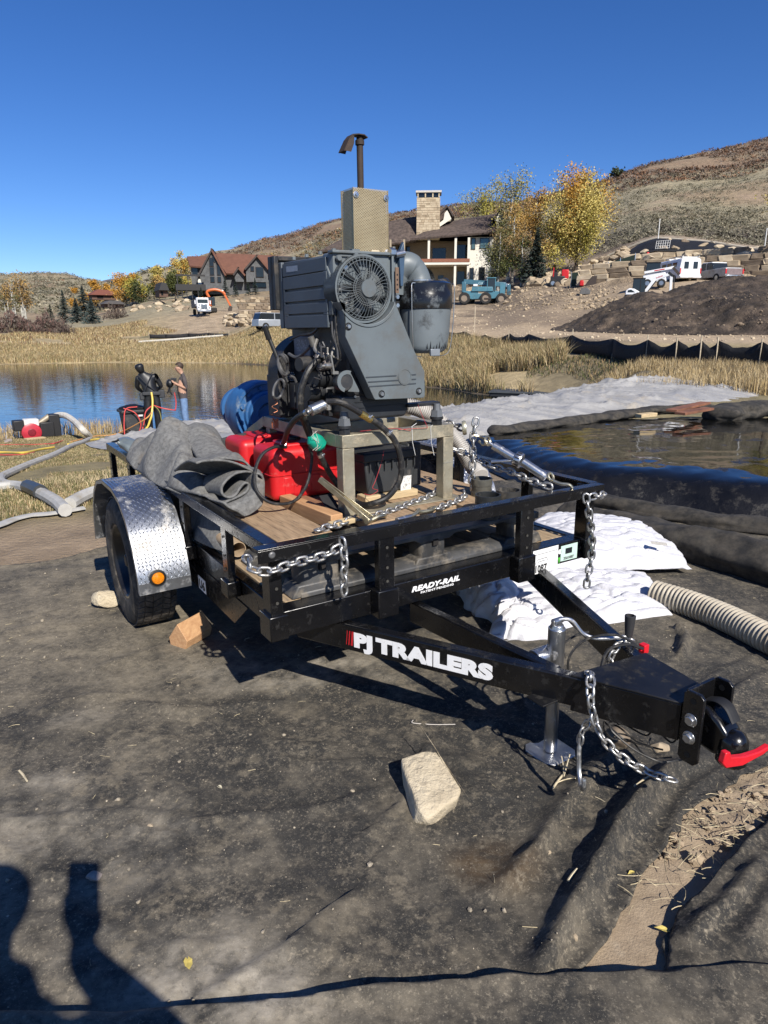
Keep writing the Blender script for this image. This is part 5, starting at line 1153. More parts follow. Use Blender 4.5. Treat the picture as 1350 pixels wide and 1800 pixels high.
WR_ = [ # photo polyline, height, width right side, width left side
 ([(1092,1345),(1062,1375),(1020,1405),(985,1450),(955,1500),(925,1548),(880,1580),(835,1595)], .036, .045, .011),
 ([(1262,1342),(1185,1372),(1130,1425),(1085,1490),(1055,1545),(1010,1625),(965,1715),(935,1760)], .062, .050, .013),
 ([(1165,1410),(1110,1475),(1062,1560),(1035,1640)], .022, .04, .015),
 ([(1000,1380),(1075,1345),(1130,1330)], .03, .06, .02),
 ([(60,1262),(110,1240),(160,1230),(225,1232)], .012, .03, .010),
 ([(225,1240),(285,1252),(335,1260),(390,1252),(440,1243),(520,1235)], .020, .04, .009),
 ([(212,1452),(262,1470),(322,1482)], .010, .02, .008),
 ([(300,1456),(360,1453),(430,1442),(500,1434),(560,1428),(620,1410),(690,1385)], .016, .04, .010),
 ([(500,1680),(545,1640),(590,1600),(630,1575)], .016, .03, .010),
 ([(800,1790),(812,1740),(825,1700)], .012, .02, .01), 
 ([(60,1580),(110,1590),(150,1610)], .010, .02, .01), ([(880,1410),(800,1400),(740,1440)], .012, .08, .03),
 ([(960,1330),(900,1290),(800,1280)], .015, .09, .04), ([(250,1640),(300,1560),(320,1500)], .012, .05, .02),
 ([(40,1660),(120,1700),(190,1730)], .012, .03, .01), ([(320,1790),(400,1740),(480,1690),(560,1660)], .014, .03, .012),
 ([(1195,1170),(1205,1130),(1185,1110)], .05, .02, .02), ([(1150,1330),(1230,1260),(1340,1190)], .022, .05, .014),
 ([(343,1476),(338,1560),(330,1660),(318,1790)], .007, .045, .003), ([(1060,1290),(1180,1240),(1260,1190),(1350,1150)], .012, .05, .012),
 ([(150,1190),(260,1150),(330,1130)], .010, .05, .02), ([(0,1120),(80,1100),(170,1105)], .012, .06, .02), ([(380,1330),(470,1310),(600,1320)], .008, .05, .02),
]
fabm = M('black_geotextile', (.05,.05,.05), .92, 0, .34, 26, bump=.30, bscale=320, attr='zone', detail=15, stretch=(1,1.7,1))
def speckle(m):
    nt = m.node_tree; N = nt.nodes; b = N['Principled BSDF']; src = b.inputs['Base Color'].links[0].from_socket; tc = N.new('ShaderNodeTexCoord')
    def nz(sc, lo, hi, det=8):
        n = N.new('ShaderNodeTexNoise'); n.inputs['Scale'].default_value = sc; n.inputs['Detail'].default_value = det; n.inputs['Roughness'].default_value = .72; nt.links.new(tc.outputs['Object'], n.inputs['Vector'])
        r_ = N.new('ShaderNodeMapRange'); r_.inputs[1].default_value = lo; r_.inputs[2].default_value = hi; nt.links.new(n.outputs['Fac'], r_.inputs[0]); return r_.outputs[0]
    def mul(a, b_):
        n = N.new('ShaderNodeMath'); n.operation = 'MULTIPLY'; nt.links.new(a, n.inputs[0])
        if hasattr(b_, 'is_linked'): nt.links.new(b_, n.inputs[1])
        else: n.inputs[1].default_value = b_
        return n.outputs[0]
    for f, c in ((mul(nz(11, .50, .66), .62), (.022,.021,.019)), (mul(mul(nz(16, .49, .60), nz(2.2, .42, .60)), .50), (.22,.185,.13)), (mul(mul(nz(38, .52, .62), nz(3.1, .38, .58)), .50), (.20,.17,.125)), (mul(nz(75, .54, .66), .4), (.016,.015,.014)), (mul(mul(nz(80, .54, .66), nz(5, .38, .60)), .55), (.34,.29,.21)), (mul(nz(210, .58, .68), .55), (.38,.34,.26))):
        x = N.new('ShaderNodeMix'); x.data_type = 'RGBA'; nt.links.new(f, x.inputs[0]); nt.links.new(src, x.inputs[6]); x.inputs[7].default_value = (*c, 1); src = x.outputs[2]
    nt.links.new(src, b.inputs['Base Color'])
speckle(fabm)
_rc = random.Random(31); CREASE = []
for _k in range(34):
    _x, _y = _rc.uniform(-2.0, 2.2), _rc.uniform(1.1, 3.6); _a = _rc.choice((_rc.gauss(.5,.35), _rc.gauss(2.5,.4))); _L = []
    for _j in range(6): _L.append((_x, _y)); _x += math.cos(_a)*.14; _y += math.sin(_a)*.14; _a += _rc.gauss(0,.35)
    CREASE.append((_L, _rc.uniform(.006,.017), _rc.uniform(.014,.04), _rc.uniform(.006,.011)))
def fab_height(X, Y, wr=True):
    Z = .016 + _sines(X, Y, 41, 2.0, 4)*.007 + _sines(X, Y, 43, 14., 3)*.0016 + (1-np.abs(_sines(X*.8, Y*1.5, 45, 3.2, 4, .6)))**3*.009
    if wr:
        for L, h, wl, wr_ in [([gpt(*q) for q in L_], h_, a_, b_) for L_, h_, a_, b_ in WR_]+(CREASE if X.size > 40000 else []):
            d, t = line_d(L, X, Y)
            w = np.where(d > 0, wl, wr_); taper = np.clip(np.minimum(t, 1-t)*6+.0, 0, 1)
            taper = np.where((t <= 0) | (t >= 1), 0, taper)**.6
            Z = Z + h*np.exp(-(d/w)**2)*taper
    return Z
def fab_color(X, Y, bias=0.):
    n1 = _sines(X, Y, 51, 3.0, 6, .7); n2 = _sines(X, Y, 53, 16., 5, .75); n3 = _sines(X, Y, 55, 1.1, 3)
    left = np.clip((.6-X)/2.2, 0, 1)
    d = np.clip(.05+.40*left+.26*n1+.22*n2+.15*n3+bias, 0, 1)[..., None]
    base = np.array([.022,.021,.019]); du = np.array([.20,.170,.122])
    C = base*(1-d)+du*d
    for (px, py, rx, ry, am) in ((490,1195,.35,.13,.75),(560,1170,.3,.1,.5),(390,1770,.22,.10,.95),(370,1720,.16,.14,.6),(200,1500,.35,.2,.3),(60,1450,.3,.3,.3),(90,1380,.10,.05,.5),(160,1700,.1,.08,.4),(620,1190,.2,.08,.4),(110,1270,.2,.06,.3),(600,1100,.3,.2,.35)):
        gx, gy = gpt(px, py); m = np.exp(-((X-gx)/rx)**2-((Y-gy)/ry)**2)*am*np.clip(.75+.6*n2+.3*n1, 0, 1.2); m = np.clip(m, 0, 1)[..., None]; C = C*(1-m)+np.array([.30,.27,.22])*m
    gx, gy = gpt(868, 1530); m = np.clip(np.exp(-(((X-gx)/.13)**2+((Y-gy)/.10)**2)**2)*.75*(1+.3*n1), 0, 1)[..., None]; C = C*(1-m)+np.array([.060,.038,.018])*m
    return C
def cloth(name, P, xs, ys, label, cat, zoff=0., cut=None, wr=True, bias=0., edge=.010, mat=None, hfun=None, kind=None, thick=.004):
    Xg, Yg = np.meshgrid(xs, ys, indexing='ij'); sd, bx, by = poly_sd(P, Xg, Yg)
    if cut is not None:
        s2, cx, cy = poly_sd(cut, Xg, Yg); m = (-s2) < sd; sd = np.where(m, -s2, sd); bx = np.where(m, cx, bx); by = np.where(m, cy, by)
    cell = max(np.diff(xs).min(), np.diff(ys).min())*1.5
    dxs = np.gradient(xs)[:, None]; dys = np.gradient(ys)[None, :]; cell = np.maximum(dxs, dys)*1.2
    out = (sd < 0) & (sd > -cell); Xn = np.where(out, bx, Xg); Yn = np.where(out, by, Yg); sdn = np.maximum(sd, 0)
    Z = zoff + fab_height(Xn, Yn, wr) + edge*np.exp(-(sdn/.025)**2)*(1+.8*_sines(Xn, Yn, 61, 9., 3))
    if hfun is not None: Z = Z + hfun(Xn, Yn, sdn)
    ok = sd > -cell
    n0, n1 = Xg.shape; ix = np.arange(n0*n1).reshape(n0, n1)
    f = np.stack([ix[:-1,:-1], ix[1:,:-1], ix[1:,1:], ix[:-1,1:]], -1); keep = ok[:-1,:-1]&ok[1:,:-1]&ok[1:,1:]&ok[:-1,1:]&((sd[:-1,:-1]>0)|(sd[1:,:-1]>0)|(sd[1:,1:]>0)|(sd[:-1,1:]>0))
    f = f[keep]; used, inv = np.unique(f, return_inverse=True); f = inv.reshape(-1, 4)
    V = np.stack([Xn, Yn, Z], -1).reshape(-1, 3)[used]
    Cc = fab_color(Xn, Yn, bias).reshape(-1, 3)[used]
    o = link_mesh(name, V, f, mat or fabm, None, base=(float(V[:,0].mean()), float(V[:,1].mean()), 0), fix=False, smooth='all', label=label, cat=cat, kind=kind)
    ca = o.data.color_attributes.new('zone', 'FLOAT_COLOR', 'POINT'); ca.data.foreach_set('color', np.concatenate([Cc, np.ones((len(Cc), 1))], 1).ravel())
    s_ = o.modifiers.new('t','SOLIDIFY'); s_.thickness = thick; s_.offset = -1
    return o
strip = smooth_poly(DIRT_STRIP, 5, .012, 3)
Lb = [gpt(*q) for q in [(-600,1028),(-300,1012),(-120,1006),(0,1002),(60,996),(110,988),(150,979),(190,968)]]
main_poly = [(-6,-1.5)] + [(a, b) for a, b in Lb] + [(-1.35,4.3),(-.9,5.2),(0,6.2),(1.5,7.0),(5,7.4),(9.5,7.4),(9.5,-1.5)]
main_poly = [(a+(random.Random(i).uniform(-.02,.02) if 0 < i < 9 else 0), b+(random.Random(i+50).uniform(-.02,.02) if 0 < i < 9 else 0)) for i, (a, b) in enumerate(main_poly)]
xs = np.concatenate([np.arange(-6,-2.3,.12), np.arange(-2.3,2.4,.019), np.arange(2.4,9.5,.10)]); ys = np.concatenate([np.arange(-1.5,.95,.15), np.arange(.95,3.0,.017), np.arange(3.0,5,.035), np.arange(5,7.5,.08)])
cloth('ground_cloth', main_poly, xs, ys, 'large dusty black geotextile sheet spread under the trailer', 'ground cloth', cut=strip)
P2 = smooth_poly([gpt(*q) for q in [(1362,1446),(1300,1510),(1240,1583),(1200,1612),(1178,1650),(1170,1720),(1166,1765),(1180,1900),(1900,1900),(1900,1250),(1500,1330)]], 4, .004, 7)
xs2 = np.arange(.55, 2.6, .015); ys2 = np.arange(.9, 2.3, .014)
def h2(X, Y, sd):
    z = 0
    for L, h, w in (([(1350,1520),(1300,1600),(1230,1660),(1200,1690)],.03,.022),([(1390,1560),(1340,1640),(1310,1710)],.028,.022)):
        d, t = line_d([gpt(*q) for q in L], X, Y); z = z + h*np.exp(-(d/np.where(d>0,w*2,w*.6))**2)*np.clip(np.minimum(t,1-t)*5,0,1)
    return z + .03*np.clip(sd/.06, 0, 1)*(1-np.clip(sd/.6, 0, 1)*.6)
cloth('ground_cloth', P2, xs2, ys2, 'second black cloth piece at the lower right beyond the strip of bare soil', 'ground cloth', zoff=.004, wr=False, bias=.05, hfun=h2, edge=.022)
P3 = smooth_poly([gpt(*q) for q in [(-200,1822),(300,1806),(540,1789),(700,1768),(860,1751),(1000,1742),(1170,1735),(1350,1731),(1600,1728)]], 4, .003, 9, closed=False) + [gpt(1900,2050), gpt(-400,2050)]
cloth('ground_cloth', P3, np.arange(-1.0, 1.8, .015), np.arange(.75, 1.4, .012), 'folded edge of black cloth along the very bottom of the photo', 'ground cloth', zoff=.030, wr=False, bias=.12, edge=.016, hfun=lambda X, Y, sd: .012*np.clip(sd/.03,0,1))
# bare soil strip
soil_P = [(a, b) for a, b in DIRT_STRIP]; cxs = sum(a for a, b in soil_P)/len(soil_P)
xs3 = np.arange(.3, 2.4, .012); ys3 = np.arange(.75, 2.7, .012); Xg, Yg = np.meshgrid(xs3, ys3, indexing='ij')
sd, _, _ = poly_sd(strip, Xg, Yg); keepv = sd > -.12
rough = np.clip(_sines(Xg, Yg, 71, 2.2, 3)*1.2+(Yg-1.55)*1.6, 0, 1)
ridge = 1-np.abs(_sines(Xg, Yg, 73, 22., 5, .62)); Zs = .006+_sines(Xg, Yg, 75, 5., 3)*.006+rough*(ridge-.4)*.060*np.clip(.3+sd*8,.1,1)+_sines(Xg, Yg, 77, 60., 3)*.0015
n0, n1 = Xg.shape; ix = np.arange(n0*n1).reshape(n0, n1); f = np.stack([ix[:-1,:-1],ix[1:,:-1],ix[1:,1:],ix[:-1,1:]],-1); kp = keepv[:-1,:-1]&keepv[1:,1:]&keepv[1:,:-1]&keepv[:-1,1:]; f = f[kp]; used, inv = np.unique(f, return_inverse=True)
soilm = M('dry_crumbly_soil', (.36,.28,.19), .95, 0, .25, 18, col2=(.24,.18,.12), bump=.6, bscale=150, dust=(.42,.34,.24), dustamt=.2, dscale=9)
link_mesh('soil', np.stack([Xg,Yg,Zs],-1).reshape(-1,3)[used], inv.reshape(-1,4), soilm, kind='structure', fix=False, smooth='all')
# ---- scatter helper
def ico(sub=1, seed=0, amp=.25, flat=1.):
    bm = bmesh.new(); bmesh.ops.create_icosphere(bm, subdivisions=sub, radius=1); r = random.Random(seed)
    o = V3(r.uniform(0,99), r.uniform(0,99), r.uniform(0,99))
    V = []
    for v in bm.verts:
        k = 1+amp*mnoise.noise(v.co*1.3+o)*1.6; V.append((v.co.x*k, v.co.y*k, v.co.z*k*flat))
    F_ = [tuple(l.index for l in f_.verts) for f_ in bm.faces]; bm.free(); return np.array(V), np.array(F_)
def blockrock(seed, amp=.18, cuts=9, flat=.7, sub=2):
    """angular rock: sphere shaved by random planes"""
    V, F_ = ico(sub, seed, 0.05, 1.); r = np.random.default_rng(seed)
    for _ in range(cuts):
        n = r.normal(size=3); n /= np.linalg.norm(n); d = r.uniform(.52, .8); s_ = V@n; V = V - np.outer(np.maximum(s_-d, 0), n)
    V = V*(1+r.normal(size=(len(V),1))*.02); V[:,2] *= flat; return V, F_
def scatter(bases, pos, scl, rz, tilt=0.3, seed=0):
    r = np.random.default_rng(seed); Vs = []; Fs = []; off = 0; n = len(pos); which = r.integers(0, len(bases), n)
    for b, (bv, bf) in enumerate(bases):
        idx_ = np.where(which == b)[0]
        if not len(idx_): continue
        k = len(idx_); c, s_ = np.cos(rz[idx_]), np.sin(rz[idx_]); ta = r.normal(0, tilt, k); ct, st = np.cos(ta), np.sin(ta)
        sc = scl[idx_]; sc = sc[:, None]*np.ones(3) if sc.ndim == 1 else sc
        v = bv[None]*sc[:, None, :]
        y = v[...,1]*ct[:,None]-v[...,2]*st[:,None]; z = v[...,1]*st[:,None]+v[...,2]*ct[:,None]; x = v[...,0]
        X_ = x*c[:,None]-y*s_[:,None]; Y_ = x*s_[:,None]+y*c[:,None]
        v = np.stack([X_,Y_,z],-1)+pos[idx_][:,None,:]
        Vs.append(v.reshape(-1,3)); Fs.append((bf[None]+(np.arange(k)*len(bv))[:,None,None]+off).reshape(-1,bf.shape[1])); off += k*len(bv)
    return np.concatenate(Vs), np.concatenate(Fs)
def stuff(name, bases, pos, scl, rz, mat, label, cat, tilt=.3, seed=0, smooth=False, kind='stuff'):
    V, F_ = scatter(bases, pos, scl, rz, tilt, seed)
    return link_mesh(name, V, F_, mat, fix=False, smooth='all' if smooth else False, label=label, cat=cat, kind=kind)
# clods on the soil and grit on the cloth
rk = [ico(1, s_, .35, .8) for s_ in range(4)]
def rnd_in(P, n, seed):
    r = np.random.default_rng(seed); a = np.array(P); x = r.uniform(a[:,0].min(), a[:,0].max(), n*6); y = r.uniform(a[:,1].min(), a[:,1].max(), n*6)
    m = pin_poly(P, x, y); return x[m][:n], y[m][:n]
x, y = rnd_in(strip, 620, 5); m = (_sines(x, y, 71, 2.2, 3)*1.2+(y-1.5)*1.6) > -.1; x, y = x[m], y[m]
r = np.random.default_rng(4); sc = r.gamma(1.1, .0042, len(x)).clip(.002,.022)
stuff('soil_clod', rk, np.stack([x,y,.012+sc*.3+r.uniform(0,.01,len(x))],-1), sc, r.uniform(0,6.28,len(x)), soilm, 'loose crumbs of dry soil on the bare strip at lower right', 'soil')
n = 3400; x = r.uniform(-2.2, 2.2, n); y = r.uniform(1.0, 4.2, n)**1.0; s1, _, _ = poly_sd(main_poly, x, y); s2, _, _ = poly_sd(strip, x, y); m = (s1 > .02)&(s2 < -.02)&((_sines(x, y, 81, 2.5, 4) + np.clip(-x,0,1)*.5) > -.1); x, y = x[m], y[m]
z = fab_height(x, y); sc = r.gamma(1.0, .0013, len(x)).clip(.0010,.009)
pebm = M('pale_grit', (.42,.36,.27), .9, 0, .3, 60)
stuff('grit', rk[:2], np.stack([x,y,z+sc*.6],-1), sc, r.uniform(0,6.28,len(x)), pebm, 'pale grit and crumbs strewn over the black cloth', 'grit')
# straw and stems
def straws(name, x, y, z, L, w, mat, label, seed, cat='straw', up=.12, seg=3):
    r = np.random.default_rng(seed); n = len(x); V = []; F_ = []
    for i in range(n):
        a = r.uniform(0,6.28); bend = r.normal(0,.5); p = np.array([x[i],y[i],z[i]+.002]); l = L*r.uniform(.35,1.2)/seg; k0 = len(V); ww = w*r.uniform(.6,1.3); el = abs(r.normal(0,up))
        for k in range(seg+1):
            nrm = np.array([-math.sin(a), math.cos(a), 0])*ww*(1-.4*k/seg)
            V += [p-nrm, p+nrm, p+np.array([0,0,ww*1.6])]
            a += bend*.4; p = p+np.array([math.cos(a)*l, math.sin(a)*l, l*el*(1-1.2*k/seg)])
        for k in range(seg):
            q_ = k0+3*k; F_ += [(q_,q_+3,q_+5,q_+2),(q_+1,q_+2,q_+5,q_+4)]
    return link_mesh(name, V, F_, mat, fix=False, label=label, cat=cat, kind='stuff')
strawm = M('straw', (.55,.46,.29), .8, 0, .3, 30)
x = r.uniform(-2.2,2.2,230); y = r.uniform(1.0,4.0,230); s1,_,_ = poly_sd(main_poly,x,y); s2,_,_ = poly_sd(strip,x,y); m=(s1>.02)&(s2<-.03); x,y=x[m],y[m]
straws('straw_bits', x, y, fab_height(x,y), .035, .0008, strawm, 'thin bits of straw scattered on the black cloth', 3)
x,y = rnd_in(strip, 260, 8); m=(y>1.45); x,y=x[m],y[m]
straws('straw_bits', x, y, np.full(len(x),.03), .06, .0011, strawm, 'straw mixed into the bare soil strip', 5, up=.3)
def twig(pts, w, lab, nm='twig'):
    P_ = [V3(*gpt(a,b), .0) for a,b in pts]
    for p in P_: p.z = float(fab_height(np.array([p.x]),np.array([p.y]))[0])+.006
    return P_
tm = M('pale_dry_stem', (.62,.53,.36), .8, 0, .2, 40)
MB().tube(spline(twig([(971,1400),(985,1378),(993,1370)],0,''),5), .004, 6).tube(spline(twig([(975,1392),(990,1385),(1002,1383),(1010,1388)],0,''),5), .002, 5).tube(spline([V3(*gpt(990,1378),.03),V3(*gpt(996,1362),.05),V3(*gpt(1000,1352),.065)],4), .0025, 5).tube(spline([V3(*gpt(990,1378),.03),V3(*gpt(988,1362),.045),V3(*gpt(985,1355),.06)],4), .0018, 5).build('dry_plant_stalk', tm, base=(*gpt(985,1385),0), smooth=True, label='branched pale dried stalk on the cloth left of the strong wrinkle', cat='plant')
MB().tube(spline(twig([(726,1275),(724,1279),(735,1281),(765,1283),(800,1285)],0,''),6), .0016, 6).build('wire_stem', M('white_wire',(0,0,0)), base=(*gpt(760,1283),0), smooth=True, label='thin white bent wire lying above the limestone block', cat='wire')
for (a,b,c_,d_,w,l) in ((1112,1410,1138,1400,.0035,'pale stick between the two long cloth wrinkles'),(1045,1415,1062,1425,.0012,'thin straw left of the pale stick'),(997,1570,1012,1554,.004,'short fat stem on the cloth near the lower wrinkle'),(36,1368,50,1388,.004,'pale chip of wood at the far left of the cloth')):
    MB().tube(twig([(a,b),((a+c_)/2,(b+d_)/2-1),(c_,d_)],0,''), [w,w*1.1,w*.7], 6).build('stick', tm, base=(*gpt(a,b),0), smooth=True, label=l, cat='stick')
def leaf(px, py, s_, col, lab, a0):
    x_, y_ = gpt(px, py); z_ = float(fab_height(np.array([x_]),np.array([y_]))[0])+.004
    pts = [(0,-1,0),(.45,-.5,.12),(.5,.1,.25),(.2,.6,.15),(0,1.1,0),(-.25,.6,.2),(-.5,.1,.35),(-.4,-.5,.2)]
    V = [V3(x_,y_,z_)+Matrix.Rotation(a0,3,'Z')@V3(*p)*s_ for p in pts]+[V3(x_,y_,z_)]
    link_mesh('fallen_leaf', V, [(i,(i+1)%8,8) for i in range(8)], M('leaf_'+('yellow' if col else 'pale'), (.60,.48,.13) if col else (.55,.5,.36), .7, 0, .2, 60), base=(x_,y_,z_), fix=False, label=lab, cat='leaf', group='fallen leaves on the ground cloths').modifiers.new('t','SOLIDIFY').thickness=.0008
leaf(332,1706,.020,1,'curled yellow leaf by the cloth seam at bottom left',.4); leaf(1163,1645,.018,1,'yellow leaf on the bare soil by the lower cloth edge',1.2); leaf(1108,1550,.012,1,'small yellow leaf on the cloth left of the soil strip',2.); leaf(382,1675,.010,0,'pale leaf scrap right of the seam at bottom left',.2); leaf(1302,1688,.014,0,'pale leaf fragment on the lower right cloth',.9); leaf(1305,1660,.013,0,'light leaf bit above another on the lower right cloth',2.6); leaf(1340,1702,.013,1,'yellowish leaf bit at the right edge of the lower cloth',.1); leaf(386,1392,.013,0,'pale crumpled leaf in the middle left of the cloth',1.)
# ---- rocks and wood near the wheel
lime = M('cream_limestone', (.58,.50,.36), .9, 0, .14, 6, col2=(.42,.35,.24), bump=.7, bscale=45, dust=(.33,.27,.19), dustamt=.16, dscale=22)
def hullrock(name, pts, mat, label, base, cat='rock', bev=.008, group=None):
    bm = bmesh.new(); [bm.verts.new(p) for p in pts]; bmesh.ops.convex_hull(bm, input=bm.verts); 
    bmesh.ops.delete(bm, geom=[v for v in bm.verts if not v.link_faces], context='VERTS')
    bmesh.ops.bevel(bm, geom=list(bm.edges), offset=bev, segments=2, affect='EDGES', profile=.6)
    bmesh.ops.triangulate(bm, faces=bm.faces); bmesh.ops.subdivide_edges(bm, edges=[e for e in bm.edges if e.calc_length()>.02], cuts=2, use_grid_fill=True)
    bmesh.ops.triangulate(bm, faces=bm.faces)
    for v in bm.verts: v.co += v.normal*(mnoise.noise(v.co*28)*.0035+mnoise.noise(v.co*90)*.0014)
    V_ = [tuple(v.co) for v in bm.verts]; [setattr(v,'index',i) for i,v in enumerate(bm.verts)]; bm.verts.index_update(); F_ = [tuple(v.index for v in f_.verts) for f_ in bm.faces]; bm.free()
    return link_mesh(name, V_, F_, mat, base=base, smooth=True, ang=60, label=label, cat=cat, group=group)
T = lambda px,py,z: V3(*gpt(px,py,z), z)
top = [T(703,1333,.105),T(745,1320,.115),T(768,1320,.112),T(785,1345,.105),T(811,1385,.085),T(806,1402,.08),T(748,1442,.055),T(735,1420,.075)]
bot = [p+V3(-.005,.006,-p.z+.0) for p in [T(712,1352,.09),T(752,1345,.09),T(780,1358,.08),T(805,1395,.06),T(765,1436,.045),T(728,1425,.06)]]
hullrock('limestone_block', top+bot, lime, 'pale flat topped limestone block lying on the black cloth before the tongue', (*gpt(750,1400),0))
def smallrock(px, py, r_, lab, mat=lime, seed=1, h=.7, zz=None, nm='rock', **k):
    x_, y_ = gpt(px, py); z_ = zz if zz is not None else max(gz(x_,y_), -.02)+.015
    V_, F_ = blockrock(seed, sub=3, flat=h); V_ = V_*r_*np.array([1,.8,1])+np.array([x_,y_,z_+r_*h*.75])
    return link_mesh(nm, V_, F_, mat, base=(x_,y_,z_), smooth=True, ang=25, label=lab, cat='rock', **k)
smallrock(190,1070,.085,'cream rock chocking the trailer wheel from behind',seed=3); smallrock(168,1556,.026,'small round stone half inside the shadow of the phone',M('grey_stone',(.36,.30,.26),.9,0,.2,20),5,.6)
smallrock(1158,1328,.035,'tan stone under the coupler',M('tan_stone',(.40,.32,.22),.9,0,.2,20),6); smallrock(1082,1318,.05,'brown dirty stone in the wires below the tongue',M('brown_stone',(.22,.17,.12),.9,0,.3,14),8,.9)
for i,(a,b,s_) in enumerate(((880,1575,.012),(208,1415,.010),(265,1462,.010),(690,1500,.010),(960,1510,.014),(500,1300,.009),(1010,1660,.012),(560,1620,.010),(1315,1470,.02),(620,1400,.010))):
    smallrock(a,b,s_,['crumb beside the brown stain','pebble left of the small wrinkle','pebble under the small wrinkle','crumb below the limestone block','stone on the middle wrinkle','pebble above the limestone block','mud crumb near the long lower wrinkle','pebble left of the brown stain','lump of earth on the soil strip near the right edge','crumb left of the limestone block'][i], M('pale_grit',(0,0,0)) if i%2 else M('tan_stone',(0,0,0)), 20+i)
# wedge block
A_ = [T(291,1115,.0),T(297,1137,.0),T(340,1108,.0),T(335,1128,.0)]
wc = T(318,1125,0); 
wbk = MB().prism([(-.0,0),(.10,0),(.115,.05),(.055,.135),(-.008,.05)], 1, 0, .20)
Rw = Matrix.Translation(T(300,1136,.018)) @ Euler((0,0,rad(-25)),'XYZ').to_matrix().to_4x4() @ Matrix.Scale(.93,4)
wbk.v = [tuple(Rw @ Vector(v)) for v in wbk.v]
wbk.build('timber_wedge', lumber, base=T(318,1125,.0), bevel=.003, label='pointed offcut of orange timber standing beside the tyre', cat='wood block')
# ---- white sand bags right of the trailer
wbag = M('white_woven_poly', (.60,.60,.63), .6, 0, .08, 12, bump=.4, bscale=60, dust=(.45,.40,.33), dustamt=.05, dscale=9)
def pillow(corners, h, name, lab, mat, seed, nu=72, nv=72, pinch=.35, wr=.02, zlift=0., cat='bag', base=None, group=None, sag=None):
    """sealed stuffed cloth over four ground corners"""
    a,b,c,d = [Vector(q_) for q_ in corners]; V = []; F_ = []
    for top_ in (1,0):
        for i in range(nu):
            for j in range(nv):
                u_, v_ = i/(nu-1), j/(nv-1); p = (a*(1-u_)+b*u_)*(1-v_)+(d*(1-u_)+c*u_)*v_
                w = (max(0,math.sin(math.pi*u_))*max(0,math.sin(math.pi*v_)))**pinch
                q_ = p*3.2+V3(seed,seed*.7,0)
                fold = (1-min(1,abs(mnoise.noise(V3(q_.x*1.6+mnoise.noise(q_*1.1),q_.y*3.6,0)))*4.5))*wr*1.2+(1-min(1,abs(mnoise.noise(q_*2.3+V3(5,0,0)))*5))*wr*.8
                z_ = p.z+zlift + (h*w*(1+.25*mnoise.noise(q_*.5)) - fold*w**.5 + .004 if top_ else -.0)
                e_ = (1-w)*.03*mnoise.noise(q_*4)
                V.append((p.x+e_, p.y+e_*.7, z_+(e_*.4 if top_ else 0)))
    n_ = nu*nv
    for i in range(nu-1):
        for j in range(nv-1):
            q_ = i*nv+j; F_.append((q_,q_+nv,q_+nv+1,q_+1)); F_.append((n_+q_+1,n_+q_+nv+1,n_+q_+nv,n_+q_))
    ed = [i*nv for i in range(nu)]+[(nu-1)*nv+j for j in range(1,nv)]+[i*nv+nv-1 for i in range(nu-2,-1,-1)]+[j for j in range(nv-2,0,-1)]
    for i in range(len(ed)): a_, b_ = ed[i], ed[(i+1)%len(ed)]; F_.append((a_,b_,b_+n_,a_+n_))
    o = link_mesh(name, V, F_, mat, base=base or (a+b+c+d)/4, fix=True, smooth='all', label=lab, cat=cat, group=group)
    return o
pillow([T(905,1118,.015),T(1185,1085,.015),T(1135,1012,.015),T(850,1020,.015)], .13, 'sand_bag', 'lower white woven bag right of the trailer beside the ribbed pipe', wbag, 2.3, wr=.022, group='white woven bags')
pillow([T(850,1005,.10),T(1218,1000,.06),T(1150,935,.10),T(960,905,.10)], .15, 'sand_bag', 'upper white woven bag with a printed tag right of the trailer', wbag, 7.1, wr=.018, group='white woven bags')
pillow([T(858,1125,.015),T(975,1128,.015),T(960,1075,.015),T(880,1060,.03)], .10, 'sand_bag', 'crumpled white bag end under the trailer frame in half shade', wbag, 11.4, wr=.04, group='white woven bags')
pillow([T(820,1075,.015),T(900,1115,.015),T(930,1040,.015),T(800,1015,.03)], .17, 'sand_bag', 'white bag in deep shade below the front crossmember', wbag, 15.2, wr=.03, group='white woven bags')
p0 = T(1145,962,.19)
MB().add([p0+V3(0,0,.02),p0+V3(.09,-.03,.018),p0+V3(.10,.02,.024),p0+V3(.01,.05,.026)],[(0,1,2,3)]).build('bag_tag', M('bag_tag_paper',(.6,.57,.5),.7,0,.2,90), base=p0, label='small pale printed tag lying on the upper white bag', cat='tag')
# ribbed pipe
pipem = M('dirty_ribbed_pipe', (.46,.41,.32), .55, 0, .14, 9, dust=(.30,.24,.17), dustamt=.3, dscale=6)
corr([T(1150,1042,.085),T(1215,1062,.085),T(1280,1088,.085),T(1350,1122,.085),T(1430,1160,.085)], .066, .024, .0065, pipem, n=26).build('ribbed_drain_pipe', pipem, base=T(1250,1080,.0), smooth='all', label='thick beige ribbed suction pipe lying on the cloth at right', cat='pipe')
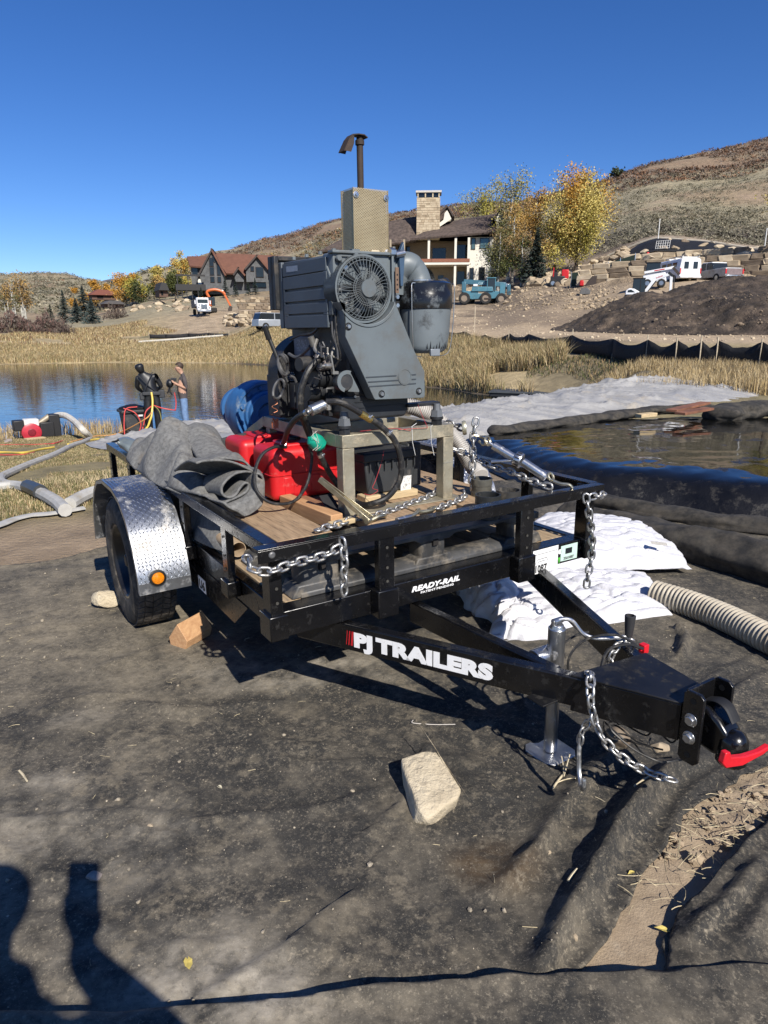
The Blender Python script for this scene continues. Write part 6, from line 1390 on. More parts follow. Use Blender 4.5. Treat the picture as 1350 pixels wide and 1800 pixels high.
# ================================================================ wider surroundings
def hit(px, row, d0=4., d1=700., lift=0.):
    """first point of the terrain seen at a photo pixel"""
    d = ray(px, row); n = math.hypot(d.x, d.y); ds = np.geomspace(d0, d1, 900)
    X_ = d.x/n*ds; Y_ = d.y/n*ds; zr = CAM_H + d.z/n*ds; zg = zt(X_, Y_) + lift; k = np.argmax(zr <= zg)
    if not (zr <= zg).any(): k = len(ds)-1
    return V3(X_[k], Y_[k], zg[k])
def polar(px, dist): d = ray(px, 584); n = math.hypot(d.x, d.y); x, y = d.x/n*dist, d.y/n*dist; return V3(x, y, gz(x, y))
def face_frame(p, turn=0.):
    """frame at p whose -y looks at the camera"""
    a = math.atan2(-p.x, p.y); return Matrix.Translation(p) @ Matrix.Rotation(a+rad(turn), 4, 'Z')
# ---- wet geotextile bag
def outline_mesh(name, P, hf, step, mat, label, cat, base=None, kind=None, thick=None, noise_edge=0.):
    a = np.array(P); xs_ = np.arange(a[:,0].min()-step*2, a[:,0].max()+step*2, step); ys_ = np.arange(a[:,1].min()-step*2, a[:,1].max()+step*2, step)
    Xg, Yg = np.meshgrid(xs_, ys_, indexing='ij'); sd, bx, by = poly_sd(P, Xg, Yg); out = (sd < 0)&(sd > -1.3*step); Xn = np.where(out, bx, Xg); Yn = np.where(out, by, Yg); Z_ = hf(Xn, Yn, np.maximum(sd, 0))
    ok = sd > -1.3*step; n0, n1 = Xg.shape; ix = np.arange(n0*n1).reshape(n0, n1)
    f = np.stack([ix[:-1,:-1],ix[1:,:-1],ix[1:,1:],ix[:-1,1:]],-1); kp = ok[:-1,:-1]&ok[1:,:-1]&ok[1:,1:]&ok[:-1,1:]; f = f[kp]; used, inv = np.unique(f, return_inverse=True)
    return link_mesh(name, np.stack([Xn,Yn,Z_],-1).reshape(-1,3)[used], inv.reshape(-1,4), mat, base=base or (float(a[:,0].mean()),float(a[:,1].mean()),0), fix=False, smooth='all', label=label, cat=cat, kind=kind)
wet = [M('wet_black_geotextile', (.010,.0095,.009), .30, 0, .3, 3, dust=(.022,.019,.015), dustamt=.25, dscale=9, bump=.2, bscale=30), M('pooled_water_on_cloth', (.008,.008,.007), .045, 0, .2, 3, dust=(.02,.017,.012), dustamt=.10, dscale=2.5, spec=.6)]
bagP = smooth_poly([gpt(775,782,.12),gpt(850,818,.05),gpt(930,850,.05),gpt(1052,880,.03),gpt(1200,900,.0),gpt(1350,920,0),gpt(1600,935,0),gpt(1900,935,0),gpt(2000,800,.3),gpt(1700,738,.26),gpt(1350,731,.26),gpt(1200,731,.26),gpt(1056,734,.26),gpt(993,743,.26),gpt(862,755,.26),gpt(800,768,.22)], 4)
def bag_h(X, Y, sd):
    k = .27*(1-np.exp(-(sd/.17)**1.3)); edge = np.exp(-sd/.55)
    w = np.abs(np.sin((X*.35-Y)*9+_sines(X,Y,91,1.3,3)*4))*.010*edge*np.clip(sd/.08,0,1)+_sines(X,Y,92,2.6,4)*.016*edge+(1-np.abs(_sines(X*1.6,Y,95,4.2,4,.6)))**3*.028*edge*np.clip(sd/.08,0,1)
    return np.maximum(k + w + _sines(X,Y,93,1.2,2)*.0016, .0) + .01
bg_ = outline_mesh('dewatering_bag', bagP, bag_h, .055, wet, 'huge black water filled bag with a mirror wet top right of the trailer', 'dewatering bag')
bg_.data.polygons.foreach_set('material_index', np.array([1 if (p.normal.z > .93 and p.center.z > .20) else 0 for p in bg_.data.polygons], dtype=np.int32))
# black cloth ridges in front of it
blackcl = M('matt_black_cloth', (.030,.028,.025), .9, 0, .35, 14, bump=.3, bscale=220, dust=(.085,.072,.054), dustamt=.35, dscale=9, dsoft=.08)
def lump_roll(pts, r0, mat, label, cat, name, seed=0, flat=.8, n=34, amp=.22, seg=16):
    sp_ = spline(pts, seg); mb = MB(); k = len(sp_); vs = []; 
    for i, p in enumerate(sp_):
        t = (sp_[min(i+1,k-1)]-sp_[max(i-1,0)]).normalized(); x = t.cross(V3(0,0,1)).normalized(); u_ = i/(k-1); ee = min(1, math.sin(math.pi*min(max(u_,.0),1))*6+.25) if amp else 1
        for j in range(n):
            a = 2*math.pi*j/n; d = x*math.cos(a)+V3(0,0,1)*math.sin(a)*flat
            q_ = (p+d*.2)*3+V3(seed,0,0); rr_ = r0*ee*(1+amp*mnoise.noise(V3(q_.x*1.2,q_.y*1.2,q_.z+a*.8))*1.6+amp*.7*abs(mnoise.noise(q_*2.7)))
            vs.append(p+d*rr_)
    fs = [(i*n+j,i*n+(j+1)%n,(i+1)*n+(j+1)%n,(i+1)*n+j) for i in range(k-1) for j in range(n)]+[tuple(range(n)),tuple((k-1)*n+j for j in range(n-1,-1,-1))]
    return link_mesh(name, vs, fs, mat, base=(sp_[k//2].x,sp_[k//2].y,0), smooth='all', label=label, cat=cat)
lump_roll([T(985,905,.05),T(1080,930,.08),T(1180,948,.10),T(1270,968,.11),T(1380,1000,.11),T(1500,1040,.10)], .17, blackcl, 'rumpled black cloth roll between the wet bag and the white bags', 'cloth roll', 'cloth_roll', 3., .75)
lump_roll([T(1040,880,.04),T(1150,900,.05),T(1350,930,.05),T(1500,950,.05)], .10, blackcl, 'low black cloth fold running along the foot of the wet bag', 'cloth roll', 'cloth_roll', 9., .7)
lump_roll([at_z(1255,732,.34),at_z(1300,722,.38),at_z(1400,715,.42),at_z(1560,715,.42)], .25, blackcl, 'fat black cloth bundle behind the wet bag at the right edge', 'cloth roll', 'cloth_roll', 17., .50, seg=20)
lump_roll([at_z(860,760,.30),at_z(930,752,.30),at_z(1050,735,.32),at_z(1150,722,.34),at_z(1260,716,.34)], .13, blackcl, 'black cloth hem between the white liner and the wet bag', 'cloth roll', 'cloth_roll', 23., .55)
bm_ = M('red_brown_board', (.26,.11,.06), .7, 0, .25, 6)
for a_, b_, lab in (((1180,722),(1240,708),'long reddish board on the black hem near the bundle'),((1195,727),(1246,718),'lower reddish board overlapping the longer one')):
    MB().bar(at_z(*a_,.43), at_z(*b_,.45), .16, .035).build('timber_board', bm_, base=at_z(*a_,.4), bevel=.004, label=lab, cat='board', group='reddish boards')
MB().bar(at_z(1122,731,.40), at_z(1150,728,.41), .12, .05).build('timber_board', M('pale_wood',(0,0,0)), base=at_z(1130,730,.4), bevel=.004, label='short pale board end on the black hem', cat='board')
# ---- white liner
liner = M('white_liner_film', (.33,.325,.315), .55, 0, .07, 2.2, bump=.25, bscale=9, dust=(.42,.36,.27), dustamt=.16, dscale=1.6)
def wrinkle(X, Y, s, f=1.):
    n = _sines(X, Y, s, .9*f, 4, .6); n2 = _sines(X, Y, s+1, 1.4*f, 4, .6); n3 = _sines(X, Y, s+2, 1.1*f, 3)
    w1 = (1-np.abs(np.sin(Y*2.6*f+X*.7+2.2*n)))**4; w2 = (1-np.abs(np.sin(X*1.9*f-Y*1.1+2.4*n2)))**4; w3 = (1-np.abs(np.sin(X*3.3*f+Y*4.1*f+2.6*n3)))**5
    return w1*.55*np.clip(.6+n2,.1,1)+w2*.5*np.clip(.5+n3,.1,1)+w3*.3
linP = smooth_poly([at_z(a,b,.15)[:2] for a,b in [(690,748),(740,765),(830,775),(930,762),(1050,742),(1150,728),(1260,715),(1330,700),(1335,688),(1230,678),(1150,673),(1090,672),(1050,680),(980,688),(900,703),(830,712),(760,722),(700,735)]], 4, .05, 5)
def lin_h(X, Y, sd): return zt(X, Y, False)*0+.10 + .22*np.clip(sd/.9, 0, 1)**.7*(.7+.35*_sines(X,Y,101,.7,3)) + wrinkle(X,Y,103)*.17*np.clip(sd/.25,0.05,1)
outline_mesh('white_liner', linP, lin_h, .045, liner, 'long rumpled white liner sheet lying behind the wet bag', 'liner')
linP2 = smooth_poly([hit(a,b)[:2] for a,b in [(150,785),(240,800),(330,800),(420,790),(500,770),(560,745),(500,735),(420,732),(335,733),(300,748),(240,765),(190,772)]], 4, .04, 6)
def lin2(X, Y, sd): return zt(X, Y, False)+.03+.30*np.clip(sd/.9,0,1)*(.55+.6*_sines(X,Y,111,1.1,3))*np.clip((X+6.2)/1.5,.15,1)+wrinkle(X,Y,113,1.2)*.15*np.clip(sd/.3,.05,1)
outline_mesh('white_liner', linP2, lin2, .05, liner, 'crumpled white liner on the pond bank behind the grey felt', 'liner')
# floating dock
dk = at_z(945,690,-1.05); fr = face_frame(dk, -6)
D_ = thing('floating_dock', 'low black floating platform at the pond edge behind the white liner', 'dock', (0,0,0), fr)
MB().bx(-1.9,1.6,-1.2,1.3,-.14,.02).build('float', M('dock_black',(.02,.022,.025),.5), D_, bevel=.03); MB().bx(-1.95,1.65,-1.25,1.35,.02,.10).build('deck', M('dock_deck_grey',(.06,.068,.075),.6,0,.2,3), D_, bevel=.02)
# ---- grass
def grass(name, x, y, h, w, mats, label, seed, lean=.35, z=None, seg=2, cat='grass'):
    r = np.random.default_rng(seed); n = len(x); z0 = zt(x, y) if z is None else z; a = r.uniform(0, 6.283, n); ln = np.abs(r.normal(0, lean, n))*h; H = h*r.uniform(.55, 1.15, n)
    ca, sa = np.cos(a), np.sin(a); wa = a + r.normal(1.57, .6, n); wx, wy = np.cos(wa)*w/2, np.sin(wa)*w/2; L = []
    L.append(np.stack([x-wx, y-wy, z0-.03], -1)); L.append(np.stack([x+wx, y+wy, z0-.03], -1))
    mx, my, mz = x+ca*ln*.35, y+sa*ln*.35, z0+H*.6
    L.append(np.stack([mx-wx*.8, my-wy*.8, mz], -1)); L.append(np.stack([mx+wx*.8, my+wy*.8, mz], -1)); L.append(np.stack([x+ca*ln, y+sa*ln, z0+H], -1))
    V_ = np.stack(L, 1).reshape(-1, 3); b = np.arange(n)[:, None]*5; F_ = np.concatenate([b+np.array([[0,1,3]]), b+np.array([[0,3,2]]), b+np.array([[2,3,4]])], 1).reshape(-1, 3)
    o = link_mesh(name, V_, F_, mats, fix=False, label=label, cat=cat, kind='stuff')
    mi_ = np.repeat(r.integers(0, len(mats), n), 3).astype(np.int32); o.data.polygons.foreach_set('material_index', mi_); return o
def gmat(n, c, v=.25): return M(n, c, .85, 0, v, 3)
dryg = [gmat('dry_grass_gold',(.50,.37,.17)), gmat('dry_grass_straw',(.60,.48,.28)), gmat('dry_grass_brown',(.34,.24,.12)), gmat('grass_olive',(.26,.23,.10))]
greeng = [gmat('grass_olive',(0,0,0)), gmat('grass_green',(.11,.125,.035)), gmat('dry_grass_straw',(0,0,0)), gmat('dry_grass_brown',(0,0,0))]
rg_ = np.random.default_rng(77)
def zone(px0, px1, d0, d1, n, patch=None, seed=1):
    r = np.random.default_rng(seed); px = r.uniform(px0, px1, n); dd = np.sqrt(r.uniform(d0**2, d1**2, n)); az = np.interp(px, _cols, _az); x = dd*np.sin(az); y = dd*np.cos(az); z = zt(x, y)
    m = z > WATER_Z+.03
    if patch: m &= patch(x, y, px, dd, z)
    return x[m], y[m], px[m], dd[m]
x, y, px, dd = zone(690, 1120, 30, 48, 60000, lambda x, y, p, d, z: (_sines(x, y, 121, .7, 4) > -.35+.9*np.clip((p-930)/120,0,1))&(d < np.interp(p, [700,818,896,1006,1079,1140], [51,49,44.5,37.5,32.5,30])), 3)
grass('tall_grass', x, y, .75+.35*_sines(x,y,123,.6,3).clip(-.8,1), .028, dryg, 'tall golden dry grass between the pond and the silt fence', 5, .5)
x, y, px, dd = zone(1040, 1500, 17.5, 29, 26000, lambda x, y, p, d, z: (_sines(x, y, 125, .8, 4) > -.1-.5*np.clip((p-1130)/80,0,1))&(d < np.interp(p, [1006,1079,1140,1342,1500], [37,32,29,26,25])), 4)
grass('tall_grass', x, y, .34+.15*_sines(x,y,127,.7,3), .016, dryg[:3], 'pale dry grass behind the white liner at right', 6, .45)
x, y, px, dd = zone(-150, 660, 52, 88, 110000, lambda x, y, p, d, z: _sines(x, y, 129, .35, 4) > -.75, 5)
grass('bank_grass', x, y, .40+.2*_sines(x,y,131,.3,3), .050, dryg, 'dry marsh grass along the far bank of the pond', 7, .5)
x, y, px, dd = zone(-150, 520, 86, 132, 42000, lambda x, y, p, d, z: (_sines(x, y, 133, .25, 4) > -.2)&(d < np.interp(p,[-400,230,330,430,520],[140,132,101,97,92])+6*_sines(x,y,134,.3,3)), 6)
grass('bank_grass', x, y, .42, .08, dryg+[gmat('marsh_rust',(.20,.11,.06))], 'rusty dry grass flats beyond the far bank', 8, .5)
x, y, px, dd = zone(-150, 700, 17.8, 20.6, 9000, lambda x, y, p, d, z: (_sines(x, y, 135, 1.4, 4) > .25)&((p > 225)|(d > 18.9)), 7)
grass('bank_grass', x, y, .42, .012, dryg[:3], 'sparse dry reeds on the near bank behind the people', 9, .4)
x, y, px, dd = zone(-200, 300, 5.4, 19, 150000, lambda x, y, p, d, z: (_sines(x, y, 137, 1.1, 5) > -.25+.15*_sines(x,y,138,6,2))&(~pin_poly(main_poly, x, y)), 8)
m = dd > 6.3+.5*_sines(x,y,139,1.,3); x, y = x[m], y[m]
grass('lawn_grass', x, y, .032+.012*_sines(x,y,143,.8,3), .0060, greeng, 'short trampled yellow green grass left of the trailer', 10, .9)
x, y, px, dd = zone(-60, 200, 6.0, 8.5, 5000, lambda x, y, p, d, z: (_sines(x, y, 145, 2.2, 4) > .35)&(~pin_poly(main_poly, x, y)), 9)
grass('lawn_grass', x, y, .075, .006, greeng[1:3]+[dryg[1]], 'longer grass tufts around the grey hoses at left', 11, .8)
x, y, px, dd = zone(930, 1120, 22, 36, 7000, lambda x, y, p, d, z: _sines(x, y, 147, .9, 4) > -.1, 10)
grass('weed_patch', x, y, .16, .03, [gmat('grass_green',(0,0,0)), gmat('weed_dark',(.07,.07,.035)), dryg[2]], 'low green weeds on the dark mud before the silt fence', 12, .8)
# debris on the bank at left
r = np.random.default_rng(3)
# ---- silt fences
stk = M('weathered_stake', (.52,.44,.32), .85, 0, .2, 12); blk = M('silt_cloth', (.012,.012,.014), .75, 0, .3, 3, bump=.3, bscale=8)
def silt(name, label, posts, hp, hc, sag=.22, rw=.03, seed=1):
    base = posts[0]; t = thing(name, label, 'silt fence', base); rr = random.Random(seed)
    for i, p in enumerate(posts):
        o = MB().bar(p+V3(0,0,-.2), p+V3(rr.uniform(-.06,.06),rr.uniform(-.04,.04),hp*rr.uniform(.9,1.1)), rw, rw, up=(0,1,0)).build('stake', stk, t)
    for a, b in zip(posts, posts[1:]):
        n = 9; V_ = []; 
        for k in range(n+1):
            u_ = k/n; p = a.lerp(b, u_); p.z = gz(p.x, p.y)*.5+p.z*.5; s_ = math.sin(math.pi*u_)
            tp = hc*(1-sag*s_*rr.uniform(.8,1.2)); off = s_*.10
            for z_ in (-.05, .35, .7, 1.0): V_.append(p+V3(off*.2, -off*math.sin(z_*3)-.03, tp*z_ if z_ > 0 else -.05))
        F_ = [(4*k+j,4*k+4+j,4*k+5+j,4*k+1+j) for k in range(n) for j in range(3)]
        o = link_mesh('fence_cloth', V_, F_, blk, t, fix=False, smooth='all'); o.modifiers.new('t','SOLIDIFY').thickness = .01
    return t
silt('silt_fence', 'black cloth silt fence sagging between pale stakes beyond the golden grass', [polar(a, d) for a, d in ((770,54),(818,50),(853,47.5),(896,45),(929,43),(1006,38),(1079,33),(1140,30),(1193,29),(1236,28.3),(1265,28),(1342,27),(1430,26),(1540,25))], 1.12, .92, .25, .04)
silt('silt_fence', 'thin dark silt fence low on the far left bank below the truck', [polar(a, d) for a, d in ((262,97),(290,96.5),(330,96),(365,95),(402,94))], .9, .55, .1, .06, 3)
MB().bar(polar(834,58)+V3(0,0,-.1), polar(834,58)+V3(0,0,2.1), .06,.06).build('survey_stake', stk, base=polar(834,58), label='single tall stake standing by the dirt road beyond the silt fence', cat='stake')
# pale pipe lying in the far bank
a, b = hit(244,606), hit(392,595); 
MB().tube(spline([a+V3(0,0,.3),(a*.6+b*.4)+V3(0,0,.3),b+V3(0,0,.35)],6), .13, 8).build('drain_pipe', M('white_pipe',(.50,.47,.40),.6,0,.1,4), base=a, smooth=True, label='long white pipe lying on the far bank left of the engine', cat='pipe')
# ---- soil mound
mdP = [tuple(polar(px, d)[:2]) for px, d in ((965,56),(1000,52),(1100,47.3),(1200,45.8),(1350,45),(1550,45),(1750,46),(1750,64),(1550,64),(1350,63),(1200,62),(1100,60),(1020,58.5))]
moundm = M('dark_topsoil', (.085,.062,.045), .95, 0, .4, .9, bump=.9, bscale=4, dust=(.17,.125,.085), dustamt=.3, dscale=.7)
MPX = [965,985,1000,1060,1150,1225,1280,1350,1500,1750]; MH = [0]+[max(.1, (row_z(p_, w_, d_)-gz(*polar(p_, d_)[:2]))*.72) for p_, w_, d_ in ((985,567,55),(1000,556,54.5),(1060,535,53),(1150,530,52),(1225,516,52),(1280,500,52.5),(1350,495,53),(1500,490,54),(1750,492,54))]
def mh(X, Y, sd):
    az = np.arctan2(X, Y); px = np.interp(az, _az, _cols); H = np.interp(px, MPX, MH)
    s_ = np.clip(sd/5.5, 0, 1); r_ = 1-np.abs(_sines(X,Y,151,.5,5,.6))
    return zt(X, Y) - .25*(sd<=.01) + H*np.sin(s_*1.5708)**1.15*(1+.12*_sines(X,Y,153,.35,3)) + (r_-.5)*.30*np.clip(sd/1.5,0,1) + (1-np.abs(_sines(X,Y,155,2.2,4,.65)))*.22*np.clip(sd,0,1) + _sines(X,Y,157,7.,3)*.035*np.clip(sd,0,1)
outline_mesh('soil_mound', smooth_poly(mdP, 3, .2, 2), mh, .17, moundm, 'long dark topsoil heap in front of the parked van and pickup', 'soil heap')
# ---- hoses and gear on the left bank
gh = M('grey_layflat_hose', (.44,.43,.40), .6, 0, .12, 10, dust=(.30,.26,.19), dustamt=.25, dscale=8); wh_ = M('white_suction_hose', (.58,.55,.48), .5, 0, .1, 12, dust=(.35,.3,.22), dustamt=.25)
def ghose(pts, r_, mat, label, n=10, air=(), flat=1., name='water_hose'):
    P_ = []
    for q_ in pts:
        if len(q_) == 3: P_.append(at_d(q_[0], q_[1], q_[2]))
        else: p = hit(*q_); p.z += r_*flat*.9; P_.append(p)
    return MB().tube(spline(P_, 8), r_, n, flat=flat).build(name, mat, base=min(P_, key=lambda v: v.z), smooth=True, label=label, cat='hose')
pd = hit(85, 768); PD = math.hypot(pd.x, pd.y)
ghose([(86,738,PD),(98,731,PD-.1),(113,730,PD-.4),(130,740,PD-1),(145,755,PD-1.8),(158,773)], .075, wh_, 'white suction hose arching from the portable pump down to the grass')
ghose([(158,775),(145,781),(125,788),(98,803),(60,818),(20,836),(3,846),(6,855),(30,861),(60,866),(74,872)], .048, gh, 'grey hose looping over the grass below the arching white hose')
ghose([(-60,868),(0,865),(25,862),(50,866)], .055, gh, 'grey hose entering from the left edge and ending in a coupling')
ghose([(50,866),(58,870),(66,874),(73,877)], .072, M('coupling_dark',(.06,.065,.07),.4,.4), 'dark metal coupling between two grey hoses', name='hose_coupling')
ghose([(74,877),(90,886),(105,896),(116,908)], .058, gh, 'grey hose from the dark coupling towards the flat hose end')
ghose([(124,897),(145,885),(165,876),(195,868),(230,862)], .060, gh, 'grey hose reaching behind the trailer wheel')
ghose([(-40,938),(0,926),(25,916),(55,909),(85,906),(115,902),(148,895)], .055, gh, 'flattened grey hose lying across the dirt at left', flat=.22)
yl = M('yellow_air_hose', (.68,.50,.09), .45, 0, .1, 10); rdh = M('red_air_hose', (.55,.06,.05), .45, 0, .1, 10); orh = M('orange_air_hose', (.62,.30,.10), .45, 0, .1, 10)
ghose([(-30,798),(10,797),(42,798),(70,792),(95,788)], .022, yl, 'yellow air hose along the left edge of the grass'); ghose([(-30,801),(20,801),(44,800),(60,796)], .012, rdh, 'red air hose beside the yellow one at the left edge')
ghose([(-20,769),(15,769),(30,767),(34,764),(22,763),(-10,760)], .020, yl, 'looped yellow hose end at the left edge near the pump'); ghose([(-20,784),(20,783),(75,782),(110,776),(150,757),(175,757),(200,758)], .014, rdh, 'red air hose crossing the grass before the portable pump')
# ---- people
def figure(joints, edges, rad_, root=0, sub=2, weld=True):
    me_ = bpy.data.meshes.new('body'); me_.from_pydata([tuple(j) for j in joints], edges, []); ob = bpy.data.objects.new('body', me_); COL.objects.link(ob)
    sk = ob.modifiers.new('s','SKIN'); sk.use_smooth_shade = True; sk.branch_smoothing = .6; ob.modifiers.new('ss','SUBSURF').levels = sub
    for i, v in enumerate(me_.skin_vertices[0].data):
        r_ = rad_[i]; v.radius = (r_, r_) if not isinstance(r_, tuple) else r_; v.use_root = (i == root)
    dg = bpy.context.evaluated_depsgraph_get(); dg.update(); m2 = bpy.data.meshes.new_from_object(ob.evaluated_get(dg))
    V_ = [v.co.copy() for v in m2.vertices]; F_ = [tuple(p.vertices) for p in m2.polygons]; bpy.data.objects.remove(ob); return V_, F_
def person(fr, label, J, mats_fn, mats, hair=None, name='person', group=None):
    """J: name -> (x,y,z); figure frame: faces -y"""
    t = thing(name, label, 'person', (0,0,0), fr)
    nm = ['pelvis','waist','chest','neckb','neck','head','crown','hl','kl','al','tl','hr','kr','ar','tr','sl','el','wl','pl','sr','er','wr','pr']
    R_ = dict(pelvis=(.15,.115),waist=(.14,.11),chest=(.165,.12),neckb=(.085,.075),neck=.058,head=.083,crown=.072,hl=.10,kl=.062,al=.045,tl=.035,hr=.10,kr=.062,ar=.045,tr=.035,sl=.065,el=.045,wl=.030,pl=.028,sr=.065,er=.045,wr=.030,pr=.028); R_.update(J.get('_r', {}))
    E_e = [('pelvis','waist'),('waist','chest'),('chest','neckb'),('neckb','neck'),('neck','head'),('head','crown'),('pelvis','hl'),('hl','kl'),('kl','al'),('al','tl'),('pelvis','hr'),('hr','kr'),('kr','ar'),('ar','tr'),('chest','sl'),('sl','el'),('el','wl'),('wl','pl'),('chest','sr'),('sr','er'),('er','wr'),('wr','pr')]
    V_, F_ = figure([J[n_] for n_ in nm], [(nm.index(a), nm.index(b)) for a, b in E_e], [R_[n_] for n_ in nm])
    o = link_mesh('body', V_, F_, mats, t, fix=False, smooth='all')
    mi_ = []
    segs = [(V3(*J[a]), V3(*J[b]), a+'-'+b) for a, b in E_e]
    for p in o.data.polygons:
        c = p.center; best = min(segs, key=lambda s_: (c-s_[0].lerp(s_[1], max(0,min(1,(c-s_[0]).dot(s_[1]-s_[0])/max(1e-6,(s_[1]-s_[0]).length_squared))))).length)
        mi_.append(mats_fn(best[2], c))
    o.data.polygons.foreach_set('material_index', np.array(mi_, dtype=np.int32))
    # hands: palm, four fingers and a thumb, one skinned piece each side
    skinm = mats[0]
    for side in ('l','r'):
        w = V3(*J['w'+side]); p = V3(*J['p'+side]); d = (p-w).normalized(); sd_ = d.cross(V3(0,0,1)); sd_ = sd_.normalized() if sd_.length > .1 else V3(1,0,0); dn = d.cross(sd_)
        jt = [w, w+d*.05]; ed = [(0,1)]; rr_ = [.026,.030]
        for k, (o_, l_) in enumerate(((-.030,.058),(-.010,.068),(.010,.064),(.030,.050))):
            b_ = len(jt); jt += [w+d*.088+sd_*o_, w+d*(.088+l_*.55)+sd_*o_-dn*.008, w+d*(.088+l_)+sd_*o_-dn*.026]; ed += [(1,b_),(b_,b_+1),(b_+1,b_+2)]; rr_ += [.0095,.0085,.007]
        b_ = len(jt); jt += [w+d*.045+sd_*.038, w+d*.085+sd_*.050-dn*.014]; ed += [(1,b_),(b_,b_+1)]; rr_ += [.011,.009]
        hv, hf = figure(jt, ed, rr_, 1, 1); link_mesh('hand', hv, hf, mats[J.get('_hand',0)], t, fix=False, smooth='all')
    return t
skin = M('skin', (.42,.24,.16), .55, 0, .08, 20); hairm = M('brown_hair', (.055,.032,.02), .7, 0, .3, 60); wetsuit = M('black_wetsuit', (.014,.015,.017), .45, 0, .3, 8); tee = M('charcoal_tshirt', (.075,.062,.062), .85, 0, .15, 8); jeans = M('blue_jeans', (.16,.26,.44), .85, 0, .2, 9); shoe = M('dark_shoe', (.02,.02,.022), .6); strapm = M('harness_black', (.03,.032,.036), .6)
# the diver, back to the camera, bending to the left
dp = polar(257, 17.9); dvd = 17.9; fr = face_frame(dp, 0) @ Matrix.Scale(1.04,4)
J = dict(pelvis=(0,0,.95),waist=(-.03,.02,1.10),chest=(-.10,.04,1.34),neckb=(-.17,.05,1.50),neck=(-.19,.02,1.53),head=(-.22,-.01,1.61),crown=(-.245,-.02,1.69),hl=(-.10,0,.90),kl=(-.105,-.02,.50),al=(-.10,.03,.10),tl=(-.11,.16,.04),hr=(.10,0,.90),kr=(.105,-.02,.50),ar=(.10,.03,.10),tr=(.11,.16,.04),sl=(-.28,.05,1.38),el=(-.31,.10,1.14),wl=(-.20,.24,1.02),pl=(-.12,.28,1.02),sr=(.10,.04,1.43),er=(.235,.09,1.16),wr=(.15,.27,1.06),pr=(.12,.30,1.10),_hand=1,_r=dict(pelvis=(.17,.13),waist=(.165,.125),chest=(.225,.15),kl=.092,kr=.092,al=.078,ar=.078,hl=.13,hr=.13,head=.118,crown=.098,neck=.09,el=.058,er=.058,sl=.08,sr=.08))
D1 = person(fr, 'diver in a black hooded wetsuit with his back turned beside the pond', J, lambda s_, c: 1, [skin, wetsuit])
for a, b, c_ in (((-.26,-.09,1.44),(-.06,-.145,1.20),(.10,-.11,1.05)),((.06,-.10,1.50),(-.08,-.15,1.22),(-.16,-.12,1.04))):
    MB().tube(spline([a,b,c_],6), .018, 6, flat=.4).build('harness_strap', strapm, D1, smooth=True)
MB().bx(-.20,.20,-.155,-.12,.97,1.05).build('weight_belt', strapm, D1, bevel=.012); MB().bx(-.27,-.16,-.12,.06,.86,1.02).build('belt_pouch', strapm, D1, bevel=.02); MB().bx(.16,.30,-.13,.05,.90,1.08).build('belt_pouch', strapm, D1, bevel=.02)
F2 = lambda x_, y_, z_: fr @ V3(x_, y_, z_)
uh = [F2(.00,-.16,1.04),F2(.01,-.20,.85),F2(-.02,-.26,.62),F2(-.08,-.4,.42),F2(-.25,-.7,.22)]
P_ = uh+[hit(200,773)+V3(0,0,.03),hit(165,775)+V3(0,0,.03),hit(120,784)+V3(0,0,.03)]
MB().tube(spline(P_,8), .024, 8).build('air_hose', yl, base=P_[-1], smooth=True, label='yellow umbilical hose from the diver to the grass', cat='hose')
P_ = [F2(.0,-.2,.62),F2(-.2,-.5,.45),hit(205,767)+V3(0,0,.05),hit(170,769)+V3(0,0,.03),hit(125,778)+V3(0,0,.02)]
MB().tube(spline(P_,8), .015, 8).build('air_hose', orh, base=P_[-1], smooth=True, label='orange hose running beside the yellow umbilical', cat='hose')
P_ = [F2(.0,-.20,.74),F2(-.16,-.24,.60),F2(-.22,-.26,.35),F2(-.30,-.3,.10)]; MB().tube(spline(P_,8), .014, 7).build('air_hose', rdh, base=P_[-1], smooth=True, label='red hose hanging in a loop from the diver to the ground', cat='hose')
mp = polar(313, 18.2); fr2 = face_frame(mp, 0) @ Matrix.Scale(1.03,4); dm = math.hypot(mp.x, mp.y)
P_ = [F2(.02,-.20,.74),F2(.22,-.15,.66),F2(.48,-.1,.60),fr2@V3(-.20,-.1,.60),fr2@V3(-.17,-.05,.78),fr2@V3(-.19,-.05,1.02)]; MB().tube(spline(P_,8), .014, 7).build('air_hose', rdh, base=P_[2], smooth=True, label='red hose slung between the diver and the man in jeans', cat='hose')
P_ = [F2(.05,-.2,.72),F2(.14,-.22,.6),F2(.17,-.22,.4),F2(.16,-.22,.25)]; MB().tube(spline(P_,6), .010, 6).build('air_hose', M('olive_hose',(.25,.24,.07),.5), base=P_[-1], smooth=True, label='thin olive hose hanging behind the diver leg', cat='hose')
# the man in profile, facing left
J = dict(pelvis=(.02,0,.93),waist=(-.02,0,1.08),chest=(.03,0,1.32),neckb=(.02,0,1.47),neck=(-.01,0,1.50),head=(-.055,0,1.585),crown=(-.06,0,1.655),hl=(.02,-.09,.88),kl=(.01,-.10,.48),al=(.05,-.10,.09),tl=(-.09,-.10,.04),hr=(.02,.09,.88),kr=(.03,.10,.48),ar=(.07,.10,.09),tr=(-.08,.10,.04),sl=(.05,-.17,1.40),el=(.10,-.20,1.12),wl=(-.12,-.13,1.22),pl=(-.20,-.09,1.27),sr=(.03,.17,1.40),er=(.06,.20,1.14),wr=(-.14,.08,1.20),pr=(-.22,.05,1.22),_r=dict(pelvis=(.15,.16),waist=(.185,.17),chest=(.165,.18),head=.095,crown=.085,neck=.065,hl=.11,hr=.095,kl=.075,kr=.075,al=.055,ar=.055))
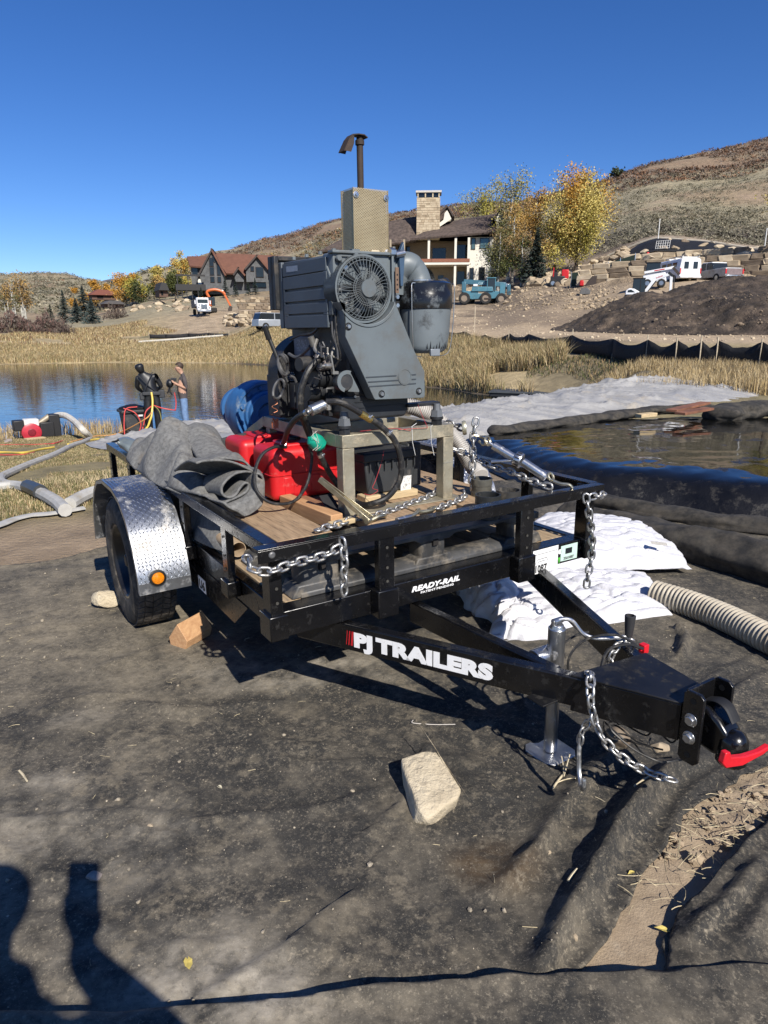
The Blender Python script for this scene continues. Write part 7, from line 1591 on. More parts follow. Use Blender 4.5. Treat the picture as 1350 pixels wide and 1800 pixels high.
def mf(s_, c):
    if 'crown' in s_ or 'head' in s_ or s_ == 'neckb-neck': return 0
    if s_ in ('wl-pl','wr-pr'): return 0
    if s_ in ('el-wl','er-wr'): return 1 if (abs(c.y) < .125 and c.x > -.16) or c.x > .13 else 0
    if s_ in ('kl-al','hl-kl','kr-ar','hr-kr','pelvis-hl','pelvis-hr'): return 2 if c.z < .86 else 1
    if s_ in ('al-tl','ar-tr'): return 3
    return 1
D2 = person(fr2, 'man in grey t-shirt and jeans in profile holding a black diving mask', J, mf, [skin, tee, jeans, shoe])
hb, hf_ = ico(3, 3, .06, 1.); V_ = hb*np.array([.102,.093,.098])+np.array([-.030,0,1.645]); kp = [tuple(f_) for f_ in hf_ if all((V_[i][2] > 1.635+(-.5*(V_[i][0]+.025)-.02)) or V_[i][0] > .03 for i in f_)]
link_mesh('hair', V_, kp, hairm, D2, smooth='all', fix=False)
MB().lathe([(0,.022),(.012,.005),(.015,-.01)], (-.145,0,1.575), (-1,0,-.3), 8).build('nose', skin, D2, smooth=True); MB().lathe([(0,.008),(.022,.006),(.024,-.01)], (-.03,-.090,1.59), (0,-1,0), 10).build('ear', skin, D2, smooth=True)
mk = thing('diving_mask', 'black full face diving mask held by the man in jeans', 'mask', (-.27,-.02,1.2), fr2)
vv, ff = ico(2, 5, .2); link_mesh('mask_body', vv*np.array([.085,.09,.10])+np.array([-.28,-.02,1.24]), ff, wetsuit, mk, smooth=True); MB().bx(-.25,-.12,-.06,.04,1.29,1.36).tube(spline([(-.28,0,1.18),(-.30,0,1.05),(-.24,0,.96)],5),.018,6).tube(spline([(-.30,-.03,1.15),(-.33,-.02,1.05),(-.36,0,1.0)],5),.015,6).build('mask_strap', wetsuit, mk, smooth=True)
# bin bag crate, pump, rocks
bp_ = polar(222, 18.2); frb = face_frame(bp_, 12)
BN = thing('waste_bin', 'black plastic waste bin with a bag over its rim beside the diver', 'bin', (0,0,0), frb)
MB().prism([(-.24,0),(.24,0),(.31,.58),(-.31,.58)], 1, -.25, .25).build('bin_body', tot, BN, bevel=.03); MB().bx(-.35,.35,-.30,.30,.58,.66).build('bin_rim', tot, BN, bevel=.025)
V_, F_ = ico(3, 9, .25); link_mesh('bag_liner', V_*np.array([.33,.28,.10])+np.array([0,0,.68]), F_, wetsuit, BN, smooth=True); MB().bx(.04,.14,-.312,-.302,.50,.54).build('bin_label', M('white_nylon',(0,0,0)), BN)
for P_, l in (([frb@V3(-.30,-.32,.72),frb@V3(-.05,-.36,.60),frb@V3(.06,-.38,.35),frb@V3(-.02,-.4,.12),frb@V3(-.3,-.6,.02)],'red hose draped down the front of the waste bin'),([frb@V3(.02,-.33,.74),frb@V3(-.25,-.36,.70),frb@V3(-.33,-.4,.4),frb@V3(-.36,-.45,.05)],'red hose over the left corner of the waste bin'),([hit(196,748)+V3(0,0,.3),hit(180,755)+V3(0,0,.15),hit(160,757)+V3(0,0,.08),hit(140,756)+V3(0,0,.03),hit(165,762)+V3(0,0,.03)],'tangled red hose on the grass left of the waste bin')):
    MB().tube(spline(P_,8), .014, 7).build('air_hose', rdh, base=P_[-1], smooth=True, label=l, cat='hose')
PF = face_frame(hit(62, 771), 8); GP = thing('portable_pump', 'small red and white petrol pump set on the pond bank', 'pump', (0,0,0), PF)
pk = (hit(62,771).xy.length)/1200
s_ = pk  # metres per photo pixel there
B = lambda n_, x0, x1, z0, z1, m_, y0=-.15, y1=.15, **k: MB().bx((x0-62)*s_,(x1-62)*s_,y0,y1,(771-z1)*s_,(771-z0)*s_).build(n_, m_, GP, bevel=.02, **k)
MB().lathe([(0,.04),(11*s_,.04),(14*s_,.02),(15*s_,-.1)], ((57-62)*s_,-.15,(771-760)*s_), (0,-1,0), 24).build('recoil_cover', M('pump_red',(.50,.03,.05),.4), GP, smooth=True)
MB().lathe([(0,.052),(5*s_,.05),(6*s_,.04)], ((57-62)*s_,-.15,(771-760)*s_), (0,-1,0), 16).build('recoil_grill', M('pump_dark_red',(.20,.01,.02),.4), GP)
B('engine_case', 46, 68, 752, 771, M('pump_red',(0,0,0)), -.12, .12); B('fuel_tank', 48, 69, 740, 751, M('pump_white',(.75,.73,.68),.4)); B('air_box', 33, 48, 741, 757, M('cap_black',(0,0,0))); B('pump_case', 70, 90, 746, 769, M('cap_black',(0,0,0))); B('pump_volute', 84, 100, 735, 770, M('cap_black',(0,0,0)), -.10, .22)
MB().cyl(((70-62)*s_,0,(771-748)*s_), ((86-62)*s_,0,(771-738)*s_), .07, n=14).build('outlet', M('outlet_tan',(.35,.30,.22),.5,.3), GP, smooth=True)
def rockat(px, row, r_, lab, mat, seed, h=.7, cat='rock', nm='rock', group=None, scl=(1,.8,1)):
    p = hit(px, row); V_, F_ = blockrock(seed, sub=3 if r_ > .5 or p.y < 30 else 2, flat=h); V_ = V_*r_*np.array(scl)+np.array(p)+np.array([0,0,r_*h*.45]); return link_mesh(nm, V_, F_, mat, base=p, smooth=True, ang=25, label=lab, cat=cat, group=group)
rockat(85, 768, .17, 'square cream stone beside the portable pump', lime, 31, .9, scl=(1.1,.7,1)); rockat(15, 778, .13, 'flat grey stone near the yellow hose at the left edge', M('grey_stone',(0,0,0)), 32, .5)
a = hit(45,775); b = hit(78,772); MB().bar(a+V3(0,0,.03), b+V3(0,0,.03), .16, .05).build('timber_board', M('pale_wood',(0,0,0)), base=a, bevel=.005, label='pale plank below the portable pump', cat='board')
wp = M('white_pvc', (.75,.75,.72), .4)
for px_, r0, h_, l, m_ in ((148,752,.62,'upright white plastic pipe stub on the pond bank',wp),(156,755,.45,'pinkish stake beside the white pipe stub',M('pink_stake',(.55,.38,.32),.8)),(168,757,.30,'leaning pale stick on the pond bank',tm)):
    p = hit(px_, r0); MB().cyl(p+V3(0,0,-.05), p+V3(.05 if 'lean' not in l else .18,0,h_), .035, n=10).build('bank_stake', m_, base=p, smooth=True, label=l, cat='stake')
p = hit(183,762); MB().cyl(p+V3(-.2,.3,.45), p+V3(.25,-.2,.08), .10, n=14).build('clear_duct', M('dull_clear_plastic',(.32,.33,.33),.3), base=p, smooth=True, label='short dull plastic duct leaning near the stakes', cat='duct')
# ---- the photographer (behind the camera, casting the shadow at lower left)
J = dict(pelvis=(-.12,-.40,.92),waist=(-.12,-.39,1.07),chest=(-.12,-.37,1.30),neckb=(-.13,-.34,1.45),neck=(-.16,-.32,1.46),head=(-.18,-.29,1.55),crown=(-.18,-.29,1.62),hl=(-.22,-.40,.88),kl=(-.23,-.38,.48),al=(-.24,-.42,.09),tl=(-.25,-.28,.04),hr=(-.02,-.40,.88),kr=(-.01,-.38,.48),ar=(0,-.42,.09),tr=(.01,-.28,.04),sl=(-.33,-.38,1.34),el=(-.36,-.40,1.10),wl=(-.33,-.33,.88),pl=(-.32,-.30,.80),sr=(.06,-.34,1.32),er=(.17,-.12,1.10),wr=(-.03,-.09,1.285),pr=(-.045,-.06,1.325),_r=dict(chest=(.17,.13),head=.10,crown=.095,sr=.085,er=.07,wr=.042,pr=.03))
PHm = Matrix.Identity(4)
def pf(s_, c):
    if 'crown' in s_ or 'head' in s_ or s_ == 'neckb-neck' or s_ in ('wl-pl','wr-pr'): return 0
    if s_ in ('kl-al','hl-kl','kr-ar','hr-kr','pelvis-hl','pelvis-hr'): return 2
    return 3 if s_ in ('al-tl','ar-tr') else 1
PH = person(PHm, 'photographer holding up a phone, seen only by the shadow at lower left', J, pf, [skin, M('dark_jacket',(.05,.06,.08),.8,0,.1,8), jeans, shoe])
V_ = hb*np.array([.112,.118,.112])+np.array([-.18,-.30,1.595]); link_mesh('hair', V_, [tuple(f_) for f_ in hf_ if all(V_[i][2] > 1.56 for i in f_)], hairm, PH, smooth='all', fix=False)
pm_ = Matrix.Translation((0,0,1.5)) @ Matrix.Rotation(rad(-CAM_PITCH), 4, 'X')
mb = MB().bx(-.088,.004,-.016,-.008,-.170,-.002); mb.v = [tuple(pm_ @ Vector(v)) for v in mb.v]
mb.build('phone', M('phone_black',(.02,.02,.022),.2), base=(-.02,-.03,1.40), bevel=.003, label='phone held up by the photographer, seen as the upright shadow at lower left', cat='phone')
# ---- hillside brush
def tuft(n, seed, spread=1., up=.9, size=.34):
    """ragged clump of small leaf triangles"""
    r = np.random.default_rng(seed); V = []; F_ = []
    for i in range(n):
        p = r.normal(size=3); p /= np.linalg.norm(p); p *= r.uniform(.35, 1.)**.6; p[2] = abs(p[2])*up
        q = r.normal(size=(3,3))*size*.6; k = len(V); V += [tuple(p*np.array([spread,spread,1])+q[j]) for j in range(3)]; F_.append((k,k+1,k+2))
    return np.array(V), np.array(F_)
sageb = [tuft(12, s_) for s_ in range(5)]
def brush(n, px0, px1, d0, d1, smin, smax, mats, label, seed, cond=None, name='brush', power=1., bases=None):
    r = np.random.default_rng(seed); px = r.uniform(px0, px1, n); d = d0+(d1-d0)*r.uniform(0,1,n)**power; az = np.interp(px, _cols, _az); x = d*np.sin(az); y = d*np.cos(az)
    z = zt(x, y); m = np.ones(n, bool) if cond is None else cond(x, y, px, d, z); x,y,z,d = x[m],y[m],z[m],d[m]
    s_ = r.uniform(smin, smax, len(x))*(.7+.5*np.clip(d/250, 0, 1.3)); V_, F_ = scatter(bases or sageb, np.stack([x,y,z+s_*.1],-1), np.stack([s_,s_,s_*r.uniform(.5,1.,len(x))],-1), r.uniform(0,6.28,len(x)), .15, seed)
    o = link_mesh(name, V_, F_, mats, fix=False, label=label, cat='brush', kind='stuff')
    r2 = np.random.default_rng(seed+1); nf = (bases or sageb)[0][1].shape[0]; mi_ = np.repeat(r2.integers(0, len(mats), len(F_)//nf+1), nf)[:len(F_)].astype(np.int32); o.data.polygons.foreach_set('material_index', mi_); return o
bmt = lambda n, c: M(n, c, .9, 0, .25, .4)
sage = [bmt('sage_grey',(.24,.225,.165)), bmt('sage_olive',(.20,.185,.115)), bmt('sage_pale',(.34,.30,.21)), bmt('sage_dark',(.11,.10,.065))]
oak = [bmt('oak_brown',(.20,.125,.08)), bmt('oak_rust',(.27,.145,.08)), bmt('oak_grey',(.20,.17,.145)), bmt('oak_dark',(.11,.075,.055))]
oakline = lambda p: np.interp(p, [-400,150,350,480,600,760,900,1060,1200,1350,1800], [1000,900,400,370,330,310,300,300,310,330,330])
brush(15000, 640, 1500, 98, 320, .30, .85, sage, 'grey green sagebrush covering the right hillside', 3, lambda x,y,p,d,z: (_sines(x,y,161,.12,4) > -.45)&(d > np.interp(p,[640,860,1060,1500],[125,120,104,104])), power=1.2)
brush(15000, 300, 1500, 215, 470, .7, 1.55, oak, 'brown and rust scrub oak along the upper hillside', 4, lambda x,y,p,d,z: (d > oakline(p)-20+25*_sines(x,y,163,.03,3))&(_sines(x,y,165,.06,4) > -.3))
brush(7000, 280, 760, 150, 340, .6, 1.5, sage[:3]+[oak[1], bmt('oak_gold',(.25,.17,.06))], 'mixed scrub on the slope behind the brown roofed house', 5, lambda x,y,p,d,z: (_sines(x,y,167,.08,4) > -.2)&(d > np.interp(p,[280,480,560,760],[230,235,130,115])))
brush(8000, -180, 330, 230, 980, 1.0, 2.6, sage, 'sagebrush dots on the far left hills', 6, lambda x,y,p,d,z: _sines(x,y,169,.03,4) > -.2, power=.8)
brush(600, -180, 330, 500, 990, 2., 4., oak, 'dark scrub patches on the far left ridge', 7, lambda x,y,p,d,z: _sines(x,y,171,.012,3) > .45)
brush(420, 1060, 1500, 104, 190, .5, .9, sage[2:], 'larger sage bushes just above the hill road', 8)
wil = [bmt('willow_red',(.20,.115,.095)), bmt('willow_grey',(.16,.125,.10)), bmt('willow_dark',(.085,.055,.045))]
def fuzz(name, label, cat, px, d, w, h, mats, seed, n=900, size=.16, base_d=3.):
    p = polar(px, d); fr_ = face_frame(p); r = np.random.default_rng(seed); V = []; F_ = []
    q_ = r.normal(size=(n,3)); q_ /= np.linalg.norm(q_,axis=1)[:,None]; q_ *= r.uniform(.2,1,n)[:,None]**.5; q_[:,2] = np.abs(q_[:,2])
    lump = 1+.25*np.sin(q_[:,0]*7+seed)+.15*np.sin(q_[:,0]*17+seed)
    P_ = q_*np.array([w/2, base_d/2, h])*np.stack([np.ones(n)]*2+[lump],-1); sz = r.uniform(.5,1.3,n)*size
    tri = r.normal(size=(n,3,3))*sz[:,None,None]*np.array([.5,.5,1.1]); V = (P_[:,None,:]+tri).reshape(-1,3); F_ = np.arange(3*n).reshape(-1,3)
    o = link_mesh(name, V, F_, mats, frame=fr_, fix=False, label=label, cat=cat); o.data.polygons.foreach_set('material_index', r.integers(0,len(mats),n).astype(np.int32)); return o
fuzz('willow_shrub', 'reddish leafless willow thicket at the far left edge', 'shrub', 20, 118, 10, 2.6, wil, 1, 3600, .20); fuzz('willow_shrub', 'reddish willow thicket right of the bare aspens', 'shrub', 85, 114, 6.0, 2.5, wil, 2, 2200, .20); fuzz('willow_shrub', 'grey low willow bush beside the white rocks at left', 'shrub', 112, 112, 3.5, 1.6, wil[1:], 3, 700, .16)
fuzz('willow_shrub', 'grey bush below the dark roofed cabin', 'shrub', 207, 165, 5.5, 3.0, wil[1:], 4, 1000, .22)
# ---- trees
barkw = M('aspen_bark', (.52,.50,.44), .85, 0, .25, 3); barkd = M('dark_bark', (.09,.07,.055), .9, 0, .3, 3)
def tree(label, px, d, h, w, leaves, seed, n=2600, ls=.22, bark=barkd, cbase=.22, trunks=1, shape='oval', name='tree', group=None, limb=9, zoff=0., cat='tree', lean=0.):
    p = polar(px, d); p.z += zoff; fr_ = face_frame(p); t = thing(name, label, cat, (0,0,0), fr_, group=group); r = np.random.default_rng(seed); mb = MB(); clusters = []
    for k in range(trunks):
        bx_ = 0 if trunks == 1 else r.uniform(-w*.28, w*.28); by_ = r.uniform(-.6,.6)*(trunks > 1); th = h*r.uniform(.8,1.) if trunks > 1 else h*.93
        pts = [V3(bx_+lean*u_*h+r.normal()*.012*h*u_, by_+r.normal()*.01*h, th*u_-.2*(u_==0)) for u_ in (0,.2,.4,.6,.8,1)]; r0 = h*.018+.03
        mb.tube(spline(pts,3), list(np.linspace(r0, r0*.12, 16)), 7)
        for j in range(limb):
            u_ = r.uniform(cbase, .92); b = pts[0].lerp(pts[-1], u_); a = r.uniform(0,6.28); sp = {'oval': math.sin(math.pi*min(1,(u_-cbase)/(1-cbase)*.85+.12)), 'cone': 1-u_, 'open': .7}[shape]*w*.5
            e = b+V3(math.cos(a)*sp*r.uniform(.5,1), math.sin(a)*sp*r.uniform(.5,1), h*r.uniform(.04,.16)); m_ = b.lerp(e,.5)+V3(0,0,-.02*h)
            mb.tube([b,m_,e], [r0*.35*(1.1-u_), r0*.22*(1.1-u_), r0*.08], 5); clusters += [(e, sp*.38+.25), (m_, sp*.28+.2)]
        clusters.append((pts[-1], w*.13))
    mb.build('trunk', bark, t, smooth=True)
    C = np.array([tuple(c[0]) for c in clusters]); R_ = np.array([c[1] for c in clusters]); pr = R_**1.5; pr /= pr.sum(); w_ = r.choice(len(C), n, p=pr); q_ = r.normal(size=(n,3))*.55; P_ = C[w_]+q_*R_[w_][:,None]*np.array([1,1,.8]); P_[:,2] = np.maximum(P_[:,2], h*cbase*.6)
    s_ = ls*r.uniform(.6,1.3,n); A_ = r.normal(size=(n,3)); A_ /= np.linalg.norm(A_,axis=1)[:,None]; B_ = np.cross(A_, r.normal(size=(n,3))); B_ /= np.linalg.norm(B_,axis=1)[:,None]
    V_ = np.stack([P_-A_*s_[:,None], P_-B_*s_[:,None]*.6, P_+A_*s_[:,None], P_+B_*s_[:,None]*.6],1).reshape(-1,3); F_ = np.arange(4*n).reshape(-1,4)
    o = link_mesh('crown', V_, F_, leaves, t, fix=False); 
    hh = (P_[:,2]/h+r.normal(0,.18,n)+.25*np.sin(P_[:,0]*1.3+seed)); mi_ = np.clip((hh*len(leaves)).astype(int), 0, len(leaves)-1).astype(np.int32); o.data.polygons.foreach_set('material_index', mi_); return t
def lm(n, c):
    if n in MATS: return MATS[n]
    m = M(n, c, .7, 0, .2, 2.); return m
yel = [lm('leaf_green',(.10,.115,.025)), lm('leaf_lime',(.38,.33,.05)), lm('leaf_yellow',(.62,.43,.05)), lm('leaf_gold',(.52,.27,.035))]
orn = [lm('leaf_olive',(.15,.14,.04)), lm('leaf_rust',(.30,.19,.07)), lm('leaf_orange',(.42,.26,.07))]
pale = [lm('leaf_green',(0,0,0)), lm('leaf_palegreen',(.24,.22,.08)), lm('leaf_lime',(0,0,0))]
grn = [lm('leaf_dkgreen',(.045,.060,.018)), lm('leaf_green',(0,0,0))]
tree('big yellow cottonwood right of the spruce, the brightest crown', 1005, 92, 12.2, 7.8, [yel[1],yel[2],yel[2],yel[2],yel[2],yel[3]], 3, 22000, .115, cbase=.13, limb=60, lean=-.01)
tree('tall pale leaved aspen right behind the big house', 888, 100, 14.0, 6.5, pale, 5, 4600, .115, barkw, cbase=.40, limb=22, shape='open')
tree('thin yellow green aspen behind the big house ridge', 836, 118, 13.6, 5.5, pale, 6, 4000, .12, barkw, cbase=.45, limb=18)
tree('rust orange aspen in front of the pale one', 896, 93, 9.6, 4.6, orn, 7, 5000, .105, barkw, cbase=.22, limb=18)
tree('dark green bushy tree against the big house end wall', 872, 91, 7.6, 3.6, grn+[orn[0]], 8, 5200, .105, barkw, cbase=.12, limb=16)
tree('golden aspen between the rust one and the cottonwood', 932, 97, 11.0, 4.8, [orn[0],yel[1],yel[3],orn[2]], 9, 6000, .11, barkw, cbase=.25, limb=18)
tree('small gold tree low beside the cottonwood trunk', 968, 90, 7.0, 4.2, [yel[1],yel[2],orn[2]], 10, 3600, .105, barkd, cbase=.15, limb=12)
tree('lower green skirted tree left of the spruce', 912, 89.5, 6.2, 4.6, grn+[orn[1]], 11, 4400, .10, barkw, cbase=.15, limb=14)
tree('yellow tree cut by the right edge of the photo', 1366, 78, 9.5, 4.0, yel[:3]+[yel[1]], 12, 7000, .095, cbase=.2, limb=18, zoff=0)
tree('lone round juniper on the ridge skyline', 1061, 355, 5.2, 5.2, [lm('leaf_dkgreen',(0,0,0))], 13, 500, .5, cbase=.3)
for i, (px, d, h, w, l) in enumerate(((285,222,10,6,'yellow green tree left of the brown roofed house'),(326,232,13.5,7,'tall yellow tree just left of the brown roofed house'),(313,215,8,5,'dark green tree below the tall yellow one'))):
    tree(l, px, d, h, w, (yel[:3], yel[1:]+[yel[2]], grn)[i], 20+i, 4200, .22, cbase=.1, limb=14)
for i, (px, d, h, w, l, lv) in enumerate(((37,150,9.5,4.0,'bare white trunked aspen clump with orange top, leftmost',orn),(20,153,7.5,3.5,'thin orange tipped aspen at the far left',orn),(52,150,8.5,3.0,'bare aspen right of the leftmost clump',[orn[1]]))):
    tree(l, px, d, h, w, lv, 30+i, 900, .17, barkw, cbase=.35, trunks=5 if i == 0 else 3, limb=7, shape='open')
for i, (px, d, h, w, l) in enumerate(((141,250,8,5,'orange yellow tree left of the far cabin'),(172,262,9.5,6,'yellow tree behind the far cabin'),(222,240,10,8,'orange tree right of the far cabin'),(240,236,9,7,'bright orange tree behind the green one'),(195,270,6,5,'small yellow tree at the far cabin roof'))):
    tree(l, px, d, h, w, [orn[2],yel[3],yel[3]], 40+i, 2600, .24, cbase=.08, limb=10)
tree('round green tree right of the orange ones on the left bank', 252, 225, 8, 8, grn+[yel[1]], 50, 3200, .24, cbase=.05, limb=12)
tree('rusty thin tree beside the timber shelter', 285, 205, 7, 3.6, orn, 51, 1600, .18, cbase=.2, limb=10)
def spruce(label, px, d, h, w, seed, col, n=46):
    p = polar(px, d); t = thing('spruce_tree', label, 'tree', (0,0,0), face_frame(p)); r = np.random.default_rng(seed); MB().tube([(0,0,-.2),(0,0,h*.95)], [h*.02,h*.004], 6).build('trunk', barkd, t, smooth=True); V = []; F_ = []
    for k in range(n*7):
        u_ = r.uniform(.04,1)**.8; R_ = w/2*(1-u_)*(.7+.4*r.uniform())+.05; a = r.uniform(0,6.28); z_ = h*u_; nseg = 3
        for j in range(nseg):
            q0 = R_*j/nseg; q1 = R_*(j+1)/nseg; dz = -.25*(q1)+r.normal()*.05; a2 = a+r.normal()*.12; wd = (.16*h/6)*(1-.4*j/nseg)+.06; c,s_ = math.cos(a2), math.sin(a2); kk = len(V)
            V += [(c*q0,s_*q0,z_-.2*q0),(c*q1-s_*wd,s_*q1+c*wd,z_+dz-.05),(c*q1*1.12,s_*q1*1.12,z_+dz+.05),(c*q1+s_*wd,s_*q1-c*wd,z_+dz-.05)]; F_ += [(kk,kk+1,kk+2),(kk,kk+2,kk+3)]
    link_mesh('crown', V, F_, col, t, fix=False); return t
bs = M('blue_spruce', (.055,.080,.072), .85, 0, .3, 1.5); ds_ = M('dark_spruce', (.030,.048,.036), .85, 0, .3, 1.5)
spruce('dark spruce between the rust aspen and the cottonwood', 936, 88, 6.4, 3.6, 1, ds_, 60)
for i, (px, d, h, w, l) in enumerate(((117,172,7.0,4.2,'narrow blue spruce left of the wide pair'),(152,166,7.6,6.6,'widest blue spruce on the left bank'),(138,164,5.0,4.5,'low blue spruce left of the widest one'),(165,160,5.0,5.0,'low blue spruce right of the widest one'),(93,190,4.0,2.6,'small dark spruce left of the narrow one'),(358,186,3.2,1.8,'small spruce before the gable of the brown roofed house'),(400,186,5.2,2.8,'spruce before the dormers of the brown roofed house'),(418,186,4.2,2.2,'small spruce right of the gable'),(452,186,4.0,2.4,'spruce below the right dormer'),(440,186,3.2,2.0,'small spruce left of the dormer one'))):
    spruce(l, px, d, h, w, 60+i, bs if i < 4 else ds_, 40 if i < 4 else 22)
# ---- boulders, scree and stacked walls
stm = [M('sandstone_cream',(.52,.44,.31),.9,0,.18,2.,col2=(.36,.28,.19)), M('sandstone_buff',(.42,.33,.22),.9,0,.2,2.), M('sandstone_dark',(.25,.19,.13),.9,0,.25,2.)]
rockm = []
for s_ in range(8):
    V_, F_ = blockrock(200+s_, flat=.75, sub=2); me_ = []
    for m_ in stm:
        mm = bpy.data.meshes.new('boulder'); mm.from_pydata(V_.tolist(), [], F_.tolist()); mm.materials.append(m_); mm.update(); me_.append(mm)
    rockm.append(me_)
ORD = 'first second third fourth fifth sixth seventh eighth ninth tenth eleventh twelfth thirteenth fourteenth fifteenth sixteenth seventeenth eighteenth'.split()
def boulders(spots, label, group, seed, name='boulder'):
    r = random.Random(seed); spots = sorted(spots, key=lambda q_: q_[0].x/q_[0].y); lab0 = label
    for i_, (p, s_) in enumerate(spots):
        if len(spots) <= 18: label = lab0+', '+ORD[i_]+' from the left'
        o = bpy.data.objects.new(name, rockm[r.randrange(8)][r.choice((0,0,0,1,1,2))]); COL.objects.link(o); o.location = (p.x, p.y, p.z+s_*.28); o.rotation_euler = (r.uniform(-.3,.3), r.uniform(-.3,.3), r.uniform(0,6.28)); o.scale = (s_*r.uniform(.8,1.3), s_*r.uniform(.7,1.1), s_*r.uniform(.7,1.1)); tag(o, label, 'boulder', group)
r = random.Random(12); sp = []
for k in range(150):
    px = r.uniform(955,1092); d = r.uniform(82,95)+ (0 if px > 1000 else 2); sp.append((polar(px, d), r.uniform(.25,.95)))
boulders(sp, 'cream boulder in the rock jumble right of the cottonwood', 'boulders in the hillside rock jumble', 1)
boulders([(polar(px, 87.5+r.uniform(-.5,.5)), s_) for px, s_ in ((926,1.0),(938,1.2),(952,1.15),(960,1.0),(990,.5),(905,.5),(1036,.5))], 'pale boulder in the row above the rubble bank', 'boulders in a row beside the spruce', 2)
boulders([(polar(px, d), s_*.62) for px, d, s_ in ((1152,86,1.0),(1172,86,.7),(1188,90,.8),(1218,88,.9),(1246,88,.9),(1272,86,1.2),(1300,87,1.0),(1120,86,.9),(1215,83,1.5),(1195,82.6,1.2),(1290,81.5,1.5),(1130,82,1.3),(1085,84,1.2),(1100,84.5,1.),(1160,91,.6),(1235,91,.6),(1310,91,.8),(1260,92,.6))], 'pale boulder on the black cloth slope', 'boulders on the black slope', 3)
sp = [(hit(r.uniform(395,455), r.uniform(556,574)), r.uniform(.35,.95)) for k in range(60)]
boulders(sp, 'tan stone in the rubble pile left of the silver car', 'stones of the left rubble pile', 4)
sp = [(hit(r.uniform(170,330), r.uniform(530,548), 120), r.uniform(.4,1.1)) for k in range(60)]
boulders(sp, 'pale stone along the far road on the left bank', 'stones along the far road', 5)
sp = [(hit(r.uniform(805,845), r.uniform(500,530), 60), r.uniform(.4,.9)) for k in range(14)]
boulders(sp, 'tan stone in the heap behind the telehandler', 'stones behind the telehandler', 6)
rub = np.array([tuple(hit(r.uniform(860,1085), r.uniform(503,546), 50)) for k in range(900)]); sc = np.random.default_rng(5).gamma(1.2,.065,len(rub)).clip(.05,.5)
V_, F_ = scatter([blockrock(300+k, sub=1) for k in range(4)], rub+np.array([0,0,.05]), sc, np.random.default_rng(6).uniform(0,6.28,len(rub)), .3, 8); link_mesh('rubble', V_, F_, stm[1], fix=False, label='broken stone rubble on the bank below the boulders', cat='rubble', kind='stuff')
rub = np.array([tuple(hit(r.uniform(800,1350), r.uniform(548,600), 30)) for k in range(1100)]); sc = np.random.default_rng(5).gamma(1.4,.035,len(rub)).clip(.03,.3)
V_, F_ = scatter([blockrock(300+k, sub=1) for k in range(4)], rub+np.array([0,0,.02]), sc, np.random.default_rng(6).uniform(0,6.28,len(rub)), .3, 8); link_mesh('rubble', V_, F_, stm[0], fix=False, label='small pale stones scattered beside the dirt road', cat='rubble', kind='stuff')
blockms = []
for s_ in range(6):
    rr = np.random.default_rng(400+s_); mb = MB().bx(-.5,.5,-.5,.5,-.5,.5); bm = bmesh.new(); me_ = bpy.data.meshes.new('x'); me_.from_pydata(mb.v, [], mb.f); bm.from_mesh(me_); bmesh.ops.bevel(bm, geom=list(bm.edges), offset=.10, segments=1, affect='EDGES')
    for v in bm.verts: v.co += Vector(rr.normal(0,.045,3))
    L_ = []
    for m_ in stm:
        mm = bpy.data.meshes.new('stone'); bm.to_mesh(mm); mm.materials.append(m_); L_.append(mm)
    bm.free(); bpy.data.meshes.remove(me_); blockms.append(L_)
def stonewall(name, label, pts, courses, ch, seed, len_=(1.0,2.2), depth=.8, z0=0., tones=(0,0,1,1,2)):
    t = thing(name, label, 'stone wall', pts[0]); off = ORG[t.name]; r = random.Random(seed); k = 0
    for c in range(courses):
        for a, b in zip(pts, pts[1:]):
            L = (b-a).xy.length; s_ = r.uniform(-.5,0); dr = V3((b-a).x,(b-a).y,0).normalized(); ang = math.atan2(dr.y, dr.x)
            while s_ < L:
                w_ = r.uniform(*len_); p = a.lerp(b, min(1,max(0,(s_+w_/2)/L))); nrm = V3(-dr.y,dr.x,0)
                if r.random() > .04 or c < courses-1:
                    o = bpy.data.objects.new('stone', blockms[r.randrange(6)][r.choice(tones)]); COL.objects.link(o); o.parent = t
                    o.matrix_local = Matrix.Translation(V3(p.x,p.y,p.z+z0+ch*(c+.5))+nrm*(c*.10+r.uniform(-.1,.1))-off) @ Euler((r.uniform(-.05,.05),r.uniform(-.05,.05),ang+r.uniform(-.06,.06)),'XYZ').to_matrix().to_4x4() @ Matrix.Diagonal((w_*1.0,depth,ch*r.uniform(.92,1.1),1)); k += 1
                s_ += w_+.04
    return t
wp_ = lambda *q: [V3(polar(a,d).x, polar(a,d).y, z if z is not None else gz(polar(a,d).x,polar(a,d).y)) for a,d,z in q]
z1 = row_z(1200, 492, 75); 
stonewall('stone_retaining_wall', 'lower dry stacked sandstone wall behind the van and pickup', wp_((1015,78,z1-.2),(1140,76,z1),(1260,75,z1),(1350,74,z1),(1440,73,z1)), 4, .52, 1)
z2 = row_z(1200, 461, 83)
stonewall('stone_retaining_wall', 'upper dry stacked sandstone wall below the black cloth slope', wp_((1085,84,z2-.1),(1200,83,z2),(1300,82,z2),(1440,81,z2)), 2, .55, 2)
z3 = row_z(440, 556, 104)
for i, (r0, d_) in enumerate(((554,104),(540,110),(528,116))):
    zz = row_z(450, r0+4, d_); stonewall('stone_retaining_wall', ['lowest','middle','top'][i]+' tier of dark stacked stone wall left of the engine', wp_((424-i*2,d_,zz),(500,d_,zz)), 2, .45, 5+i, (.6,1.3), tones=(2,2,2,1,0))
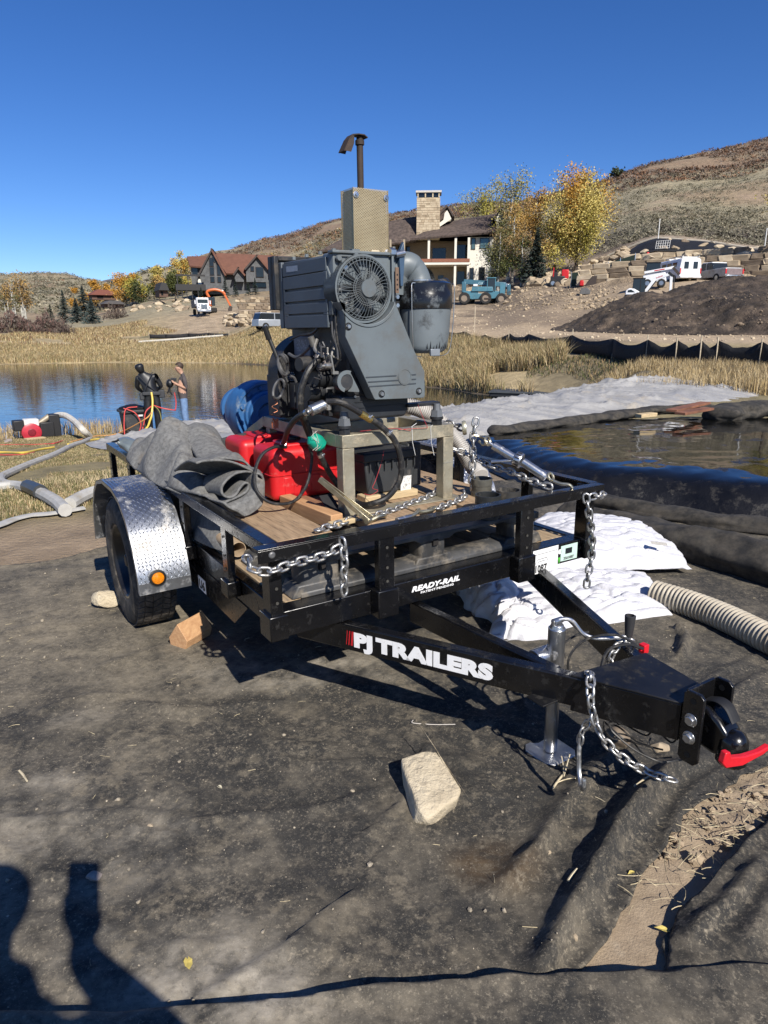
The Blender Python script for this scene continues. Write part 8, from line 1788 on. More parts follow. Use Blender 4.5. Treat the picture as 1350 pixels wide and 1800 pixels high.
# black cloth slope on the hill and chain fence
def drape(name, label, px0, px1, d0f, d1f, mat, cat, lift=.12, n=60, m=10):
    V_ = []
    for i in range(n+1):
        px = px0+(px1-px0)*i/n
        for j in range(m+1):
            d = d0f(px)+(d1f(px)-d0f(px))*j/m; p = polar(px, d); V_.append(p+V3(0,0,lift+.1*mnoise.noise(p*.5)))
    F_ = [(i*(m+1)+j,(i+1)*(m+1)+j,(i+1)*(m+1)+j+1,i*(m+1)+j+1) for i in range(n) for j in range(m)]
    o = link_mesh(name, V_, F_, mat, base=V_[0], fix=False, smooth='all', label=label, cat=cat); o.modifiers.new('t','SOLIDIFY').thickness = .03; return o
drape('slope_cloth', 'black erosion cloth pinned on the slope above the stone walls', 1078, 1480, lambda p: np.interp(p,[1078,1350,1480],[85.2,84.,84]), lambda p: np.interp(p,[1078,1110,1350,1480],[90,94.5,88.5,88.]), M('slope_black_cloth',(.010,.010,.011),.7,0,.3,2,bump=.4,bscale=6), 'cloth')
rb = [(polar(px, np.interp(px,[1060,1350,1480],[96.5,89.6,89.2]))) for px in range(1058, 1490, 12)]
MB().tube([p+V3(0,0,.10) for p in rb], .16, 6).build('road_curb', M('pale_curb',(.42,.38,.31),.9,0,.1,2), base=rb[0], smooth=True, label='pale kerb edge of the hill road above the black slope', cat='kerb')
for px, d, h_, l in ((1141,93,2.3,'white marker post on the hill road, left one'),(1324,90,2.3,'white marker post on the hill road, right one')):
    p = polar(px, d); MB().cyl(p, p+V3(0,0,h_), .06, n=8).build('marker_post', wp, base=p, smooth=True, label=l, cat='post')
p = polar(1150, 85.2); fr_ = face_frame(p+V3(0,0,.2), -10); t = thing('mesh_panel', 'white wire mesh panel leaning on the black slope', 'panel', (0,0,0), fr_); t.scale = (.72,.72,.72)
for k in range(7): MB().bar((-1.0+k*.33,0,.1),(-1.0+k*.33,.5,1.3),.05,.05).build('bar', wp, t)
for k in range(4): MB().bar((-1.0,.02+k*.15,.15+k*.37),(1.0,.02+k*.15,.15+k*.37),.05,.05).build('bar', wp, t)
p = polar(1126, 83.5); MB().bx(p.x-.12,p.x+.12,p.y-.1,p.y+.1,p.z+.1,p.z+.9).build('red_canister', redt, base=p, bevel=.04, label='small red canister on the wall by the mesh panel', cat='canister')
gp = [polar(px, d) for px, d in ((998,80),(1020,79.5),(1060,79),(1080,78.8),(1105,78.5))]
gf = thing('green_mesh_fence', 'low green mesh fence behind the orange machine', 'fence', gp[0])
for a, b in zip(gp, gp[1:]):
    link_mesh('mesh_panel', [a+V3(0,0,.05),b+V3(0,0,.05),b+V3(0,0,1.45),a+V3(0,0,1.45)], [(0,1,2,3)], M('green_mesh',(.020,.040,.028),.8,0,.2,1), gf, fix=False).modifiers.new('t','SOLIDIFY').thickness=.03
for a in gp: MB().cyl(a, a+V3(0,0,1.6), .04, n=6).build('post', galv, gf, smooth=True)
# ---- big house on the right
HP = polar(760, 101); HPz = row_z(760, 505, 101); HP.z = HPz; HF = face_frame(HP, 0); S_ = 101/1200*1.012
hx = lambda px: (px-760)*S_; hz = lambda row: (505-row)*S_
HS = thing('house', 'large cream house with brown hip roof, tall stone chimney and corner balcony', 'house', (0,0,0), HF)
roofm = M('brown_shingle', (.115,.085,.070), .9, 0, .3, 2.5, bump=.5, bscale=6); cream = M('cream_stucco', (.50,.43,.31), .85, 0, .08, 1.5); tanw = M('tan_siding', (.36,.30,.21), .85, 0, .1, 2); dkw = M('dark_window_glass', (.015,.018,.02), .06, 0, .2, 1); whs = M('white_stucco', (.68,.65,.56), .8, 0, .05, 1); chs = M('chimney_stone', (.55,.45,.30), .9, 0, .2, 3); dtrim = M('dark_trim', (.045,.032,.026), .7)
H = lambda n, x0,x1,y0,y1,r0,r1,m_,par=HS,**k: MB().bx(hx(x0),hx(x1),y0,y1,hz(r0),hz(r1)).build(n, m_, par, **k)
H('wall', 600,818,3.0,12,505,430,tanw); H('wall', 818,855,.1,10,512,428,whs); H('wall', 590,690,1.0,11,508,436,tanw); H('end_wall', 855.2,869,.8,10,505,420,cream)
# hip roof: eave polygon to ridge
def roof(pts, faces, n='roof', m_=roofm, th=.28):
    V_ = [V3(hx(a), y_, hz(b)) for a,y_,b in pts]; o = link_mesh(n, V_, faces, m_, HS, fix=True); s_ = o.modifiers.new('t','SOLIDIFY'); s_.thickness = th; s_.offset = -1; return o
roof([(722,-1.2,431),(858,-1.2,422),(872,10,420),(722,10,429),(775,4.5,398),(862,4.5,385)], [(0,1,5,4),(1,2,5),(2,3,4,5),(3,0,4)])
roof([(574,-.5,447),(688,-.6,438),(730,.5,431),(730,10,431),(574,10,447),(640,4.6,405),(700,4.6,392),(735,4.6,387),(735,10,387)], [(0,1,6,5),(1,2,7,6),(4,0,5),(2,3,8,7),(5,6,7,8,4)])
roof([(730,2.2,431),(775,2.0,398),(781,2.4,376),(748,8,420),(742,2.6,420)], [(4,2,1,0)], 'roof_slope')
roof([(738,1.8,420),(781,1.8,376.5),(792,1.9,392),(781,7,376.5),(738,7,420),(795,7,396)], [(0,1,3,4),(1,2,5,3)], 'gable_roof', dtrim, .22)
link_mesh('gable_wall', [V3(hx(750),2.05,hz(418)),V3(hx(781),2.05,hz(383)),V3(hx(788),2.05,hz(397)),V3(hx(762),2.05,hz(413))], [(0,1,2,3)], whs, HS, fix=False)
link_mesh('gable_wall', [V3(hx(856),.0,hz(404)),V3(hx(866),.0,hz(388)),V3(hx(873),.0,hz(408))], [(0,1,2)], whs, HS, fix=False).modifiers.new('t','SOLIDIFY').thickness=.1
roof([(853,-.6,402),(866,-.6,385),(875,-.6,408),(875,6,408),(866,6,385),(853,6,402)], [(0,1,4,5),(1,2,3,4)], 'gable_roof', dtrim, .2)
ch = MB().bx(hx(731),hx(769),1.2,3.6,hz(428),hz(366)).build('chimney', chs, HS); rr = random.Random(4)
zc = hz(428)
while zc < hz(368):
    hh_ = rr.uniform(.22,.42); x_ = hx(731)
    while x_ < hx(769)-.05:
        w_ = min(rr.uniform(.4,1.0), hx(769)-x_); MB().bx(x_+.02,x_+w_-.02,1.12+rr.uniform(0,.05),1.25,zc+.02,zc+hh_-.02).build('stone', stm[rr.choice((0,0,1))], ch); x_ += w_
    zc += hh_
H('chimney_cap', 729.5,771,1.0,3.8,358.5,355.5,M('pale_cap',(.55,.52,.47),.8),ch); H('chimney_vent', 733,767,1.3,3.5,366,358.6,dkw,ch)
for px in (733,745,757,767): H('cap_pier', px-1,px+1,1.15,1.4,366,358.6,chs,ch)
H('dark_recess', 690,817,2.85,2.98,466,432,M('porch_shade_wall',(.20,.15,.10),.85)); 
for a,b,c,d in ((700,720,464,438),(758,780,464,441),(796,817,464,436),(768,777,500,484),(800,812,500,478),(728,745,500,478)): H('window', a,b,2.78,2.84,c,d,dkw)
for px in (752,795,816): H('column', px-1.8,px+1.8,-.9,-.55,505 if px > 760 else 466,430,whs)
for px in (690,712): H('column', px-1.5,px+1.5,-.9,-.6,466,432,tanw)
H('balcony_floor', 690,818,-1.1,2.8,471,467.5,whs); H('balcony_rail', 757,818,-1.15,-1.0,467.2,462,M('cedar_rail',(.26,.10,.055),.7)); H('balcony_rail', 690,756.5,-1.15,-1.0,467.2,462,M('cedar_rail',(0,0,0)))
f_ = None
for a,b,c,d in ((834,849,446,429.5),(820,827,447,429.5),(834,844,497,474),(819,826,498,475)):
    f_ = H('window', a,b,.02,.09,c,d,dtrim); H('pane', a+1,b-1,.0,.018,c-1,d+1,M('teal_glass',(.10,.16,.16),.05,.3) if c < 450 else dkw,f_)
H('base_course', 640,855,.4,1.2,508,503,chs)
# ---- brown roofed house on the left
Lp = polar(410, 195); Lz = row_z(410, 517, 195); Lp.z = Lz; LF = face_frame(Lp, 0); s2_ = 195/1200*1.03
lx = lambda px: (px-410)*s2_; lz = lambda row: (517-row)*s2_
LH = thing('house', 'dark log house with rust brown roof and steep glazed gable on the left hill', 'house', (0,0,0), LF)
rr_ = M('rust_brown_roof', (.15,.066,.042), .85, 0, .12, .8); logw = M('grey_log_wall', (.115,.118,.12), .85, 0, .2, 1.2); logd = M('dark_log', (.035,.034,.034), .8)
G = lambda n,x0,x1,y0,y1,r0,r1,m_,par=LH,**k: MB().bx(lx(x0),lx(x1),y0,y1,lz(r0),lz(r1)).build(n, m_, par, **k)
G('wall', 350,372,2,14,517,474,logw); G('wall', 368,402,1,14,517,486,logw); G('wall', 402,505,3,14,517,480,logw); G('lower_wall', 440,510,2.4,3,512,500,logw)
def lroof(pts, faces, n='roof', m_=rr_, th=.4):
    o = link_mesh(n, [V3(lx(a),y_,lz(b)) for a,y_,b in pts], faces, m_, LH); q_ = o.modifiers.new('t','SOLIDIFY'); q_.thickness = th; q_.offset = -1
lroof([(349,.5,475),(378,.5,477),(380,8,456),(343,8,457)], [(0,1,2,3)]); lroof([(404,1.5,487),(510,1.5,486),(512,9,455),(384,9,452)], [(0,1,2,3)])
lroof([(384,-1.2,449.5),(404,-1.2,489),(407,9,489),(388,9,450)], [(0,1,2,3)], 'gable_roof'); lroof([(384,-1.2,449.5),(359,-1.2,492),(362,9,492),(388,9,450)], [(0,1,2,3)], 'gable_roof', dtrim)
link_mesh('gable_wall', [V3(lx(363),0,lz(490)),V3(lx(384),0,lz(454)),V3(lx(402),0,lz(489)),V3(lx(402),0,lz(512)),V3(lx(368),0,lz(512))], [(0,1,2,3,4)], logw, LH, fix=False).modifiers.new('t','SOLIDIFY').thickness=.3
for a,b,c,d in ((379,386,476,463),(379,386,489,477),(379,386,500,491),(390,396,489,474),(390,396,500,491),(384,388,470,460)):
    f_ = G('window', a,b,-.5,-.32,c,d,dtrim); G('pane', a+.6,b-.6,-.55,-.51,c-.6,d+.6,dkw,f_)
for apex, x0, x1, rb0, ra in ((453,432,472,478,456.5),(423,414,434,487,475.5)):
    link_mesh('dormer_wall', [V3(lx(x0+3),.8,lz(rb0)),V3(lx(apex),.8,lz(ra+3)),V3(lx(x1-3),.8,lz(rb0)),V3(lx(x1-3),.8,lz(498)),V3(lx(x0+3),.8,lz(498))], [(0,1,2,3,4)], logw, LH, fix=False).modifiers.new('t','SOLIDIFY').thickness=.3
    lroof([(apex,-.6,ra),(x0,-.6,rb0+1),(x0,7,rb0+1),(apex,7,ra)], [(0,1,2,3)], 'dormer_roof', dtrim); lroof([(apex,-.6,ra),(x1,-.6,rb0+1),(x1,7,rb0+1),(apex,7,ra)], [(0,1,2,3)], 'dormer_roof', rr_)
for a,b,c,d in ((450,463,491,475),(442,448,482,474)): f_ = G('window', a,b,.3,.42,c,d,dtrim); G('pane', a+.8,b-.8,.2,.28,c-.8,d+.8,dkw,f_)
G('window', 445,466,2.2,2.35,505,494,dkw); G('window', 352,360,1.8,1.95,488,478,dkw); G('white_door', 360,366,-.2,0,508,495,whs)
G('deck_floor', 327,372,-3,2,513,511,logd); G('deck_rail', 327,372,-3,-2.8,511,504,logd)
for px in (329,336,343,351,360): G('deck_post', px-.6,px+.6,-2.9,-2.5,525,513,logd)
for px in (330,346): G('porch_post', px-.6,px+.6,-2.7,-2.4,504,490,logd)
G('porch_beam', 328,372,-2.8,-2.4,492,489.5,logd); G('chimney', 380,386,9,11,453,446,chs)
# small far cabins
for nm, lab, px, d, w_, r0, r1, rm in (('cabin','small reddish far cabin among orange trees',190,250,44,527,512,M('red_cabin_roof',(.20,.07,.05),.85)),('cabin','low grey roofed cabin below the reddish one',205,215,34,540,530,M('grey_cabin_roof',(.085,.08,.08),.85)),('timber_shelter','dark timber shelter left of the tall yellow trees',293,190,16,522,500,logd)):
    p = polar(px, d); p.z = row_z(px, r0, d); fr_ = face_frame(p, 12); s3 = d/1200; t = thing(nm, lab, 'cabin', (0,0,0), fr_); w2 = w_*s3/2; h_ = (r0-r1)*s3
    MB().bx(-w2*.85,w2*.85,0,5,0,h_*.5).build('wall', M('cabin_wall',(.12,.07,.05),.85), t); MB().prism([(-w2,h_*.45),(w2,h_*.45),(w2*.5,h_*.95),(-w2*.4,h_*1.0)], 1, -1, 6).build('roof', rm, t); MB().bx(-w2*.5,-w2*.1,-.1,0,h_*.12,h_*.38).build('window', dkw, t)
# ---- vehicles and machines
tyrem = M('machine_tyre', (.025,.024,.023), .9, 0, .2, 6); whitep = M('white_vehicle_paint', (.74,.75,.76), .3, 0, .04, 3, coat=.3); glassm = M('vehicle_glass', (.02,.025,.03), .05, 0, .1, 1)
def whl(par, x, y, r_, w_=.25, ax=(0,1,0), hub=galv):
    o = MB().lathe([(r_*.55,-w_/2),(r_*.9,-w_/2),(r_,-w_*.35),(r_,w_*.35),(r_*.9,w_/2),(r_*.55,w_/2)], (x,y,r_), ax, 20).build('wheel', tyrem, par, smooth=True); MB().lathe([(0,-w_*.4),(r_*.56,-w_*.4),(r_*.56,w_*.4),(0,w_*.4)], (x,y,r_), ax, 14).build('rim', hub, o, smooth=True)
def veh(name, label, cat, px, d, turn, row=None):
    p = polar(px, d)
    if row: p.z = row_z(px, row, d)
    return thing(name, label, cat, (0,0,0), face_frame(p, turn))
# white van seen from the rear, nose away to the left
v = veh('white_van', 'white cargo van with roof rack showing two rear door windows', 'van', 1202, 70, 0, 496.5); vm = Matrix.Rotation(rad(28), 4, 'Z')
def K(par, n, m_, mb, R_=None, **k):
    if R_ is not None: mb.v = [tuple(R_ @ Vector(q)) for q in mb.v]
    return mb.build(n, m_, par, **k)
body = [(-1.0,.35),(1.0,.35),(1.0,1.25),(.90,1.95),(.72,2.08),(-.72,2.08),(-.90,1.95),(-1.0,1.25)]
K(v,'body',whitep,MB().prism(body,1,0,4.4),vm,bevel=.06,bseg=3); K(v,'bonnet',whitep,MB().bx(-.95,.95,4.4,5.3,.35,1.15),vm,bevel=.1)
for x0,x1 in ((-.72,-.12),(.12,.72)):
    dd_ = K(v,'rear_door',whitep,MB().bx(x0-.12,x1+.05,-.03,-.002,.55,1.9),vm,bevel=.02); K(v,'door_window',glassm,MB().bx(x0+.08,x1-.1,-.045,-.032,1.15,1.75),vm,bevel=.03) 
K(v,'bumper',whitep,MB().bx(-.98,.98,-.18,-.02,.38,.55),vm,bevel=.03)
for x in (-.98,.90): K(v,'tail_light',redt,MB().bx(x,x+.08,-.04,0,.75,1.2),vm)
for y0_ in (.7,1.7,2.7): K(v,'side_window',glassm,MB().bx(-.985,-.955,y0_,y0_+.75,1.3,1.75),vm)
for z_ in (2.16,): 
    for y_ in (.3,1.5,2.7): K(v,'rack_bar',wp,MB().bx(-.75,.75,y_,y_+.06,2.12,2.20),vm)
    K(v,'rack_rail',wp,MB().bx(-.78,-.72,.1,3.2,2.2,2.26),vm); K(v,'rack_rail',wp,MB().bx(.72,.78,.1,3.2,2.2,2.26),vm)
K(v,'plate',M('plate_white',(.6,.6,.6),.5),MB().bx(-.2,.2,-.195,-.182,.4,.52),vm)
for x,y in ((-.9,.9),(.9,.9),(-.9,4.1),(.9,4.1)):
    q = vm @ V3(x,y,0); whl(v, q.x, q.y, .36, .24, vm.to_3x3() @ V3(1,0,0))
# pickup, rear three quarter
v = veh('pickup_truck', 'muddy silver pickup parked right of the white van', 'pickup', 1278, 70.5, 0, 496); vm = Matrix.Rotation(rad(40), 4, 'Z'); silver = M('dusty_silver_paint', (.30,.30,.31), .35, .3, .15, 2, dust=(.22,.17,.13), dustamt=.3, dscale=1.2)
K(v,'body',silver,MB().prism([(0,.45),(0,1.15),(1.9,1.18),(3.9,1.18),(5.2,1.10),(5.5,.9),(5.5,.45)],0,-.95,.95),vm,bevel=.05); K(v,'cab',glassm,MB().prism([(1.75,1.18),(2.0,1.78),(3.3,1.80),(4.05,1.2)],0,-.80,.80),vm,bevel=.04); K(v,'roof',whitep,MB().prism([(1.98,1.76),(2.05,1.84),(3.25,1.85),(3.4,1.76)],0,-.78,.78),vm,bevel=.03)
K(v,'tailgate',M('dusty_mauve_paint',(.22,.17,.17),.5,.2),MB().bx(-.78,.78,-.03,-.002,.62,1.12),vm,bevel=.01); K(v,'bumper',galv,MB().bx(-.9,.9,-.2,-.03,.42,.58),vm,bevel=.03)
for x in (-.95,.82): K(v,'tail_light',redt,MB().bx(x,x+.13,-.035,0,.7,1.1),vm)
K(v,'tonneau',M('cloth_pale_load',(.5,.5,.5),.7),MB().bx(-.8,.8,.1,1.6,1.12,1.22),vm,bevel=.03); K(v,'pillar',silver,MB().bx(-.83,.83,2.62,2.72,1.18,1.79),vm)
for x,y in ((-.85,1.1),(.85,1.1),(-.85,4.4),(.85,4.4)): q = vm @ V3(x,y,0); whl(v, q.x, q.y, .40, .26, vm.to_3x3() @ V3(1,0,0))
# silver SUV left behind the engine
v = veh('silver_car', 'silver car parked at the left edge of the engine cowl', 'car', 484, 78, 0, 580); vm = Matrix.Rotation(rad(115), 4, 'Z')
K(v,'body',M('silver_car_paint',(.42,.44,.46),.3,.4,.05,2,coat=.3),MB().prism([(-2.3,.35),(-2.3,1.0),(-1.1,1.1),(2.3,1.1),(2.35,.35)],0,-.92,.92),vm,bevel=.07); K(v,'cabin',glassm,MB().prism([(-1.2,1.08),(-.45,1.72),(2.0,1.74),(2.25,1.08)],0,-.80,.80),vm,bevel=.04); K(v,'roof',M('silver_car_paint',(0,0,0)),MB().prism([(-.5,1.70),(-.35,1.78),(1.9,1.80),(2.05,1.70)],0,-.78,.78),vm,bevel=.03)
for y_ in (.35,): K(v,'pillar',M('silver_car_paint',(0,0,0)),MB().bx(-.83,.83,y_,y_+.1,1.08,1.72),vm)
for x,y in ((-.85,-1.5),(.85,-1.5),(-.85,1.5),(.85,1.5)): q = vm @ V3(x,y,0); whl(v, q.x, q.y, .38, .24, vm.to_3x3() @ V3(1,0,0))
# white dump truck, front view
v = veh('white_truck', 'white truck seen head on below the brown roofed house', 'truck', 361, 124, 8, 552.5)
K(v,'cab',whitep,MB().prism([(-1.05,1.3),(-.98,2.75),(.98,2.75),(1.05,1.3)],1,.9,2.6),bevel=.08); K(v,'bonnet',whitep,MB().prism([(-.62,.7),(-.70,1.75),(.70,1.75),(.62,.7)],1,-.5,.95),bevel=.12); K(v,'grille',M('chrome_grille',(.45,.45,.45),.25,.9),MB().bx(-.50,.50,-.56,-.5,.75,1.62),bevel=.03)
for z_ in (.9,1.1,1.3,1.5): K(v,'grille_bar',dkw,MB().bx(-.47,.47,-.575,-.562,z_,z_+.04))
K(v,'windscreen',glassm,MB().bx(-.85,.85,.86,.90,1.85,2.45),bevel=.01); K(v,'bumper',galv,MB().bx(-1.12,1.12,-.75,-.55,.40,.72),bevel=.05)
for x in (-.88,.88): K(v,'fender',whitep,MB().prism([(x-.22,.6),(x-.24,1.15),(x-.1,1.35),(x+.1,1.35),(x+.24,1.15),(x+.22,.6)],1,-.5,.6),bevel=.08); K(v,'headlight',glassm,MB().bx(x-.12,x+.12,-.53,-.5,.95,1.12),bevel=.02); whl(v,x,.1,.50,.28,(1,0,0)); K(v,'mirror',whitep,MB().bx(x*1.42-.08,x*1.42+.08,.95,1.05,1.7,2.3),bevel=.02)
for x in (-.6,0,.6): K(v,'roof_light',M('amber_lens',(0,0,0)),MB().bx(x-.06,x+.06,1.0,1.1,2.75,2.85))
K(v,'dump_body',M('dump_grey',(.12,.12,.12),.6),MB().prism([(-1.1,1.2),(-1.15,2.5),(1.15,2.5),(1.1,1.2)],1,2.8,7.5),bevel=.05)
for x in (-.85,.85): whl(v,x,5.6,.50,.45,(1,0,0))
# orange excavator behind the truck
orp = M('excavator_orange', (.55,.13,.03), .45, 0, .1, 2)
v = veh('orange_excavator', 'orange excavator with folded boom behind the white truck', 'excavator', 372, 130, 0, 549)
K(v,'track',tyrem,MB().bx(-1.6,1.2,-.5,.1,0,.8),bevel=.2); K(v,'track',tyrem,MB().bx(-1.6,1.2,1.4,2.0,0,.8),bevel=.2); K(v,'house',orp,MB().bx(-2.2,.4,-.3,1.8,1.0,2.1),bevel=.1); K(v,'cab',glassm,MB().bx(-.2,.9,-.3,.7,1.1,2.6),bevel=.08)
K(v,'boom',orp,MB().tube(spline([(.6,.8,1.6),(-.4,.8,3.4),(.9,.8,3.9),(2.2,.8,3.6),(2.7,.8,3.1)],5),[.24]*21,8),smooth=True); K(v,'stick',orp,MB().bar((2.5,.8,3.4),(3.6,.8,1.1),.3,.35),bevel=.05); K(v,'bucket',dtrim,MB().prism([(3.4,1.2),(3.9,1.0),(3.8,.3),(3.2,.1),(3.1,.6)],1,.4,1.2),bevel=.05)
K(v,'ram',galv,MB().cyl((.4,.8,3.95),(2.4,.8,3.75),.09,n=8),smooth=True)
# blue telehandler
blu = M('telehandler_blue', (.065,.19,.25), .4, 0, .12, 2, dust=(.3,.28,.22), dustamt=.15); blud = M('telehandler_boom_blue', (.045,.13,.18), .45, 0, .1, 2)
v = veh('telehandler', 'blue telescopic handler with dirty wheels parked before the big house', 'telehandler', 846, 83, 0, 535.5)
for x in (-2.05,.35,): whl(v,x,-1.0,.66,.42,(0,1,0),M('hub_dusty',(.25,.2,.15),.7)); whl(v,x+.55,1.1,.66,.42,(0,1,0),M('hub_dusty',(0,0,0)))
whl(v,2.5,-.2,.62,.42,(.25,1,0)) if False else None
K(v,'chassis',blu,MB().prism([(-2.3,.75),(-2.2,1.45),(-.6,1.5),(-.4,1.2),(.2,1.2),(.5,1.55),(2.2,1.4),(2.3,.8),(1.2,.6),(-1.2,.55)],1,-.8,.8),bevel=.06); K(v,'engine_cover',blu,MB().prism([(-1.3,1.4),(-1.2,1.95),(1.1,1.9),(1.2,1.4)],1,-.95,-.3),bevel=.05); K(v,'counterweight',blud,MB().bx(-2.4,-1.9,-.7,.7,1.3,2.5),bevel=.08)
K(v,'boom',blud,MB().bar((-2.2,.1,2.55),(2.6,.1,2.15),.5,.52,up=(0,0,1)),bevel=.04); K(v,'boom_inner',galv,MB().bar((2.5,.1,2.15),(3.0,.1,2.0),.35,.38),bevel=.03); K(v,'boom_head',blud,MB().bar((2.9,.1,2.2),(3.0,.1,1.0),.5,.4),bevel=.05)
bt = text('GRADALL', .42, Matrix.Translation(V3(-.55,-.155,2.2)) @ Matrix.Rotation(rad(90),4,'X') @ Matrix.Rotation(rad(-4.8),4,'Z'), M('lettering_pale_blue',(.35,.5,.55),.5), 'boom_lettering', v, 0, .006, 1.)
for z0_,z1_ in ((1.5,2.55),): 
    for x,y in ((.45,-.95),(1.35,-.95),(.45,-.3),(1.35,-.3)): K(v,'cab_pillar',blu,MB().bx(x,x+.08,y,y+.08,z0_,z1_+.3))
    K(v,'cab_roof',blu,MB().bx(.40,1.48,-1.0,-.2,2.80,2.90),bevel=.03); K(v,'cab_glass',glassm,MB().bx(.5,1.38,-.90,-.28,1.55,2.78))
K(v,'white_cap',whitep,MB().bx(-1.1,-.6,-1.0,-.8,1.95,2.2),bevel=.05); K(v,'front_frame',blu,MB().bx(1.9,2.5,-.9,-.75,1.0,2.3),bevel=.03); K(v,'step',dtrim,MB().bx(.2,.9,-1.25,-.85,.55,.7),bevel=.02)
for x in (2.9,3.9): K(v,'fork_frame',dtrim,MB().bx(x,x+.1,-.6,-.5,.15,1.4))
for z_ in (.25,.8,1.3): K(v,'fork_frame',dtrim,MB().bx(2.9,4.0,-.62,-.52,z_,z_+.1))
for y_ in (-.7,.1): K(v,'fork',dtrim,MB().bx(3.0,4.2,y_-.9,y_-.75,.08,.15)); whl(v,2.1,-1.0,.60,.4,(0,1,0),M('hub_dusty',(0,0,0))) if y_ > 0 else None
# black and white mini excavator
v = veh('mini_excavator', 'small white and black excavator with raised arm behind the soil heap', 'excavator', 1114, 61, 0, 529)
v.scale = (.68,.68,.68)
K(v,'track',tyrem,MB().bx(-1.5,.9,-.9,-.45,0,.55),bevel=.15); K(v,'track',tyrem,MB().bx(-1.5,.9,.6,1.05,0,.55),bevel=.15); K(v,'engine_cover',whitep,MB().prism([(-1.35,.65),(-1.30,1.15),(-.95,1.42),(-.35,1.35),(.25,1.0),(.30,.65)],1,-.75,.5),bevel=.1,bseg=3); K(v,'rear_skirt',M('machine_black',(.015,.015,.017),.5),MB().bx(-1.4,.35,-.78,.6,.5,.68),bevel=.05)
K(v,'cover_vent',dkw,MB().prism([(-1.1,.95),(-1.05,1.2),(-.7,1.25),(-.25,.95)],1,-.77,-.755)); K(v,'cab',glassm,MB().prism([(-.6,1.3),(-.55,2.45),(.75,2.45),(.85,.7),(.3,.68),(.1,1.1)],1,-.70,.45),bevel=.05); K(v,'cab_roof',M('machine_black',(0,0,0)),MB().bx(-.62,.80,-.74,.50,2.44,2.54),bevel=.04); K(v,'cab_pillar',M('machine_black',(0,0,0)),MB().bx(.22,.32,-.72,-.68,.7,2.45))
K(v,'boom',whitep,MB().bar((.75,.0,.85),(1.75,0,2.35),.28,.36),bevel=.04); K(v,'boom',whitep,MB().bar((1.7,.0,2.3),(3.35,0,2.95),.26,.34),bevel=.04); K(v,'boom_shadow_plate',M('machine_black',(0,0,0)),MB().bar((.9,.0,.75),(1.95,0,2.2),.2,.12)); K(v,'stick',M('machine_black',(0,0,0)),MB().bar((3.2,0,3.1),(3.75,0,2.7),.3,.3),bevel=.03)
K(v,'stick',whitep,MB().bar((3.55,0,2.95),(3.60,0,.75),.24,.30),bevel=.04); K(v,'ram',M('machine_black',(0,0,0)),MB().cyl((3.85,0,2.8),(3.95,0,1.2),.07,n=8),smooth=True); K(v,'bucket',dtrim,MB().prism([(3.5,.8),(3.2,.9),(2.7,1.1),(2.85,.8),(3.3,.5)],1,-.35,.35),bevel=.03)
text('bobcat', .26, Matrix.Translation(V3(1.95,-.14,2.44)) @ Matrix.Rotation(rad(90),4,'X') @ Matrix.Rotation(rad(21),4,'Z'), redt, 'boom_lettering', v, 0, .004, 1.)
# white skid steer behind it
v = veh('skid_steer', 'white compact loader with dark cab left of the van', 'loader', 1140, 66, 0, 506)
v.scale = (.8,.8,.8)
K(v,'body',whitep,MB().prism([(-1.0,.5),(-1.1,1.2),(-.6,1.5),(1.1,1.55),(1.3,.6)],1,-.7,.7),bevel=.06); K(v,'cab',glassm,MB().prism([(-.9,1.4),(-.8,2.5),(.5,2.5),(.7,1.4)],1,-.55,.55),bevel=.05); K(v,'cab_roof',M('machine_black',(0,0,0)),MB().bx(-.9,.6,-.6,.6,2.48,2.58),bevel=.03); K(v,'lift_arm',whitep,MB().bar((-1.0,-.8,1.5),(1.9,-.8,1.95),.16,.26),bevel=.03)
K(v,'arm_stripe',redt,MB().bar((.0,-.89,1.66),(1.0,-.89,1.81),.012,.10)); K(v,'arm_end',dtrim,MB().bar((1.8,-.8,1.95),(2.5,-.8,1.2),.2,.25))
for x in (-.6,.8): whl(v,x,-.85,.42,.3,(0,1,0)); whl(v,x,.85,.42,.3,(0,1,0))
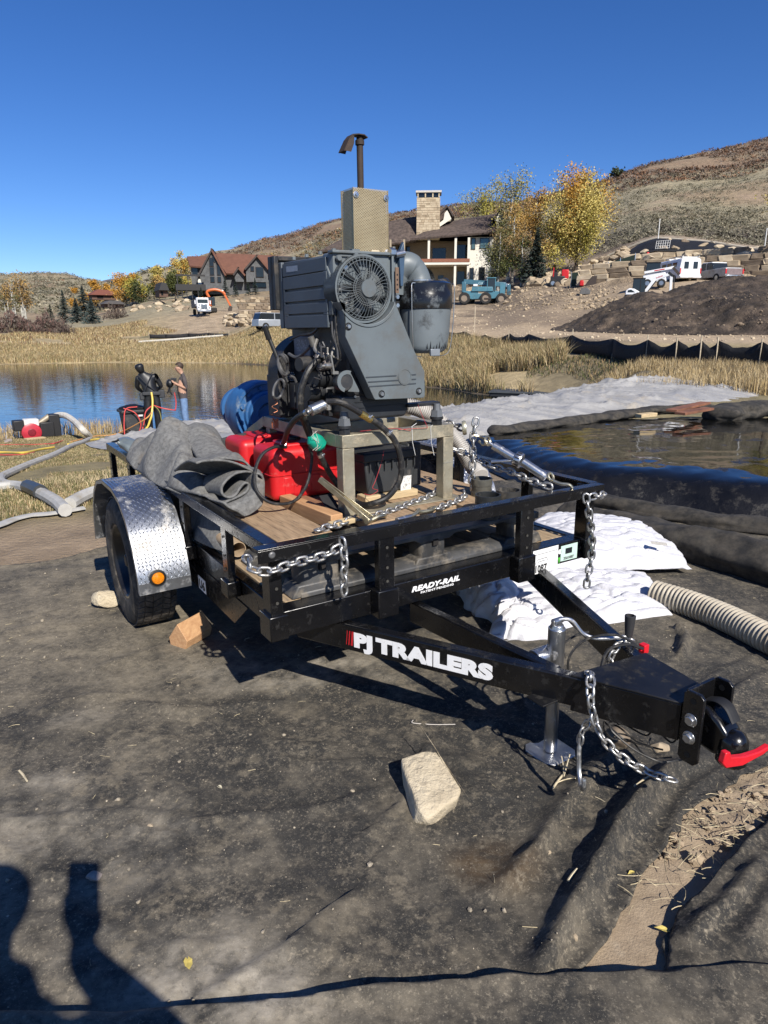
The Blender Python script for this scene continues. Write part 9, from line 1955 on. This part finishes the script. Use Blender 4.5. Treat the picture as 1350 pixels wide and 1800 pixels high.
# dark and red small machines by the fence
v = veh('ride_on_mower', 'black and red small tractor beside the row of boulders', 'tractor', 976, 85, 0, 505)
K(v,'body',M('machine_black',(0,0,0)),MB().bx(-.9,.7,-.5,.5,.4,1.2),bevel=.08); K(v,'hood',redt,MB().bx(.3,1.1,-.4,.4,.9,1.9),bevel=.1); K(v,'roll_bar',redt,MB().tube([(-.6,-.45,1.1),(-.6,-.45,2.1),(-.6,.45,2.1),(-.6,.45,1.1)],.06,6),smooth=True); K(v,'seat',M('machine_black',(0,0,0)),MB().bx(-.7,-.1,-.25,.25,1.1,1.6),bevel=.05)
for x in (-.6,.8): whl(v,x,-.6,.42,.25,(0,1,0)); whl(v,x,.6,.42,.25,(0,1,0))
v = veh('orange_machine', 'orange equipment with a dark bucket before the green mesh fence', 'machine', 1046, 77.5, 0, 506)
K(v,'bucket',dtrim,MB().prism([(-1.5,0),(-.7,1.15),(-.2,1.15),(-.3,0)],1,-.5,.5),bevel=.03); K(v,'deck',orp,MB().bx(.05,1.55,-.4,.4,.55,1.0),bevel=.06); K(v,'hood',redt,MB().bx(-1.9,-1.5,-.3,.3,.2,.75),bevel=.08); K(v,'frame',dtrim,MB().bx(.0,1.5,-.45,.45,.25,.55),bevel=.03)
for x in (.3,1.2): whl(v,x,-.5,.25,.2,(0,1,0))
p = hit(1028, 518, 55); MB().prism([(-.5,0),(-.4,.55),(.2,.6),(.5,.3),(.5,0)],1,-.4,.4).build('scoop', M('grey_scoop',(.12,.12,.12),.6), base=(0,0,0), frame=face_frame(p), bevel=.03, label='small grey metal scoop lying on the rubble bank', cat='scoop')
mx = []
for k in range(520):
    px = r.uniform(990,1500); t_ = r.uniform(.0,1.)**1.5; d_ = 46+t_*7; p = polar(px, d_); q_ = mh(np.array([p.x]), np.array([p.y]), np.maximum(poly_sd(mdP, np.array([p.x]), np.array([p.y]))[0], 0))[0]; mx.append((p.x, p.y, q_+.03))
sc = np.random.default_rng(15).gamma(1.2,.045,len(mx)).clip(.03,.28)
V_, F_ = scatter([blockrock(330+k, sub=1) for k in range(4)], np.array(mx), sc, np.random.default_rng(16).uniform(0,6.28,len(mx)), .3, 18); link_mesh('soil_lumps', V_, F_, [stm[2]], fix=False, label='pale stones and lumps studding the dark soil heap', cat='stones', kind='stuff')
